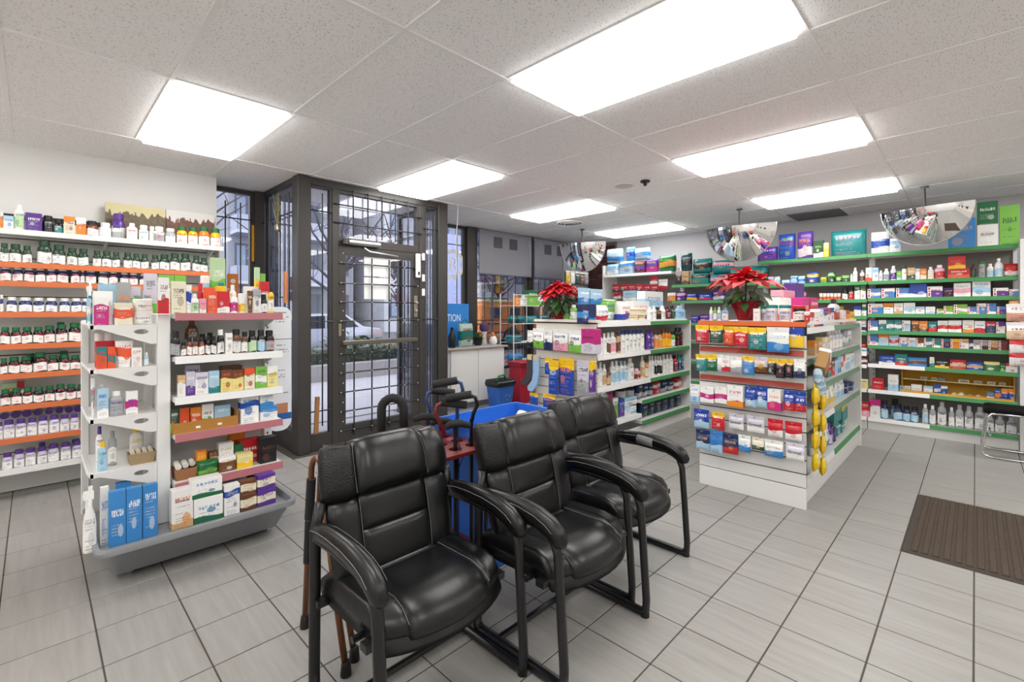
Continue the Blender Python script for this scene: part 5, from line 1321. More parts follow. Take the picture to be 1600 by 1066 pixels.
  ('pouch', 'RWF', 3.7, 0.132, 0.132, -0.02, 1.835, 'bright red pack'),
  ('box', 'bWN', 4.085, 0.238, 0.167, -0.1, 1.569, 'pale carton with figure'),
 ]),
 ("white wire rack's top", 'goods on the wire rack', 'Y', 5.2, [
  ('tall', 'OOWO', 5.42, 0.126, 0.17, 0.0, 1.49, 'orange bottle'),
  ('tall', 'CWGW', 5.581, 0.155, 0.163, 0.0, 1.49, 'cream bottle'),
  ('box', 'hGW', 5.774, 0.25, 0.25, 0.0, 1.49, 'clear carton with green band'),
  ('tall', 'WhSW', 5.992, 0.167, 0.151, 0.0, 1.49, 'pale bottle'),
 ]),
 ("white wire rack's second shelf", 'goods on the wire rack', 'Y', 5.2, [
  ('pack', 'XTS', 5.343, 0.157, 0.134, 0.0, 1.2, 'dark teal pack'),
  ('pack', 'XTS', 5.506, 0.152, 0.133, 0.0, 1.2, 'dark teal pack'),
  ('pack', 'TTS', 5.794, 0.289, 0.12, 0.0, 1.2, 'teal pack'),
  ('pack', 'XTS', 6.104, 0.289, 0.129, 0.0, 1.2, 'dark teal pack'),
 ]),
 ("white wire rack's third shelf", 'goods on the wire rack', 'Y', 5.2, [
  ('pack', 'TXS', 5.41, 0.341, 0.118, 0.0, 0.9, 'large teal pack'),
 ]),
 ("white wire rack's low shelf", 'goods on the wire rack', 'Y', 5.2, [
  ('pack', 'ATS', 5.424, 0.315, 0.122, 0.0, 0.6, 'blue patterned pack'),
 ]),
]
# ------------------------------------------------------------------ shop fixtures
def slats(parent, axis, at, u0, u1, z0, z1, pitch, mat, dep=.018):
    """separate horizontal slats with a recessed dark groove between them, on a backing board"""
    z = z0; h = pitch-.008
    if axis == 'X': box('backing_board', DARK, at+dep*.5, at+dep, u0, u1, z0, z1, parent); me = MB().box(0, dep*.75, 0, u1-u0, 0, h).mesh('slat', mat, bevel=.002)
    else: box('backing_board', DARK, u0, u1, at+dep*.5, at+dep, z0, z1, parent); me = MB().box(0, u1-u0, 0, dep*.75, 0, h).mesh('slat', mat, bevel=.002)
    while z+h <= z1+.001:
        put('slat', me, parent, (at, u0, z) if axis == 'X' else (u0, at, z)); z += pitch
# left wall slat shelving
lw = thing('slatwall_shelving', 'white slat wall with orange-edged vitamin shelves on the left', 'shelving', (0, 0, 0))
slats(lw, 'Y', 5.32, RX0+.05, 1.275, 0.005, 2.16, .151, plain('slat_white', 'dcdbd8', .5), .09)
for z, st in ((2.0, 0), (1.757, 1), (1.618, 1), (1.390, 1), (1.154, 1), (.936, 1), (.704, 1), (.462, 1), (.235, 0)):
    s_ = box('shelf', WHITE2, RX0+.1, 1.25 if z == 2.0 else 1.22, 5.04, 5.335, z-.018, z, lw)
    box('price_strip', ORANGE if st else WHITE, RX0+.1, 1.25 if z == 2.0 else 1.22, 5.028, 5.04, z-.036, z+.004, s_)
    for xx in (.42, 1.18):
        MB().prism([(5.06, z-.02), (5.33, z-.02), (5.33, z-.10)], 'x', xx, xx+.012).build('bracket', WHITE, s_)
box('end_upright', WHITE, 1.25, 1.275, 5.19, 5.33, 1.72, 2.09, lw)
# generic gondola shelf
def gshelf(parent, axis, front, depth, u0, u1, z, strip=None, strips=None, sgn=1, th=.028):
    """shelf whose front edge is at front; strips = list of (u0,u1,mat) price rails"""
    if axis == 'Y': s_ = box('shelf', WHITE2, u0, u1, front, front+depth, z-th, z, parent)
    else: s_ = box('shelf', WHITE2, front, front+depth, u0, u1, z-th, z, parent)
    for a, b, mt in (strips or ([(u0, u1, strip)] if strip else [])):
        if axis == 'Y': MB().prism([(front-.012, z-.038), (front, z-.040), (front, z+.004), (front-.004, z+.004)], 'x', a, b).build('price_strip', mt, s_)
        else: MB().prism([(front-.012, z-.038), (front, z-.040), (front, z+.004), (front-.004, z+.004)], 'y', a, b).build('price_strip', mt, s_)
    return s_
# left stand on the grey plastic base
ls = thing('merchandiser_stand', 'white double-sided display stand on a grey plastic base, loaded with toiletries', 'display stand', (0, 0, 0))
GB = plain('grey_base_plastic', '8b8d90', .42)
def rr(x0, x1, y0, y1, r, n=5):
    P = []
    for cx, cy, a0 in ((x1-r, y1-r, 0), (x0+r, y1-r, PI/2), (x0+r, y0+r, PI), (x1-r, y0+r, 1.5*PI)):
        P += [(cx+r*math.cos(a0+k*PI/2/n), cy+r*math.sin(a0+k*PI/2/n)) for k in range(n+1)]
    return P
def loft(rings, cap0=True, cap1=True):
    m = MB(); n = len(rings[0][0]); vs_ = [(x, y, z) for P, z in rings for x, y in P]; fs_ = []
    for i in range(len(rings)-1):
        for k in range(n): fs_.append((i*n+k, i*n+(k+1) % n, (i+1)*n+(k+1) % n, (i+1)*n+k))
    if cap0: fs_.append(tuple(range(n-1, -1, -1)))
    if cap1: fs_.append(tuple((len(rings)-1)*n+k for k in range(n)))
    return m.add(vs_, fs_)
bx0, bx1, by0, by1 = .205, 1.15, 2.99, 3.82
loft([(rr(bx0+.085, bx1-.065, by0+.17, by1-.17, .03), .035), (rr(bx0+.04, bx1-.03, by0+.03, by1-.03, .05), .195), (rr(bx0, bx1, by0, by1, .06), .205), (rr(bx0-.004, bx1+.004, by0-.004, by1+.004, .06), .225), (rr(bx0, bx1, by0, by1, .06), .238), (rr(bx0+.02, bx1-.02, by0+.02, by1-.02, .05), .236), (rr(bx0+.03, bx1-.03, by0+.03, by1-.03, .05), .20)]).build('base_tray', GB, ls, smooth=35)
for xx in (.36, 1.04):
    for yy in (3.22, 3.6): MB().lathe([(.016, 0), (.018, .01), (.012, .02), (.006, .036)], 12).build('levelling_foot', STEEL, ls, (xx, yy, 0), smooth=True)
box('end_post', WHITE, .485, .548, 3.27, 3.33, .20, 1.385, ls, bevel=.004); box('end_post', WHITE, .485, .548, 3.70, 3.76, .20, 1.385, ls, bevel=.004)
box('end_panel', plain('stand_back_panel', 'd5d4d1', .6), .525, .545, 3.33, 3.70, .20, 1.38, ls)
box('core_panel', plain('stand_back_panel', 'd5d4d1'), .548, 1.15, 3.505, 3.525, .20, 1.36, ls)
box('rear_upright', WHITE, 1.10, 1.15, 3.45, 3.58, .20, 1.385, ls, bevel=.004)
for k in range(24): box('upright_slot', BLACK, 1.117, 1.125, 3.4485, 3.4503, .36+k*.04, .375+k*.04, ls)
for z, mt in ((1.385, REDSTRIP), (1.140, WHITE), (.910, WHITE), (.700, REDSTRIP), (.425, REDSTRIP)):
    s_ = gshelf(ls, 'Y', 3.20, .30, .556, 1.13, z, mt)
    if z < 1.3: box('shelf', WHITE2, .556, 1.13, 3.53, 3.80, z-.028, z, ls)
    MB().prism([(3.26, z-.03), (3.50, z-.03), (3.50, z-.11)], 'x', 1.105, 1.115).build('bracket', WHITE, s_)
box('top_deck', WHITE2, .556, 1.13, 3.50, 3.80, 1.357, 1.385, ls)
box('end_back_panel', plain('stand_back_panel', 'd5d4d1'), .23, .50, 3.745, 3.76, .20, 1.33, ls); box('end_post', WHITE, .195, .23, 3.735, 3.775, .20, 1.345, ls, bevel=.003)
for z in (1.325, 1.093, .834, .550):
    s_ = MB().box(.215, .49, 3.275, 3.735, z-.012, z).build('end_shelf', WHITE2, ls)
    for yy in (3.268, 3.735):    # side bracket: triangular plate with an oval hand hole
        outer = [(.205, z-.022), (.205, z), (.484, z), (.484, z-.105), (.462, z-.108), (.448, z-.104), (.30, z-.045), (.245, z-.022)]
        hole = [(.415+.032*math.cos(a), z-.038+.014*math.sin(a)) for a in [2*PI*k/14 for k in range(14)]]
        bm = bmesh.new(); ov = [bm.verts.new((p[0], 0, p[1])) for p in outer]; hv = [bm.verts.new((p[0], 0, p[1])) for p in hole]
        es = [bm.edges.new((ov[i], ov[(i+1) % len(ov)])) for i in range(len(ov))]+[bm.edges.new((hv[i], hv[(i+1) % len(hv)])) for i in range(len(hv))]
        r_ = bmesh.ops.triangle_fill(bm, edges=es, use_beauty=True)
        ex = bmesh.ops.extrude_face_region(bm, geom=list(bm.faces)); bmesh.ops.translate(bm, vec=(0, .007, 0), verts=[v for v in ex['geom'] if isinstance(v, bmesh.types.BMVert)])
        bmesh.ops.recalc_face_normals(bm, faces=bm.faces); me = bpy.data.meshes.new('bracket_plate'); bm.to_mesh(me); bm.free(); me.materials.append(WHITE2); put('bracket_plate', me, s_, (0, yy, 0))
    MB().prism([(.205, z-.022), (.218, z-.028), (.218, z+.004), (.198, z+.010), (.192, z+.002)], 'y', 3.268, 3.742).build('front_lip', WHITE, s_)
# little trays and baskets that goods stand in
t = thing('cardboard_tray', 'brown cardboard tray of soaps on the grey-based stand', 'tray', (0, 0, .700)); CB = plain('brown_cardboard', 'b07a35', .8)
box('tray_front', CB, .552, .88, 3.222, 3.228, .0, .062, t); box('tray_base', CB, .552, .88, 3.228, 3.40, 0, .004, t); box('tray_side', CB, .552, .556, 3.228, 3.40, .004, .07, t); box('tray_side', CB, .876, .88, 3.228, 3.40, .004, .09, t); box('tray_back', CB, .556, .876, 3.396, 3.40, .004, .10, t)
for xx in (.66, .77): box('price_tag', plain('white_paper', 'f4f4f2'), xx, xx+.022, 3.219, 3.222, .02, .032, t)
t = thing('wicker_basket', 'small brown basket of white rolls on the lowest stand shelf', 'basket', (.62, 3.30, .425)); WK = plain('wicker_brown', '9a6a45', .8)
loft([(rr(-.05,.05,-.045,.045,.01), 0), (rr(-.058,.058,-.055,.055,.012), .065), (rr(-.054,.054,-.051,.051,.012), .065), (rr(-.046,.046,-.041,.041,.01), .012)]).build('basket_body', WK, t)
for k in range(3):
    r_ = tag(MB().tube([(.583+k*.037, 3.262+.014*k, .50), (.583+k*.037, 3.33, .51)], .016, 10).build('bandage_roll', plain('roll_white', 'ebe7dc', .8), smooth=True), ('leftmost', 'middle', 'rightmost')[k]+' cream roll in the small basket on the lowest stand shelf', 'roll', 'rolls in the small basket')
t = thing('pulp_basket', 'tan cardboard basket on the fourth end shelf of the stand', 'basket', (.425, 3.345, .550)); TN = plain('tan_pulp', 'a08a68', .85)
loft([(rr(-.052,.052,-.04,.04,.006), 0), (rr(-.062,.062,-.046,.046,.006), .06), (rr(-.058,.058,-.043,.043,.006), .06), (rr(-.048,.048,-.036,.036,.006), .01)]).build('basket_body', TN, t)
for k in range(4): tag(MB().tube([(.384+k*.027, 3.315, .608), (.384+k*.027, 3.375, .618)], .0115, 10).build('cream_roll', plain('roll_cream', 'd9cfba', .8), smooth=True), ('first', 'second', 'third', 'fourth')[k]+' cream roll from the left in the tan basket', 'roll', 'rolls in the tan basket')
# white slat gondola (middle) and orange-topped gondola (right): same build, different trims
def gondola(t, x0, x1, y0, y1, top, shelf_rows, strips_for, slat_bot, slat_mat, kick):
    mid = (y0+y1)/2
    box('core_panel', plain('gondola_core', 'c9c6c1', .6), x0+.03, x1-.03, mid-.015, mid+.015, .10, top-.02, t)
    box('end_panel', WHITE2, x1-.03, x1, y0+.0, y1, 0, top-.03, t, bevel=.003)
    box('deck', WHITE2, x0+.02, x1-.03, y0+.04, y1-.04, top-.03, top-.005, t)
    box('kick_plate', WHITE2, x0+.02, x1-.03, y0+.03, y0+.05, 0, kick, t); box('kick_plate', WHITE2, x0+.02, x1-.03, y1-.05, y1-.03, 0, kick, t)
    for z in shelf_rows: gshelf(t, 'Y', y0+.012, mid-.015-y0-.012, x0+.022, x1-.03, z, strips=strips_for(z))
    for z in shelf_rows[1:]: box('shelf', WHITE2, x0+.022, x1-.03, mid+.015, y1-.02, z-.028, z, t)
    slats(t, 'X', x0, y0, y1, slat_bot, top-.01, .098, slat_mat)
    box('end_base', WHITE2, x0-.002, x0+.02, y0, y1, 0, slat_bot-.006, t, bevel=.003)
g2 = thing('slat_gondola', 'white slat-ended gondola with tights, socks and lotions behind the chairs', 'gondola', (0, 0, 0))
gondola(g2, 3.885, 6.05, 2.66, 3.45, 1.305, (1.278, .945, .620), lambda z: [(3.91, 4.98, WHITE), (4.98, 6.02, GREEN)], .20, plain('slat_cream', 'e3ddd2', .5), .10)
for z, a, b, mt in ((.25, 3.91, 4.78, WHITE), (.39, 4.80, 6.02, GREEN), (.158, 4.80, 6.02, GREEN)): gshelf(g2, 'Y', 2.672, .36, a, b, z, mt)
box('top_cap', plain('cream_cap', 'e6e0d4', .5), 3.86, 3.95, 2.65, 3.46, 1.285, 1.312, g2)
g3 = thing('slat_gondola', 'white slat-ended gondola with orange top trim and foot-care packs', 'gondola', (0, 0, 0))
GMIX = plain('green_grey_strip', '6f8f78', .5)
gondola(g3, 3.80, 6.05, .845, 1.60, 1.325, (1.275, 1.05, .828, .582, .22), lambda z: [(3.83, 4.75, WHITE if z < .7 or z > 1.2 else GMIX), (4.75, 5.98, GMIX if z > .3 else GREEN)], .155, plain('slat_white', 'dcdbd8'), .18)
TOPO = plain('orange_top_rail', 'dd6a33', .5); REDR = plain('red_channel', 'a53a24', .5)
MB().box(3.775, 3.80, .845, 1.60, 1.288, 1.322).build('top_rail', TOPO, g3); box('deck_edge', TOPO, 3.80, 3.86, .845, 1.60, 1.310, 1.322, g3)
for z in (1.10, .872): MB().prism([(3.778, z-.018), (3.80, z-.022), (3.80, z+.018), (3.792, z+.018)], 'y', .86, 1.59).build('channel_rail', REDR, g3)
# right wall bays
def bay(lb, y0, y1, zs, stripf, top, back, base=.14):
    t = thing('wall_shelving_bay', lb, 'shelving', (0, 0, 0), 0, 'shelving bays along the right wall')
    box('back_panel', plain('bay_back_panel', back, .7), 7.335, 7.35, y0, y1, .05, top, t)
    for yy in (y0, y1-.03): box('upright', WHITE, 7.30, 7.345, yy, yy+.03, 0, top, t)
    for k in range(int((top-.3)/.06)): box('upright_slot', BLACK, 7.298, 7.3005, y1-.018, y1-.012, .25+k*.06, .275+k*.06, t)
    box('base_plinth', WHITE2, 6.955, 7.335, y0+.004, y1-.004, 0, base-.04, t)
    for z in zs: gshelf(t, 'X', 6.94, .39, y0+.006, y1-.006, z, strips=stripf(z, y0+.006, y1-.006))
    return t
GS_ = lambda z, a, b: [(a, b, GREEN)]
b1 = bay('right wall shelving bay of bandages, first-aid boxes and clear bottles', -.315, .914, (2.075, 1.752, 1.552, 1.366, 1.169, .996, .776, .474, .140),
    lambda z, a, b: [(a, b, GREEN)] if z > .8 else [(a, .40 if z > .7 else .36, GREEN), (.40 if z > .7 else .36, b, WHITE)], 2.085, '8d8983')
b2 = bay('right wall shelving bay mostly hidden behind the orange-topped gondola', .914, 2.125, (2.075, 1.752, 1.54, 1.338, 1.15, .905, .76, .474, .140), lambda z, a, b: [(a, b, GREEN if z > 1 else WHITE)], 2.085, 'b9b6b3')
b3 = bay('far right shelving bay stacked with teal underwear packs', 2.125, 3.355, (1.80, 1.555, 1.22, .95, .65, .35), GS_, 2.06, 'b9b6b3')
b4 = bay('far corner white shelving bay with pale blue packs on top', 3.355, 4.60, (2.02, 1.25, .9, .5), lambda z, a, b: [(a, b, WHITE)], 2.10, 'd3d0cc')
box('side_panel', WHITE2, 6.94, 7.35, 4.60, 4.625, 0, 2.19, b4)
# open end unit at the right edge of the frame
eu = thing('slat_end_unit', 'cream slat end panel at the right edge with red packs hung on it', 'shelving', (0, 0, 0))
box('end_upright', WHITE, 6.90, 6.955, -.345, -.318, 0, 2.12, eu)
slats(eu, 'X', 6.92, -.95, -.345, .15, 2.02, .15, plain('slat_cream', 'e3ddd2'), .03)
box('red_side_panel', plain('dark_red_panel', '6d2f2a', .6), 6.93, 6.95, -.95, -.345, 0, .15, eu)
# yellow card display shelf inside the eighth shelf of the first bay
t = thing('card_display', 'yellow card display with a middle ledge of bandages, low on the right wall', 'display', (0, 0, .474)); YC = plain('yellow_card', 'c99a2b', .7)
box('back_card', YC, 7.22, 7.225, -.28, .60, 0, .26, t); box('side_card', YC, 7.0, 7.22, .60, .605, 0, .26, t); box('side_card', YC, 7.0, 7.22, -.285, -.28, 0, .26, t)
box('ledge', plain('ledge_cream', 'd9c48a', .6), 7.06, 7.22, -.28, .60, .14, .148, t); box('front_edge', YC, 6.985, 6.99, -.28, .60, 0, .022, t)
for yy in (.40, .0): box('divider', YC, 7.05, 7.22, yy, yy+.004, 0, .14, t)
for k, (yy, w_, cc, nm) in enumerate(((.42, .06, 'grey', 'c9c7c2'), (.33, .05, 'cream', 'd8ccab'), (.27, .06, 'blue', '7ea6c4'), (.09, .09, 'off-white', 'e4e0d2'), (-.02, .07, 'tan', 'cdb58a'), (-.12, .06, 'white', 'ecebe6'), (-.2, .05, 'beige', 'd6c9a8'))):
    o = tag(MB().box(-.03, .03, -w_/2, w_/2, 0, .03).build('bandage_pack', plain('pack_'+cc.replace('-', '_'), nm, .6), None, (7.11, yy, .474+.148), bevel=.006), f'{cc} bandage pack on the ledge of the yellow card display', 'bandage', 'bandages on the yellow card ledge')
    MB().box(-.0315, -.03, -w_/3, w_/3, .008, .022).build('pack_print', plain('print_grey', '8a8a88', .6), o)

# ------------------------------------------------------------------ goods
COL = dict(W='f1f0ec', K='1c1b1c', R='c8202c', E='e2562c', O='e88a2a', Y='f0c21e', y='e9dc8c', G='1f6b3c', F='2b4a35', h='7cbb4a', g='bcdcae', T='1f7f80', X='174a50', B='2446a4', A='3a86c8', b='a9cfe6', D='22305e', P='5c3590', V='cfcbd8', p='eaa2b4', M='c2287e', U='6a2236', N='6b4328', n='cda878', C='eae2c8', S='a6a8aa')
CNAME = dict(W='white', K='black', R='red', E='orange-red', O='orange', Y='yellow', y='pale yellow', G='green', F='dark green', h='lime green', g='light green', T='teal', X='dark teal', B='royal blue', A='blue', b='pale blue', D='navy', P='purple', V='pale lilac', p='pink', M='magenta', U='maroon', N='brown', n='tan', C='cream', S='grey')
COLL = {k: rgb(v) for k, v in COL.items()}
def lathe_me(name, prof, mat, n=16, sx=1, sy=1, sq=2.0): return MB().lathe(prof, n, 0, 0, sx, sy, sq).mesh(name, mat, 35)
TPL = {}
TPL['box'] = ('product_carton', MB().box(-.5,.5,-.5,.5,0,1).mesh('product_carton', PRINT, bevel=.018), [])
TPL['pill'] = ('pill_bottle', lathe_me('pill_bottle', [(.44,0),(.5,.02),(.5,.60),(.46,.68),(.34,.75),(.33,.80)], PRINTG, 18, sq=2.8), [('cap', lathe_me('cap', [(.38,.77),(.40,.78),(.40,.97),(.36,1.0)], CAPM, 16))])
TPL['tall'] = ('toiletry_bottle', lathe_me('toiletry_bottle', [(.44,0),(.5,.02),(.5,.66),(.44,.74),(.26,.80),(.22,.83)], PRINTG, 16, sq=2.4), [('cap', lathe_me('cap', [(.26,.81),(.27,.82),(.25,.985),(.20,1.0)], CAPM, 14))])
TPL['jug'] = ('medicine_jug', lathe_me('medicine_jug', [(.44,0),(.5,.02),(.5,.55),(.42,.70),(.18,.82),(.16,.88)], PRINTG, 18), [('cap', lathe_me('cap', [(.21,.86),(.21,.985),(.17,1.0)], CAPM, 14))])
TPL['jar'] = ('cosmetic_jar', lathe_me('cosmetic_jar', [(.42,0),(.47,.03),(.49,.68),(.46,.72)], PRINTG, 20), [('lid', lathe_me('lid', [(.49,.70),(.5,.72),(.5,.97),(.46,1.0)], CAPM, 20))])
TPL['can'] = ('canister', lathe_me('canister', [(.47,0),(.49,.015),(.49,.80),(.47,.82)], PRINTG, 20), [('lid', lathe_me('lid', [(.5,.80),(.5,.96),(.42,1.0)], CAPM, 20))])
def tube_me():
    rings = []
    for z, wx, wy in ((.14,.36,.5),(.4,.42,.45),(.75,.48,.2),(.97,.5,.06),(1.0,.5,.05)):
        rings.append(([(wx*math.cos(2*PI*k/14), wy*math.sin(2*PI*k/14)) for k in range(14)], z))
    return loft(rings).mesh('squeeze_tube', PRINTG, 35)
TPL['tube'] = ('squeeze_tube', tube_me(), [('cap', lathe_me('cap', [(.36,0),(.37,.01),(.36,.15),(.3,.15)], CAPM, 14))])
TPL['spray'] = ('spray_bottle', lathe_me('spray_bottle', [(.42,0),(.48,.02),(.48,.42),(.40,.56),(.2,.68),(.17,.72)], PRINTG, 16), [('trigger_head', MB().lathe([(.2,.70),(.2,.78),(.14,.80)], 12).box(-.42,.30,-.12,.12,.80,.93).box(-.30,-.20,-.08,.08,.62,.80).box(-.48,-.42,-.06,.06,.83,.90).box(-.1,.2,-.1,.1,.93,1.0).mesh('trigger_head', CAPM))])
TPL['pump'] = ('pump_bottle', lathe_me('pump_bottle', [(.42,0),(.48,.02),(.48,.60),(.40,.68),(.2,.74)], PRINTG, 16), [('pump_head', MB().lathe([(.22,.73),(.22,.80),(.08,.80),(.08,.93)], 12).box(-.4,.14,-.12,.12,.93,1.0).mesh('pump_head', CAPM))])
def pillow_me(name, sqz, mat, n=8, header=0):
    def f(sgn):
        def g(u, v):
            s_, r_ = math.sin((u-.5)*PI), math.sin((v-.5)*PI)
            b = ((1-abs(s_)**3.5)*(1-abs(r_)**3.5))**.45
            wob = 1+.03*math.sin(7*u+3*v)
            return (.5*s_*(1-.05*(1-b)*wob), sgn*.5*b*(1+.06*math.sin(9*u*v+4*u)), .5+.5*r_)
        return g
    return MB().grid(f(-1), n, n).grid(f(1), n, n).mesh(name, mat, 'all')
TPL['pack'] = ('soft_pack', pillow_me('soft_pack', 1, PRINTG, 10), [])
def pouch_me():
    def f(sgn):
        def g(u, v):
            s_, r_ = 2*u-1, v
            b = (max(0, 1-abs(s_)**4)*max(0, 1-abs(2*min(r_/.78, 1)-1)**3))**.5
            return (.5*s_, sgn*(.02+.48*b), r_)
        return g
    return MB().grid(f(-1), 8, 10).grid(f(1), 8, 10).mesh('hanging_pack', PRINTG, 50)
TPL['pouch'] = ('hanging_pack', pouch_me(), [('header_fold', MB().box(-.51,.51,-.06,.06,.84,1.0).mesh('header_fold', CAPM))])
lay_b = MB().lathe([(.40,-.5),(.46,-.48),(.46,.35),(.40,.42)], 18).mesh('lying_bottle', PRINTG, 35)
lay_c = MB().lathe([(.46,.40),(.5,.42),(.5,.5),(.36,.5),(.34,.47),(.30,.47)], 18).mesh('cap', CAPM, 35)
STRIPE_W = MB().box(-.485,-.26,-.515,-.5,.03,.97).mesh('end_border', CAPM); STRIPE_R = MB().box(-.43,-.32,-.525,-.515,.10,.42).box(-.43,-.32,-.525,-.515,.50,.62).box(-.43,-.32,-.525,-.515,.70,.90).mesh('end_stripe', CAPM)
PEG = plain('peg_steel', 'c4c4c2', .3, .8)
ORD = 'first second third fourth fifth sixth seventh eighth ninth tenth eleventh twelfth thirteenth fourteenth fifteenth sixteenth seventeenth eighteenth nineteenth twentieth'.split()
NOUN = dict(box='carton', pill='tub', tall='bottle', jar='jar', can='canister', tube='tube', spray='spray bottle', pump='pump bottle', jug='jug', pouch='pack', pack='pack', lay='bottle')
CAT = dict(box='carton', pill='bottle', tall='bottle', jar='jar', can='canister', tube='tube', spray='bottle', pump='bottle', jug='bottle', pouch='pack', pack='pack', lay='bottle')
def shade(c, r_): return tuple(max(0, min(1, x*r_)) for x in c)
def goods():
    rng = random.Random(11); k_id = 0
    for phrase, group, axis, plane, items in SHELVES:
        descs = []
        for it in items:
            kind, cols, desc = it[0], it[1], it[7].split('#')[0]
            if not desc: desc = f"{CNAME[cols[0]]} {NOUN[kind]} with {CNAME[cols[1]]}" if cols[1] != cols[0] else f"{CNAME[cols[0]]} {NOUN[kind]} with {CNAME[cols[2]]} print"
            descs.append(desc)
        for i, (kind, cols, u, wd, h, off, zb, _d) in enumerate(items):
            k_id += 1; desc = descs[i]
            same = [j for j in range(len(items)) if descs[j] == desc]
            same.sort(key=lambda j: items[j][2]*(1 if axis == 'Y' else -1))
            lbl = desc
            if len(same) > 1:
                q = same.index(i); w_ = 'left' ; ordn = 'leftmost' if q == 0 else 'rightmost' if q == len(same)-1 else ORD[q]+' from left'
                lbl = f"{desc}, {ordn}"
            lbl += (' at ' if phrase.startswith('far') else ' on ')+phrase
            c1, c2, c3 = (COLL[c] for c in cols[:3]); cap = COLL[cols[3]] if len(cols) > 3 else c1
            j_ = rng.uniform(.92, 1.04); c1 = shade(c1, j_)
            dep = {'box': min(.12, max(.028, wd*.6)), 'pill': wd, 'tall': max(.025, min(wd*.7, .075)), 'jug': wd*.8, 'jar': wd, 'can': wd, 'tube': max(.02, wd*.5), 'spray': wd*.7, 'pump': wd*.8, 'pouch': .04, 'pack': min(.16, .04+wd*.4), 'lay': .10}[kind]
            if kind in ('pill', 'jar', 'can', 'lay'): dep = min(dep, .14)
            lo, hi = {'box': rng.choice([(-.1,.28),(.62,1.1),(.28,.6),(-.1,.4),(.7,1.1)]), 'pill': (.07,.62), 'tall': (.10,.62), 'jug': (.08,.5), 'jar': (.1,.66), 'can': (.1,.76), 'tube': (.3,.7), 'spray': (.08,.42), 'pump': (.1,.56), 'pouch': (-.1,.72 if cols[0] == 'Y' else .38), 'pack': rng.choice([(.1,.4),(.55,.8),(.3,.62)]), 'lay': (.1,.6)}[kind]
            if '#' in _d: lo, hi = (float(v) for v in _d.split('#')[1].split(','))
            name, me, parts = TPL[kind] if kind != 'lay' else ('bandage_roll' if 'roll' in desc else 'pill_bottle', lay_b, [])
            c = plane+off+dep/2
            loc = (u, c, zb+.0005) if axis == 'Y' else (c, u, zb+.0005)
            rz = (0 if axis == 'Y' else -PI/2)+(rng.uniform(-.05, .05) if kind in ('box', 'pack') and wd < .2 else rng.uniform(-.3, .3) if kind in ('pill', 'jar', 'can') else rng.uniform(-.04, .04))
            if kind == 'lay':
                dz = min(h, wd*1.05) if h > .02 else wd
                o = put(name, me, None, (loc[0], loc[1], zb+dz/2), 0, (dz, dz, dep), (PI/2, 0, rz)); cp = put('cap', lay_c, o); cp.color = (*cap, 1)
                if 'roll' in desc: cp.name = 'roll_core'
            else:
                o = put(name, me, None, loc, rz, (wd, dep, h))
                if kind == 'box' and cols[2] == 'R' and axis == 'X' and plane > 6 and wd > .05:
                    q = put('end_border', STRIPE_W, o); q.color = (*COLL['W'], 1); q = put('end_stripe', STRIPE_R, o); q.color = (*COLL['R'], 1)
                for pn, pm in parts:
                    q = put(pn, pm, o); q.color = (*(cap if kind != 'pouch' else c1), 1)
            o.color = (*c1, 1); o['c2'] = [float(v) for v in c2]; o['c3'] = [float(v) for v in c3]; o['pz'] = [lo, hi, (k_id*.6180339) % 1.0]
            tag(o, lbl, 'roll' if 'roll' in desc else CAT[kind], group)
            if 'peg' in phrase and kind in ('pouch', 'box'):
                g = g3 if 'orange-topped' in phrase else g2 if 'slat gondola' in phrase else b4
                back = plane+(.09 if g is not b4 else .30)
                MB().tube([(back, u, zb+h*.93), (plane+off-.02, u, zb+h*.93), (plane+off-.026, u, zb+h*.93+.012)], .0025, 5).build('peg_hook', PEG, g)
goods()
# ------------------------------------------------------------------ leather guest chairs
def pad(S, u0, u1, v0, v1, th, n=14, m=14, p=5.0, back=.02, ex=.38):
    mb = MB()
    def pt(i, j, k):
        s_, r_ = math.sin((i/n-.5)*PI), math.sin((j/m-.5)*PI); u, v = (u0+u1)/2+s_*(u1-u0)/2, (v0+v1)/2+r_*(v1-v0)/2
        P = Vector(S(u, v)); e = 1e-3; N = (Vector(S(u+e, v))-P).cross(Vector(S(u, v+e))-P).normalized()
        b = th*((1-abs(s_)**p)*(1-abs(r_)**p))**ex if k else -back
        return P+N*b
    for k in (1, 0): mb.grid(lambda a, b, k=k: pt(a*n, b*m, k), n, m)
    # rim between the two skins
    N_ = (n+1)*(m+1); rim = [i for i in range(n)]+[j*(n+1)+n for j in range(m)]+[m*(n+1)+n-i for i in range(n)]+[(m-j)*(n+1) for j in range(m)]
    for q in range(len(rim)):
        a, b = rim[q], rim[(q+1) % len(rim)]; mb.f.append((a, b, b+N_, a+N_))
    return mb
def S_back(u, v):
    u *= .955       # u across (x), v 0..1 upward; faces -y
    k = 1-.13*max(0, (v-.72)/.28)**2-.05*max(0, (.25-v)/.25)
    x = u*k; y = .115+.095*v+.035*v*v-.10*(u*u)*(1-.3*v)+1.6*max(0, abs(u)-.19)**1.6+.10*max(0, v-.80)
    z = .395+.485*v-.07*max(0, v-.9)
    return (x, y, z)
def S_seat(u, v):       # v 0 front .. 1 back; faces +z
    y = -.285+.50*v; z = .390-.012*v-.085*max(0, (.22-v)/.22)**2+.35*max(0, abs(u)-.17)**2*4-.10*max(0, abs(u)-.2)
    return (u*(1-.07*max(0, (.3-v)/.3)**2), y+1.15*u*u*max(0, 1-v/.7), z)
SHELLM = plain('seat_shell_black', '060606', .4, 0.0, .25)
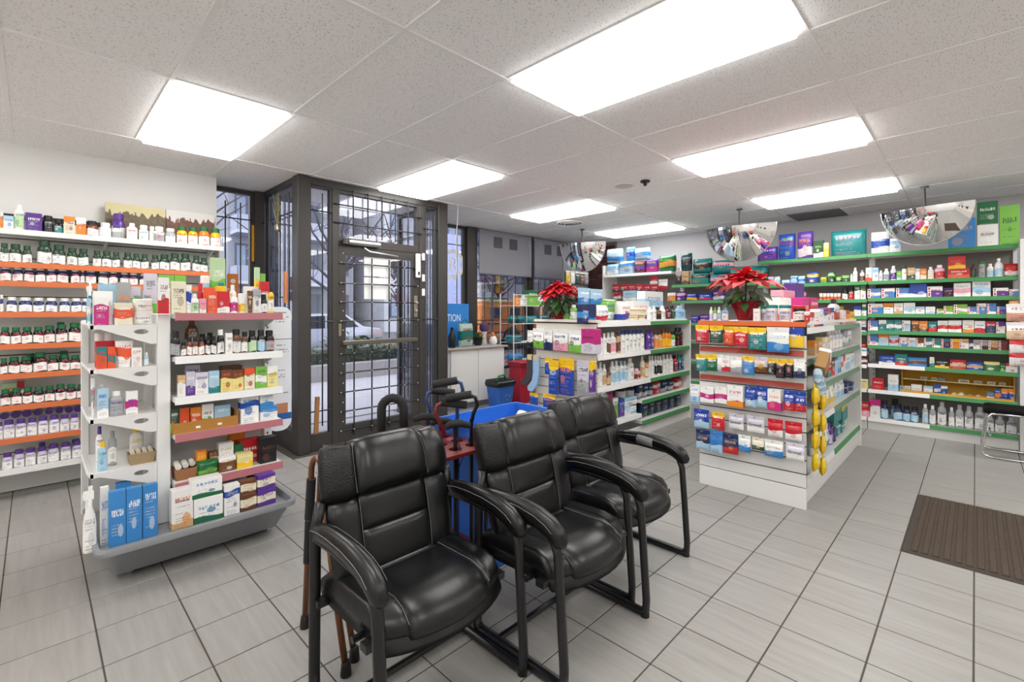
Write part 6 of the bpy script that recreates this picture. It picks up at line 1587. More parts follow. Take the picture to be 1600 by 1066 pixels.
def make_chair():
    t = thing('guest_chair', '', 'chair', (0,0,0), 0, 'black leather guest chairs')
    L = lambda nm, mb, mt=LEATHER: mb.build(nm, mt, t, smooth='all')
    L('headrest_cushion', pad(S_back, -.178, .178, .585, 1.0, .100, ex=.40, p=5)); L('headrest_wing', pad(S_back, -.280, -.160, .575, .965, .074, ex=.36, p=5), LEATHER2); L('headrest_wing', pad(S_back, .160, .280, .575, .965, .074, ex=.36, p=5), LEATHER)
    L('back_cushion', pad(S_back, -.164, .164, .325, .61, .056, ex=.26)); L('lumbar_cushion', pad(S_back, -.164, .164, .0, .352, .062, ex=.26)); L('back_wing', pad(S_back, -.270, -.152, .0, .605, .056, ex=.28)); L('back_wing', pad(S_back, .152, .270, .0, .605, .056, ex=.28))
    def S_rear(u, v): x, y, z = S_back(-u, v); return (x, y+.018, z)
    L('back_shell', pad(S_rear, -.262, .262, .02, .985, .035, ex=.3), BLACK)
    L('seat_cushion', pad(S_seat, -.178, .178, .03, .70, .064, ex=.28)); L('seat_rear_cushion', pad(S_seat, -.178, .178, .66, .96, .060, ex=.28)); L('seat_bolster', pad(S_seat, -.274, -.158, .05, .97, .058, ex=.30)); L('seat_bolster', pad(S_seat, .158, .274, .05, .97, .058, ex=.30))
    def S_under(u, v): x, y, z = S_seat(-u, v); return (x, y, z-.02)
    L('seat_shell', pad(S_under, -.268, .268, .02, .98, .062, ex=.22, back=.03), SHELLM)
    st = MB()
    def seam(S, pts, off):
        P = []
        for u, v in pts:
            p = Vector(S(u, v)); e = 1e-3; N = (Vector(S(u+e, v))-p).cross(Vector(S(u, v+e))-p).normalized(); P.append(p+N*off)
        st.tube(P, .0011, 4)
    def lerp(a, b, n=12): return [(a[0]+(b[0]-a[0])*k/n, a[1]+(b[1]-a[1])*k/n) for k in range(n+1)]
    for sx in (-1, 1):
        seam(S_back, lerp((sx*.170, .62), (sx*.170, .95)), .062); seam(S_back, lerp((sx*.158, .03), (sx*.158, .57)), .047); seam(S_seat, lerp((sx*.168, .09), (sx*.168, .93)), .050)
        seam(S_back, lerp((sx*.262, .05), (sx*.262, .55)), .030); seam(S_back, lerp((sx*.262, .62), (sx*.255, .95)), .032)
        seam(S_seat, lerp((sx*.258, .12), (sx*.258, .92)), .036)
    seam(S_back, lerp((-.11, .345), (.11, .345)), .036); seam(S_seat, lerp((-.14, .685), (.14, .685)), .037)
    st.build('stitching', STITCH, t)
    for sx in (-1, 1):
        # closed side loop: front leg, runner, rear leg
        X = sx*.302
        path = [(sx*.285, .165, .70), (X, .170, .60), (X, .178, .10), (X, .178, .03), (X, .155, .017), (X, .0, .017), (X, -.27, .017), (X, -.300, .03), (X, -.302, .08), (X, -.285, .33), (X, -.272, .50), (X, -.250, .55), (X, -.19, .578), (X, .0, .588), (X, .15, .582)]
        MB().tube(path, .0165, 10, flat=1.25).build('side_frame', CHAIRFRAME, t, smooth='all')
        ap = [(X, -.293, .528), (X, -.288, .540), (X, -.268, .566), (X, -.235, .588), (X, -.18, .606), (X, -.10, .618), (X, .0, .621), (X, .07, .618), (X, .135, .608), (X, .155, .605)]
        rr_ = [.018, .034, .042, .044, .043, .041, .039, .037, .034, .018]
        MB().tube(ap, rr_, 14, flat=.72).build('arm_pad', LEATHER, t, smooth='all')
        sm = MB().tube([(p[0]-sx*.034, p[1], p[2]+.017) for p in ap[2:9]], .0011, 4); sm.tube([(p[0]+sx*.034, p[1], p[2]+.017) for p in ap[2:9]], .0011, 4)
        sm.build('arm_stitching', STITCH, t)
        MB().lathe([(.02,0),(.02,.03),(.017,.04)], 10).build('foot_cap', BLACK, t, (X, -.295, 0)); MB().lathe([(.02,0),(.02,.03),(.017,.04)], 10).build('foot_cap', BLACK, t, (X, .172, 0))
        box('seat_bracket', CHAIRFRAME, min(sx*.24, sx*.30), max(sx*.24, sx*.30), -.20, -.16, .335, .36, t); box('seat_bracket', CHAIRFRAME, min(sx*.24, sx*.31), max(sx*.24, sx*.31), .13, .165, .335, .36, t)
    MB().tube([(-.302, .06, .018), (.302, .06, .018)], .013, 8).build('cross_bar', CHAIRFRAME, t, smooth=True)
    MB().tube([(-.302, -.11, .34), (.302, -.11, .34)], .012, 8).build('cross_bar', CHAIRFRAME, t, smooth=True)
    return t
ch = make_chair(); ch.location = (1.02, 1.54, 0); ch['label'] = 'nearest black leather guest chair, beside the bronze walker'
c2_ = copy_tree(ch, (1.665, 1.375, 0), .0); c2_['label'] = 'middle black leather guest chair between the other two'
TAPE = plain('grey_tape', '6f6f70', .45)
c3_ = copy_tree(ch, (2.315, 1.475, 0), .0); c3_['label'] = 'farthest black leather guest chair, nearest the orange-topped gondola'
MB().tube([(.302, -.10, .612), (.302, -.05, .616), (.302, .0, .619)], .0435, 14, flat=.74).build('tape_patch', TAPE, c3_, smooth='all')['label'] = 'torn grey tape on the arm pad'
# ------------------------------------------------------------------ bronze walking frame behind the first chair
BZ = plain('bronze_aluminium', '7a4f35', .35, .6); FOAM = plain('black_foam', '1e1e1e', .85)
t = thing('folding_walker', 'bronze folded walker with black grips behind the nearest chair', 'walker', (.852, 1.915, 0))
def arc(p, q, h, n=8): return [(p[0]+(q[0]-p[0])*(1-math.cos(PI*k/n))/2, p[1]+(q[1]-p[1])*(1-math.cos(PI*k/n))/2, p[2]+(q[2]-p[2])*k/n+h*math.sin(PI*k/n)) for k in range(n+1)]
MB().tube([(-.01,.20,.02),(-.012,.16,.40),(-.015,.12,.66)]+arc((-.015,.12,.70),(-.015,.0,.70),.08)+[(-.015,-.01,.62),(-.01,-.09,.30),(-.01,-.19,.02)], .0125, 10).build('frame_tube', BZ, t, smooth='all')
MB().tube([(.05,.23,.02),(.045,.19,.40),(.04,.16,.62)]+arc((.04,.16,.64),(.04,.05,.64),.07)+[(.04,.04,.58),(.045,-.04,.30),(.05,-.14,.02)], .0125, 10).build('frame_tube', BZ, t, smooth='all')
MB().tube([(-.015,.118,.68),(-.014,.145,.50)], .019, 10).build('grip', FOAM, t, smooth=True); MB().tube([(-.014,.147,.49),(-.012,.170,.30)], .0165, 10).build('lower_sleeve', FOAM, t, smooth=True)
for x_, y_ in ((-.01,.20),(-.01,-.19),(.05,.23),(.05,-.14)): MB().lathe([(.021,0),(.021,.012),(.017,.05),(.014,.055)], 12).build('rubber_tip', BLACK, t, (x_, y_, 0), smooth=True)
for z in (.32, .52): MB().tube([(-.01,.0-.085*(z<.4)-.03*(z>.4),z),(.045,.0-.045*(z<.4)+.01*(z>.4),z)], .009, 8).build('cross_brace', BZ, t)
# ------------------------------------------------------------------ blue bin and cane rack
BLUE = plain('blue_corrugated_plastic', '2f6fd0', .4); REDW = plain('dark_red_rack', '6e2420', .4)
t = BIN = thing('blue_bin', 'large open blue plastic bin behind the middle chair', 'bin', (0,0,0))
for nm, a in (('bin_front', (1.63,2.30,1.85,1.86,0,.78)), ('bin_back', (1.63,2.30,2.22,2.23,0,.78)), ('bin_side', (1.63,1.64,1.86,2.22,0,.78)), ('bin_side', (2.29,2.30,1.86,2.22,0,.78)), ('bin_base', (1.64,2.29,1.86,2.22,0,.01))): box(nm, BLUE, *a, t)
loft([(rr(1.625,2.305,1.845,2.235,.01), .765), (rr(1.625,2.305,1.845,2.235,.01), .782), (rr(1.641,2.289,1.861,2.219,.01), .782), (rr(1.641,2.289,1.861,2.219,.01), .765)], False, False).build('rim', BLUE, t)
box('paper_label', plain('white_paper', 'f4f4f2'), 2.0, 2.26, 1.8455, 1.8495, .60, .70, t)
tag(MB().lathe([(.09,0),(.10,.004),(.10,.03),(.09,.034)], 24).build('packaged_disc', plain('disc_pack', 'd9d2c4', .5), None, (2.15, 1.97, .70), smooth=True), 'round cream package lying in the top of the blue bin', 'package').rotation_euler = (.5, .3, 0)
box('inner_tray', plain('blue_liner', '2a5fb4', .6), 1.64, 2.29, 1.86, 2.22, .66, .67, BIN)
t = thing('cane_rack', 'dark red cane rack with round holes beside the blue bin', 'rack', (1.46, 2.06, 0))
hx = [(-.105+i*.105, -.23+j*.115) for i in range(3) for j in range(5)]
plate = bmesh.new(); out = [plate.verts.new((x_, y_, 0)) for x_, y_ in ((-.165,-.31),(.165,-.31),(.165,.31),(-.165,.31))]; es = [plate.edges.new((out[i], out[(i+1) % 4])) for i in range(4)]
for cx, cy in hx:
    hv = [plate.verts.new((cx+.034*math.cos(2*PI*k/12), cy+.034*math.sin(2*PI*k/12), 0)) for k in range(12)]; es += [plate.edges.new((hv[k], hv[(k+1) % 12])) for k in range(12)]
bmesh.ops.triangle_fill(plate, edges=es, use_beauty=True)
exg = bmesh.ops.extrude_face_region(plate, geom=list(plate.faces)); bmesh.ops.translate(plate, vec=(0,0,.018), verts=[v for v in exg['geom'] if isinstance(v, bmesh.types.BMVert)]); bmesh.ops.recalc_face_normals(plate, faces=plate.faces)
me = bpy.data.meshes.new('top_plate'); plate.to_mesh(me); plate.free(); me.materials.append(REDW)
put('top_plate', me, t, (0,0,.70)); put('lower_plate', me, t, (0,0,.18))
for sx in (-1, 1):
    for sy in (-1, 1): MB().tube([(sx*.15, sy*.29, 0), (sx*.15, sy*.29, .70)], .011, 8).build('leg', BLACK, t, smooth=True)
box('base_tray', BLACK, -.165, .165, -.31, .31, .012, .03, t)
def cane(lb, ix, tall, shaft, grip, face, kind):
    cx, cy = hx[ix]; t = thing('walking_cane', lb, 'cane', (1.46+cx, 2.06+cy, .03), face, 'canes standing in the red rack')
    MB().lathe([(.016,0),(.016,.01),(.012,.04)], 10).build('rubber_tip', BLACK, t, smooth=True)
    MB().tube([(0,0,.02),(0,0,tall)], .010, 8).build('shaft', shaft, t, smooth=True)
    if kind == 'crook':
        P = [(0,0,tall-.10)]+[(0,0,tall)]+[(.062-.062*math.cos(a), 0, tall+.062*math.sin(a)) for a in [PI*k/8 for k in range(1, 9)]]+[(.124,0,tall-.12)]
        MB().tube(P, .025, 10).build('foam_handle', FOAM, t, smooth='all')
    elif kind == 'offset':
        P = [(0,0,tall-.02),(-.01,0,tall+.03),(-.03,0,tall+.07),(-.02,0,tall+.11),(.02,0,tall+.125)]
        MB().tube(P, .010, 8).build('neck', shaft, t, smooth='all'); MB().tube([(.0,0,tall+.125),(.13,0,tall+.105)], .0205, 10).build('foam_handle', FOAM, t, smooth=True)
    else:
        MB().tube([(-.05,0,tall),(-.02,0,tall+.014),(.03,0,tall+.012),(.075,0,tall-.004)], [.015,.019,.019,.015], 10).build('handle', grip, t, smooth='all')
    MB().tube([(.0,-.012,tall-.05),(.02,-.05,tall-.14),(.01,-.02,tall-.2)], .003, 5).build('wrist_strap', BLACK, t)
    return t
BL = plain('blue_cane_tube', '3a4a78', .3, .5); RD = plain('red_pattern_tube', '7a2a2c', .3, .4); BKM = plain('black_cane_tube', '1a1a1c', .3, .4)
cane('cane with large black foam crook at the rear of the red rack', 9, .82, BKM, FOAM, 2.4, 'crook')
cane('blue cane with raised black offset handle, tallest in the red rack', 11, .88, BL, FOAM, 2.5, 'offset')
cane('black cane with level foam handle at the rack front', 10, .82, BKM, FOAM, 2.36, 'offset')
cane('red patterned cane with black handle at the rack centre', 6, .78, RD, FOAM, -.6, 'offset')
cane('black cane with plain black handle, left in the red rack', 7, .80, BKM, FOAM, 2.3, 'derby')
cane('red cane with short black handle, middle of the rack', 12, .76, RD, FOAM, 2.0, 'derby')
cane('blue cane with offset handle behind the left canes', 13, .80, BL, FOAM, -.5, 'offset')
cane('black cane with drooping handle at the near edge of the rack', 5, .80, BKM, FOAM, -.3, 'derby')
# ------------------------------------------------------------------ ribbed door mat
t = thing('ribbed_mat', 'brown ribbed floor mat lying at the right', 'mat', (0,0,0)); MATM = NT('ribbed_carpet'); v_ = MATM.coord('Object'); MATM.bump(MATM.noise(v_, 260, 2), .6, .004)
MATM = MATM.set(col=MATM.mix(MATM.noise(v_, 60, 3), (*rgb('3f3730'), 1), (*rgb('5e5349'), 1)), rough=.95, spec=.1)
EDGE = plain('mat_rubber_edge', '3a332d', .8); mx0, mx1, my0, my1 = 3.545, 4.73, -.62, .315
loft([(rr(mx0,mx1,my0,my1,.01), .0), (rr(mx0+.012,mx1-.012,my0+.012,my1-.012,.01), .008)]).build('rubber_border', EDGE, t)
rib = MB().box(mx0+.03, mx1-.03, 0, .030, .006, .015).mesh('rib', MATM, bevel=.003); k = my0+.03
while k < my1-.045: put('rib', rib, t, (0, k, 0)); k += .046
box('mat_field', MATM, mx0+.03, mx1-.03, my0+.03, my1-.03, .004, .009, t)
# ------------------------------------------------------------------ folding chair at the right edge
t = thing('folding_chair', 'chrome folding chair with black seat at the right edge', 'chair', (6.58, -.30, 0), PI)
MB().box(-.21,.21,-.24,.22,-.025,.03).build('seat', plain('black_vinyl', '0c0c0d', .8, 0.0, .15), t, (0,0,.445), bevel=.018, seg=2)
for sx in (-1, 1):
    MB().tube([(sx*.20,.24,.30),(sx*.20,.23,.05),(sx*.20,.20,.013),(sx*.20,-.20,.013),(sx*.20,-.25,.03),(sx*.20,-.255,.07),(sx*.20,-.22,.38),(sx*.20,-.19,.425),(sx*.20,-.12,.428),(sx*.20,.2,.428)], .011, 8).build('side_leg', CHROME, t, smooth='all')
MB().tube([(-.20,-.20,.22),(.20,-.20,.22)], .009, 8).build('cross_bar', CHROME, t, smooth=True)
MB().tube([(-.2,.24,.28),(-.2,.30,.80),(-.14,.31,.84),(.14,.31,.84),(.2,.30,.80),(.2,.24,.28)], .011, 8).build('back_tube', CHROME, t, smooth='all'); MB().box(-.19,.19,.29,.31,.64,.82).build('backrest', plain('black_vinyl', '17181a'), t, bevel=.008)
# ------------------------------------------------------------------ cabinet by the window and what stands on it
t = thing('white_cabinet', 'white two-door cabinet standing below the street window', 'cabinet', (0,0,0))
box('carcass', plain('cabinet_grey_side', 'c9c9ca', .5), 4.02, 5.10, 5.20, 5.66, .08, .85, t); box('plinth', GREYM, 4.05, 5.08, 5.24, 5.62, 0, .08, t)
box('door', WHITE2, 4.06, 4.56, 5.18, 5.20, .09, .845, t, bevel=.003); box('door', WHITE2, 4.566, 5.09, 5.18, 5.20, .09, .845, t, bevel=.003)
box('top', plain('grey_top', 'b3b3b4', .5), 3.98, 5.14, 5.15, 5.68, .85, .875, t); box('edge_band', plain('worn_edge', 'a98d68', .6), 3.98, 5.14, 5.142, 5.15, .852, .866, t)
t = thing('blue_sign_board', 'bright blue poster board ending in TION behind the entrance post', 'sign', (4.30, 5.56, .876))
box('board', plain('sign_blue', '2f86d6', .5), -.42, .40, 0, .012, .12, .635, t); box('board_foot', plain('sign_blue', '2f86d6'), -.30, .30, .0, .012, 0, .12, t)
lettering('TION', .155, plain('sign_lettering_white', 'f2f5f8', .6), t, (.11, -.002, .37), (PI/2, 0, 0), .001, width=.25)
t = thing('gift_bag', 'clear gift bag with teal and red print on the cabinet', 'bag', (4.47, 5.36, .876)); pm = put('bag_body', TPL['pack'][1], t, (0,0,0), 0, (.26,.12,.34)); pm.color = (*rgb('a7bfae'), 1); pm['c2'] = list(rgb('1d6f66')); pm['c3'] = list(rgb('8d3a34')); pm['pz'] = [.3,.7,.37]
MB().tube([(-.08,0,.34),(0,.02,.40),(.08,0,.34)], .01, 6).build('bag_tie', plain('tie_teal', '1d6f66', .6), t)
t = thing('black_bottle_display', 'black object half hidden by the entrance post on the cabinet', 'bottle', (4.20, 5.34, .876)); MB().lathe([(.05,0),(.055,.01),(.055,.16),(.03,.22),(.02,.25)], 14).build('body', BLACK, t, smooth=True); MB().lathe([(.022,.24),(.022,.29)], 12).build('cap', BLACK, t)
LEAFG = m_leafy('plant_leaf_green', '2f4a24', '5d7d3a'); t = thing('potted_plant', 'small green potted plant on the white cabinet', 'plant', (4.76, 5.42, .876))
MB().lathe([(.05,0),(.075,.09),(.075,.10),(.065,.10),(.06,.08)], 16).build('pot', BLACK, t, smooth=True)
r_ = random.Random(4)
for k in range(46):
    a, e, L_ = r_.uniform(0,2*PI), r_.uniform(.2,1.3), r_.uniform(.09,.17); d = Vector((math.cos(a)*math.cos(e), math.sin(a)*math.cos(e), math.sin(e))); s0 = Vector((0,0,.09)); q = d.cross(Vector((0,0,1))).normalized()*.018
    p1 = s0+d*L_*.5; p2 = s0+d*L_+Vector((0,0,-.02)); MB().add([s0, p1+q, p2, p1-q], [(0,1,2,3)]).build('leaf', LEAFG, t)
t = thing('ceramic_bird', 'small white ceramic ornament on the white cabinet', 'ornament', (5.03, 5.36, .876)); MB().lathe([(.03,0),(.06,.03),(.065,.07),(.045,.12),(.025,.14)], 16).build('body', plain('white_ceramic', 'e9e4dc', .3), t, smooth=True); MB().lathe([(.026,.0),(.034,.03),(.02,.06),(.004,.07)], 12).build('head', plain('orange_glaze', 'd9773a', .4), t, (-.01,0,.13), smooth=True)
t = thing('lilac_bouquet', 'purple topped paper figure beside the potted plant', 'ornament', (4.98, 5.52, .876)); MB().lathe([(.04,0),(.05,.02),(.03,.14),(.05,.2)], 12).build('stem', plain('cream_paper', 'e0d6c4', .7), t, smooth=True); MB().lathe([(.03,.18),(.075,.24),(.07,.31),(.03,.35)], 12).build('bloom', plain('purple_paper', '5a3f66', .8), t, smooth=True)
# recycling bin, red crate
t = thing('recycling_bin', 'blue recycling bin with black liner in front of the cabinet', 'bin', (4.70, 4.86, 0))
loft([(rr(-.13,.13,-.10,.10,.02), 0), (rr(-.17,.17,-.13,.13,.03), .36), (rr(-.18,.18,-.14,.14,.03), .37), (rr(-.15,.15,-.11,.11,.02), .37), (rr(-.12,.12,-.09,.09,.02), .02)]).build('tub', plain('recycling_blue', '2a62b8', .45), t)
loft([(rr(-.178,.178,-.138,.138,.03), .33), (rr(-.19,.19,-.15,.15,.04), .37), (rr(-.18,.18,-.14,.14,.04), .42), (rr(-.14,.14,-.10,.10,.04), .38)], False, False).build('liner', plain('black_bag', '121214', .3), t, smooth='all')
MB().tube([(-.09,0,.40),(-.05,-.02,.47),(.05,-.02,.48),(.10,0,.40)], .014, 8).build('green_handle', plain('green_strap', '2f7a44', .5), t, smooth='all')
for k in range(3): a = 2*PI*k/3; MB().prism([(.035*math.cos(a)-.02*math.sin(a), .18+.035*math.sin(a)+.02*math.cos(a)), (.035*math.cos(a)+.02*math.sin(a), .18+.035*math.sin(a)-.02*math.cos(a)), (.05*math.cos(a+.9), .18+.05*math.sin(a+.9))], 'y', -.149, -.147).build('recycling_arrow', plain('sticker_white', 'f0f0f2'), t, (0.02, .022, 0))
t = thing('red_crate', 'crimson red plastic crate standing behind the recycling bin', 'crate', (5.30, 5.02, 0)); loft([(rr(-.17,.17,-.15,.15,.02), 0), (rr(-.14,.14,-.12,.12,.02), .55), (rr(-.16,.16,-.14,.14,.02), .56), (rr(-.16,.16,-.14,.14,.02), .60)]).build('crate_body', plain('crimson_plastic', 'a5122c', .45), t); box('crate_lid', plain('crimson_plastic', 'a5122c'), -.18, .18, -.16, .16, .60, .625, t, bevel=.005)
# white wire rack
t = thing('wire_rack', 'white wire rack with teal packs in front of the window', 'rack', (0,0,0)); WR = plain('white_wire', 'e2e2e0', .4)
for xx in (5.30, 6.32):
    for yy in (5.18, 5.48): MB().tube([(xx, yy, 0), (xx, yy, 1.68)], .009, 6).build('post', WR, t, smooth=True)
for z in (1.49, 1.20, .90, .60):
    s_ = MB().tube([(5.30,5.18,z-.006),(6.32,5.18,z-.006)], .006, 6).tube([(5.30,5.48,z-.006),(6.32,5.48,z-.006)], .006, 6).build('shelf_rail', WR, t)
    wm = MB().tube([(0,5.17,z-.003),(0,5.49,z-.003)], .003, 4).mesh('shelf_wire', WR)
    for k in range(23): put('shelf_wire', wm, s_, (5.31+k*.045, 0, 0))
MB().tube([(5.30,5.18,1.66),(6.32,5.18,1.66)], .006, 6).build('top_rail', WR, t)
for xx in (5.60, 5.95): MB().tube([(xx,5.18,1.20),(xx,5.18,1.66)], .005, 6).build('hang_bar', WR, t)
# ------------------------------------------------------------------ poinsettias
def m_bract(name, a, b):
    t = NT(name); n = t.noise(t.coord('Generated'), 5, 2); return t.set(col=t.mix(n, (*rgb(a), 1), (*rgb(b), 1)), rough=.55)
BRACT = m_bract('red_bract', 'cf1226', 'ee3a44'); GLEAF = m_bract('poinsettia_leaf', '24421f', '3f6232')
def leaf_me(name, mat, lobe):
    prof = [(0,.0),(.10,.16),(.25,.34+lobe),(.38,.32),(.5,.42),(.65,.34),(.82,.18),(1.0,.0)]
    vs_ = []
    for x_, w_ in prof: dz = -.30*x_*x_+.10*x_; vs_ += [(x_, -w_*.62, dz+.09*w_), (x_, 0, dz), (x_, w_*.62, dz+.09*w_)]
    fs_ = []
    for k in range(len(prof)-1): b = k*3; fs_ += [(b,b+3,b+4,b+1), (b+1,b+4,b+5,b+2)]
    return MB().add(vs_, fs_).mesh(name, mat, 'all')
BM_ = leaf_me('bract', BRACT, .04); GM_ = leaf_me('green_leaf', GLEAF, .0)
def poinsettia(lb, loc, R_, seed, ph, n_heads, BL_=.55):
    t = thing('poinsettia', lb, 'plant', loc, 0, 'potted poinsettias'); r_ = random.Random(seed); n = 12
    FOIL = plain('red_foil', '8e0f1c', .28, .3)
    rings = []
    for z, rad, wob in ((0,.055,0),(.03,.062,.004),(ph*.6,.078,.006),(ph*.9,.092,.012),(ph*1.08,.115,.022)):
        rings.append(([(rad*math.cos(2*PI*k/24)+(wob if k % 2 else -wob)*math.cos(2*PI*k/24), rad*math.sin(2*PI*k/24)+(wob if k % 2 else -wob)*math.sin(2*PI*k/24)) for k in range(24)], z))
    loft(rings, True, False).build('foil_pot', FOIL, t); MB().lathe([(.07, ph*.8), (.068, ph*.86)], 16).build('soil', plain('soil', '2c211a', .9), t)
    heads = []
    for h in range(n_heads):
        a = 2*PI*h/n_heads+r_.uniform(-.3,.3); d = R_*.5*(.0 if h == 0 else r_.uniform(.75,1.15)); heads.append((d*math.cos(a), d*math.sin(a), ph+R_*(.95 if h == 0 else r_.uniform(.55,.85))))
    for hx_, hy_, hz in heads:
        MB().tube([(hx_*.1, hy_*.1, ph*.8), (hx_*.6, hy_*.6, ph+(hz-ph)*.5), (hx_, hy_, hz)], .006, 5).build('stem', GLEAF, t)
        out_ = math.atan2(hy_, hx_)
        for layer, (cnt, L_, tilt) in enumerate(((8, BL_, .05), (6, BL_*.72, .45))):
            for k in range(cnt):
                a = 2*PI*k/cnt+layer*.4+r_.uniform(-.2,.2); s_ = R_*L_*r_.uniform(.85,1.15)
                put('bract', BM_, t, (hx_, hy_, hz+layer*.008), 0, (s_, s_*.85, s_), (0, -tilt+r_.uniform(-.15,.25)+.3*math.cos(a-out_)*(hx_*hx_+hy_*hy_ > .0001), a))
        MB().lathe([(.002,hz),(.010,hz+.008),(.008,hz+.018)], 8, hx_, hy_).build('flower_eye', plain('eye_yellow', 'c9b23a', .6), t)
    for k in range(24):
        a = 2*PI*k/24+r_.uniform(-.2,.2); s_ = R_*r_.uniform(.55,.8); z = ph+R_*r_.uniform(.02,.45); d = R_*r_.uniform(.2,.5)
        put('green_leaf', GM_, t, (d*math.cos(a), d*math.sin(a), z), 0, (s_, s_*.9, s_), (0, r_.uniform(.15,.7), a))
    return t
poinsettia('full red poinsettia on the end of the white slat gondola', (3.98, 3.20, 1.315), .25, 5, .12, 15, .60)
poinsettia('red poinsettia in red foil on the orange-topped gondola', (3.96, 1.30, 1.325), .225, 9, .14, 5, .92)
# ------------------------------------------------------------------ convex security mirrors
MIR = plain('mirror', 'f2f2f2', .015, 1.0)
def mirror(lb, loc, R_, depth, ang, tilt, hang, vz):
    t = thing('convex_mirror', lb, 'mirror', loc, 0, 'convex security mirrors'); t.rotation_euler = (0, tilt, ang)
    def g(u, v):
        a = PI+PI*u; r_ = R_*v; return (-depth*(1-v*v), r_*math.cos(a), r_*math.sin(a)*vz)
    MB().grid(g, 32, 14).build('mirror_dome', MIR, t, smooth='all')
    rim = [(0, R_*math.cos(PI+PI*k/32), vz*R_*math.sin(PI+PI*k/32)) for k in range(33)]
    MB().tube(rim, .006, 6).build('rim', plain('mirror_rim', '9a9a9a', .4), t, smooth='all'); MB().prism([(y_, z_) for _x, y_, z_ in rim], 'x', .004, .008).build('backing', plain('mirror_back', '6c6a68', .6), t)
    MB().tube([(.0,0,-.02),(.0,0,hang)], .012, 8).build('hanger_rod', plain('dark_steel', '55524e'), t, smooth=True); box('bracket', plain('dark_steel', '55524e'), -.01, .03, -.03, .03, hang-.02, hang, t)
    return t
mirror('large half-dome security mirror at right, reflecting the counter', (6.62, .38, 2.50), .40, .13, -.28, -.10, .22, 1.0)
mirror('half-dome security mirror above the poinsettia on the orange gondola', (6.40, 2.17, 2.50), .43, .16, .0, -.08, .22, 1.05)
mirror('small half-dome security mirror beside the brick corner', (6.20, 4.51, 2.50), .39, .13, .25, -.08, .22, 1.2)
# ------------------------------------------------------------------ canvases leaning on the top of the left wall shelf
def m_paint(name, sky, roof, brick, ground):
    t = NT(name); g = t.coord('Generated'); s_ = t.sep(g); n = t.noise(t.scaled(g, (6, 1, 1.5)), 1.6, 3); h = t.math('ADD', t.math('MULTIPLY', n, .7), .42)
    hz = t.math('LESS_THAN', s_[2], h); c = t.mix(hz, (*rgb(sky), 1), t.mix(t.noise(t.scaled(g, (18, 1, 14)), 1.0, 2), (*rgb(roof), 1), (*rgb(brick), 1)))
    c = t.mix(t.math('LESS_THAN', s_[2], .2), c, (*rgb(ground), 1)); return t.set(col=c, rough=.6)
def canvas(lb, x0, x1, z1, mat):
    t = thing('canvas_print', lb, 'picture', ((x0+x1)/2, 5.30, 2.0)); t.rotation_euler = (-.06, 0, 0); h = z1-2.0; hw = (x1-x0)/2
    box('canvas', mat, -hw, hw, -.012, .0, 0, h, t); MB().box(-hw,hw,0,.02,0,.02).box(-hw,hw,0,.02,h-.02,h).box(-hw,-hw+.02,0,.02,.02,h-.02).box(hw-.02,hw,0,.02,.02,h-.02).build('stretcher', plain('pine', 'b99a6b', .7), t)
canvas('yellow-skied townscape canvas behind bottles on the left wall', .43, .85, 2.335, m_paint('townscape_ochre', 'd9cfa0', '4a4038', '8a7a5c', '4a463e'))
canvas('pale-skied canvas of red-roofed houses on the left wall', .855, 1.24, 2.34, m_paint('townscape_red', 'e2e0dc', '3a3030', '96604e', '4e3a36'))
# ------------------------------------------------------------------ tall printed board at the far end of the grey-based stand
def m_board(pic=True):
    t = NT('printed_board'); g = t.sep(t.coord('Generated')); x_, z_ = g[0], g[2]; zr = t.math('MULTIPLY', z_, 40.0 if pic else 14.0); row = t.math('FLOOR', zr); rw = t.white(t.comb(row, 5.0, 1.0)); ch_ = t.white(t.comb(t.math('FLOOR', t.math('MULTIPLY', x_, 26.0)), row, 2.0))
    def rng_(a, l, h): return t.math('MULTIPLY', t.math('GREATER_THAN', a, l), t.math('LESS_THAN', a, h))
    m_ = t.math('MULTIPLY', t.math('MULTIPLY', rng_(t.math('FRACT', zr), .3, .75), t.math('GREATER_THAN', ch_, .35)), t.math('MULTIPLY', rng_(x_, .15, t.math('ADD', .55, t.math('MULTIPLY', rw, .35))), t.math('GREATER_THAN', rw, .4)))
    m_ = t.math('MULTIPLY', m_, t.math('GREATER_THAN', z_, .34 if pic else .12)); c = t.mix(t.math('MULTIPLY', m_, .75), (*rgb('eef0f2'), 1), (*rgb('4a4e58'), 1))
    if not pic: return t.set(col=c, rough=.4)
    c = t.mix(rng_(z_, .12, .19), c, (*rgb('2f64a8'), 1)); c = t.mix(t.math('MULTIPLY', rng_(z_, .19, .30), rng_(x_, .35, .85)), c, (*rgb('c98a62'), 1)); return t.set(col=c, rough=.4)
BOARD = m_board(); t = thing('printed_board', 'tall white printed board with rounded ends beside the grey-based stand', 'sign board', (0,0,0))
def rnd_rect(x0, x1, z0, z1, r, top, bot):
    P = []
    for cx, cz, a0, on in ((x1-r, z1-r, 0, top), (x0+r, z1-r, PI/2, top), (x0+r, z0+r, PI, bot), (x1-r, z0+r, 1.5*PI, bot)):
        if on: P += [(cx+r*math.cos(a0+k*PI/12), cz+r*math.sin(a0+k*PI/12)) for k in range(7)]
        else: P.append((cx+r*(1 if a0 in (0, 1.5*PI) else -1), cz+r*(1 if a0 < 2 else -1)))
    return P
MB().prism(rnd_rect(1.155, 1.32, 1.20, 1.43, .06, True, False), 'y', 3.56, 3.575).build('header_board', m_board(False), t); MB().prism(rnd_rect(1.155, 1.32, .54, 1.195, .07, False, True), 'y', 3.56, 3.575).build('main_board', BOARD, t)
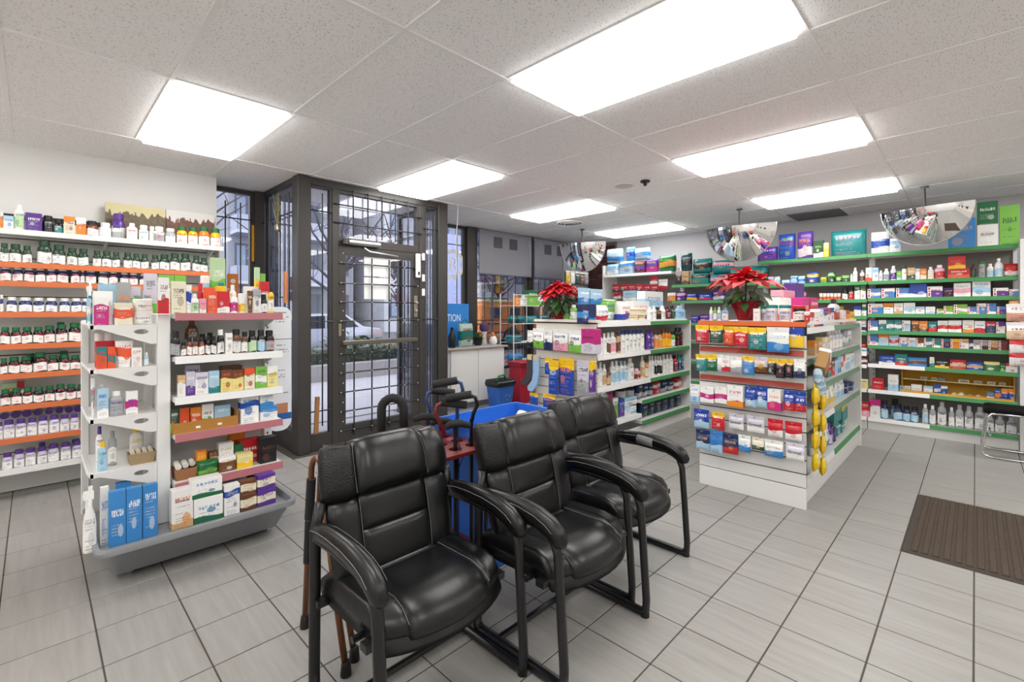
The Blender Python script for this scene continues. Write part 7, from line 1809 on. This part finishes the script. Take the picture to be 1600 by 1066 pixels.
box('board_clip', STEEL, 1.14, 1.17, 3.575, 3.585, .70, 1.38, t)
# leaning wooden stick inside the left sidelight, orange panels and dried branch on the glass
tag(MB().box(-.02,.02,-.012,.012,0,.36).build('wood_wedge', plain('raw_wood', '9a6c3c', .7), None, (1.955, 4.64, .19)), 'short brown wood piece leaning at the left sidelight', 'wood').rotation_euler = (-.05, .06, 0)
t = thing('orange_sign_lamp', 'orange square signal sticker on the left barred window', 'sign', (1.50, 5.69, 0)); OS = plain('signal_orange', 'e0802a', .4)
box('upper_plate', OS, -.055, .055, -.012, 0, 1.64, 1.80, t, bevel=.004); box('lower_plate', OS, -.055, .055, -.012, 0, 1.52, 1.63, t, bevel=.004); MB().lathe([(.026,0),(.022,.006)], 14).build('round_face', plain('white_plastic', 'f1f0ec'), t, (0,-.013,1.72)).rotation_euler = (PI/2,0,0)
tag(box('yellow_strip', plain('yellow_strip', 'd9a02a', .5), 1.69, 1.712, 5.69, 5.70, 1.95, 2.35), 'narrow yellow strip on the left barred window frame', 'strip')
tag(box('orange_notice', plain('signal_orange', 'e0802a'), 1.775, 1.782, 4.90, 5.0, 1.48, 1.80), 'orange notice on the side glass of the entrance recess', 'notice')
t = thing('dried_bouquet', 'dried straw bundle hung on bars beside the entrance post', 'ornament', (1.73, 5.02, 2.2)); r_ = random.Random(2); STR = plain('straw', '8d8458', .8)
for k in range(14): MB().tube([(0,0,.06), (r_.uniform(-.02,.02), r_.uniform(-.08,.08), .2), (r_.uniform(-.03,.03), r_.uniform(-.14,.14), r_.uniform(.26,.42))], [.005,.004,.002], 4).build('stalk', STR, t)
MB().lathe([(.012,0),(.03,.02),(.03,.06),(.012,.09)], 10).build('bell', plain('worn_brass', 'a49a86'), t, smooth=True)
# ------------------------------------------------------------------ socks on the white slat gondola
def sock(lb, y_, z1, h, mat, rz):
    t = thing('sock', lb, 'sock', (3.80, y_, z1), rz, 'socks hung on the white slat gondola')
    out = [(-.045,0),(.045,0),(.045,-h*.45),(.03,-h*.62),(.02,-h*.78),(-.06,-h),(-.12,-h*.97),(-.125,-h*.86),(-.06,-h*.68),(-.045,-h*.45)]
    MB().prism([(-a, b) for a, b in out], 'x', -.014, .014).build('sock_body', mat, t, bevel=.008, seg=2); box('card_band', plain('tan_card', 'cbb489', .7), -.017, .017, -.03, .03, -.05, .005, t)
sock('light blue sock pair hung left on the white slat gondola', 3.37, .92, .40, plain('light_blue_knit', '8fb4d8', .9), 0); sock('charcoal sock pair hung behind the light blue one', 3.46, .92, .34, plain('charcoal_knit', '3a3a40', .9), .1)
# ------------------------------------------------------------------ loose goods at the corner of the orange-topped gondola
for k in range(4):
    for q in range(2):
        o = put('hanging_pack', TPL['pouch'][1], None, (3.86+q*.11, .80-.02*q, .90-.155*(k+1)-.05*q), .1*q, (.105, .045, .15)); hd = put('header_fold', TPL['pouch'][2][0][1], o); hd.color = (*rgb('e8c32a'), 1)
        o.color = (*rgb('f0cf2e'), 1); o['c2'] = list(rgb('e9bd1c')); o['c3'] = list(rgb('f4efe0')); o['pz'] = [-.1,.4,.13*k+.07*q]; tag(o, f'yellow bag, {("top", "second", "third", "lowest")[k]} of the {("front", "rear")[q]} strip on the orange-topped gondola corner', 'pack', 'yellow bags on a hanging strip')
t = thing('tilted_carton', 'tilted tan and white carton jutting from the orange-topped gondola corner', 'carton', (3.95, .78, 1.02)); t.rotation_euler = (.25, .5, .2)
box('carton_body', plain('kraft_carton', 'a8804e', .7), -.09, .09, -.035, .035, -.06, .06, t, bevel=.003); box('white_lid', plain('white_paper', 'f4f4f2'), -.092, .092, -.037, .037, .06, .085, t, bevel=.003)
for k in range(3):
    o = put('soft_pack', TPL['pack'][1], None, (3.87+.05*k, .79, .90-.05*k), .2, (.12,.06,.10)); o.color = (*rgb('c3d6e4'), 1); o['c2'] = list(rgb('8fb2cc')); o['c3'] = list(rgb('eef3f6')); o['pz'] = [.3,.6,.2*k]; tag(o, ('top', 'middle', 'bottom')[k]+' clear blue mesh bag on the orange-topped gondola corner', 'pack', 'clear blue bags')
# lettering on packs that can be read in the photograph
LK = plain('print_black', '1b1b20', .6); LB = plain('print_blue', '27428c', .6)
bpy.context.view_layer.update()
for key, (txt, mat, fz, fw) in {'white pouch with blue corner': ('Gravol', LK, .42, .72), 'white pouch with pink base': ('Gravol', LK, .42, .72), 'white pouch with purple corner': ('Gravol', LK, .42, .72), 'white soap carton with orange base': ('Dove', LB, .68, .6), "white carton on right wall's top shelf end": ('ELOOP', LK, .5, .62)}.items():
    for o in [o for o in bpy.data.objects if o.parent is None and str(o.get('label', '')).startswith(key)]:
        o['c3'] = list(o['c2']) if txt != 'Dove' else list(o['c3'])
        m4 = o.matrix_world; wd = o.scale.x*fw; n_ = m4.to_3x3() @ Vector((0, -1, 0)); n_.normalize()
        p = m4 @ Vector((0, -.5, fz)); l = lettering(txt, wd*.36, mat, None, p+n_*.0015, (PI/2, 0, o.rotation_euler.z), .0006, 'lettering', wd)
        l.parent = o; l.matrix_parent_inverse = m4.inverted()
# packs hung on the unit at the right edge
for k, (z, c1, c2, lb) in enumerate(((1.30, 'f0ece8', 'd8a08a', 'upper white and skin-tone pack hung at the right edge'), (1.12, 'f0ece8', 'e6c9a8', 'lower white pack hung at the right edge'), (.98, 'c8202c', 'f0f0f0', 'red pack hung at the right edge, upper'), (.86, 'c8202c', 'e8e8e8', 'red pack hung at the right edge, lower'))):
    o = put('hanging_pack', TPL['pouch'][1], None, (6.80, -.33-.02*(k > 1), z), -PI/2, (.22, .05, .17)); hd = put('header_fold', TPL['pouch'][2][0][1], o); hd.color = (*rgb(c1), 1); o.color = (*rgb(c1), 1); o['c2'] = list(rgb(c2)); o['c3'] = list(rgb('9a4a3a')); o['pz'] = [-.1,.5,.21*k]; tag(o, lb, 'pack', 'packs hung at the right edge')
    MB().tube([(6.93, -.40, z+.155), (6.77, -.36, z+.155)], .003, 5).build('peg_hook', PEG, eu)
# hung display near the brick corner
t = thing('corner_peg_panel', 'dark peg panel with small packs beside the brick corner', 'display', (6.75, 5.05, 0)); box('panel', plain('peg_panel_grey', '6f6d70', .7), -.36, .36, .0, .02, 1.2, 2.35, t); box('panel_foot', plain('peg_panel_grey', '6f6d70'), -.05, .05, .0, .02, 0, 1.2, t); box('panel_base', plain('peg_panel_grey', '6f6d70'), -.25, .25, -.18, .2, 0, .02, t)
r_ = random.Random(6); nmz = ('yellow', 'white', 'dark teal', 'brown', 'grey', 'navy', 'olive', 'black', 'cream', 'rust')
for k, (cc, nm) in enumerate(zip(('c9a52a', 'd8d6d0', '24464a', '6a4a38', '8a8c90', '263458', '5c6040', '222226', 'cfc4a8', '7c4030'), nmz)):
    o = put('hanging_pack', TPL['pouch'][1], None, (6.75-.27+(k % 5)*.135, 5.02, 1.88-.30*(k//5)), 0, (.115, .045, .22)); hd = put('header_fold', TPL['pouch'][2][0][1], o); hd.color = (*rgb('d8d6d0'), 1); o.color = (*rgb(cc), 1); o['c2'] = list(rgb(cc)); o['c3'] = list(rgb('e8e6e0')); o['pz'] = [.2,.5,.17*k]; tag(o, f'{nm} pack on the dark peg panel by the brick corner', 'pack', 'packs on the corner peg panel')
t = thing('blue_display_bin', 'royal blue card display bin below the corner peg packs', 'display', (6.55, 4.78, 0)); MB().prism([(-.2,1.20),(.2,1.20),(.2,1.52),(-.2,1.45)], 'y', -.16, -.14).build('front_card', plain('card_blue', '2a4fb0', .5), t); box('tray', plain('card_blue', '2a4fb0'), -.2, .2, -.14, .1, 1.2, 1.22, t); box('stand_post', plain('card_blue', '2a4fb0'), -.05, .05, -.04, .04, 0, 1.2, t)
# white service counter and wall cabinets behind the camera (shown by the mirrors)
t = thing('service_counter', 'long white service counter reflected in the security mirrors', 'counter', (-.4, -2.35, 0)); box('counter_body', WHITE2, -1.6, 3.6, -.3, .3, 0, 1.0, t); box('worktop', plain('worktop_beige', 'd6cdbd', .4), -1.65, 3.65, -.36, .36, 1.0, 1.04, t)
for k in range(5): box('front_panel', plain('counter_panel', 'dddad4', .5), -1.55+k*1.03, -.58+k*1.03, .3, .312, .06, .96, t, bevel=.004)
for k in range(3): s_ = thing('computer_monitor', ('left', 'middle', 'right')[k]+' black monitor on the service counter in the mirrors', 'monitor', (-1.2+k*1.4, -2.35, 1.04)); box('screen', BLACK, -.26, .26, -.02, .02, .12, .44, s_, bevel=.005); box('neck', BLACK, -.03, .03, -.02, .02, .01, .14, s_); box('foot', BLACK, -.1, .1, -.08, .08, 0, .012, s_)
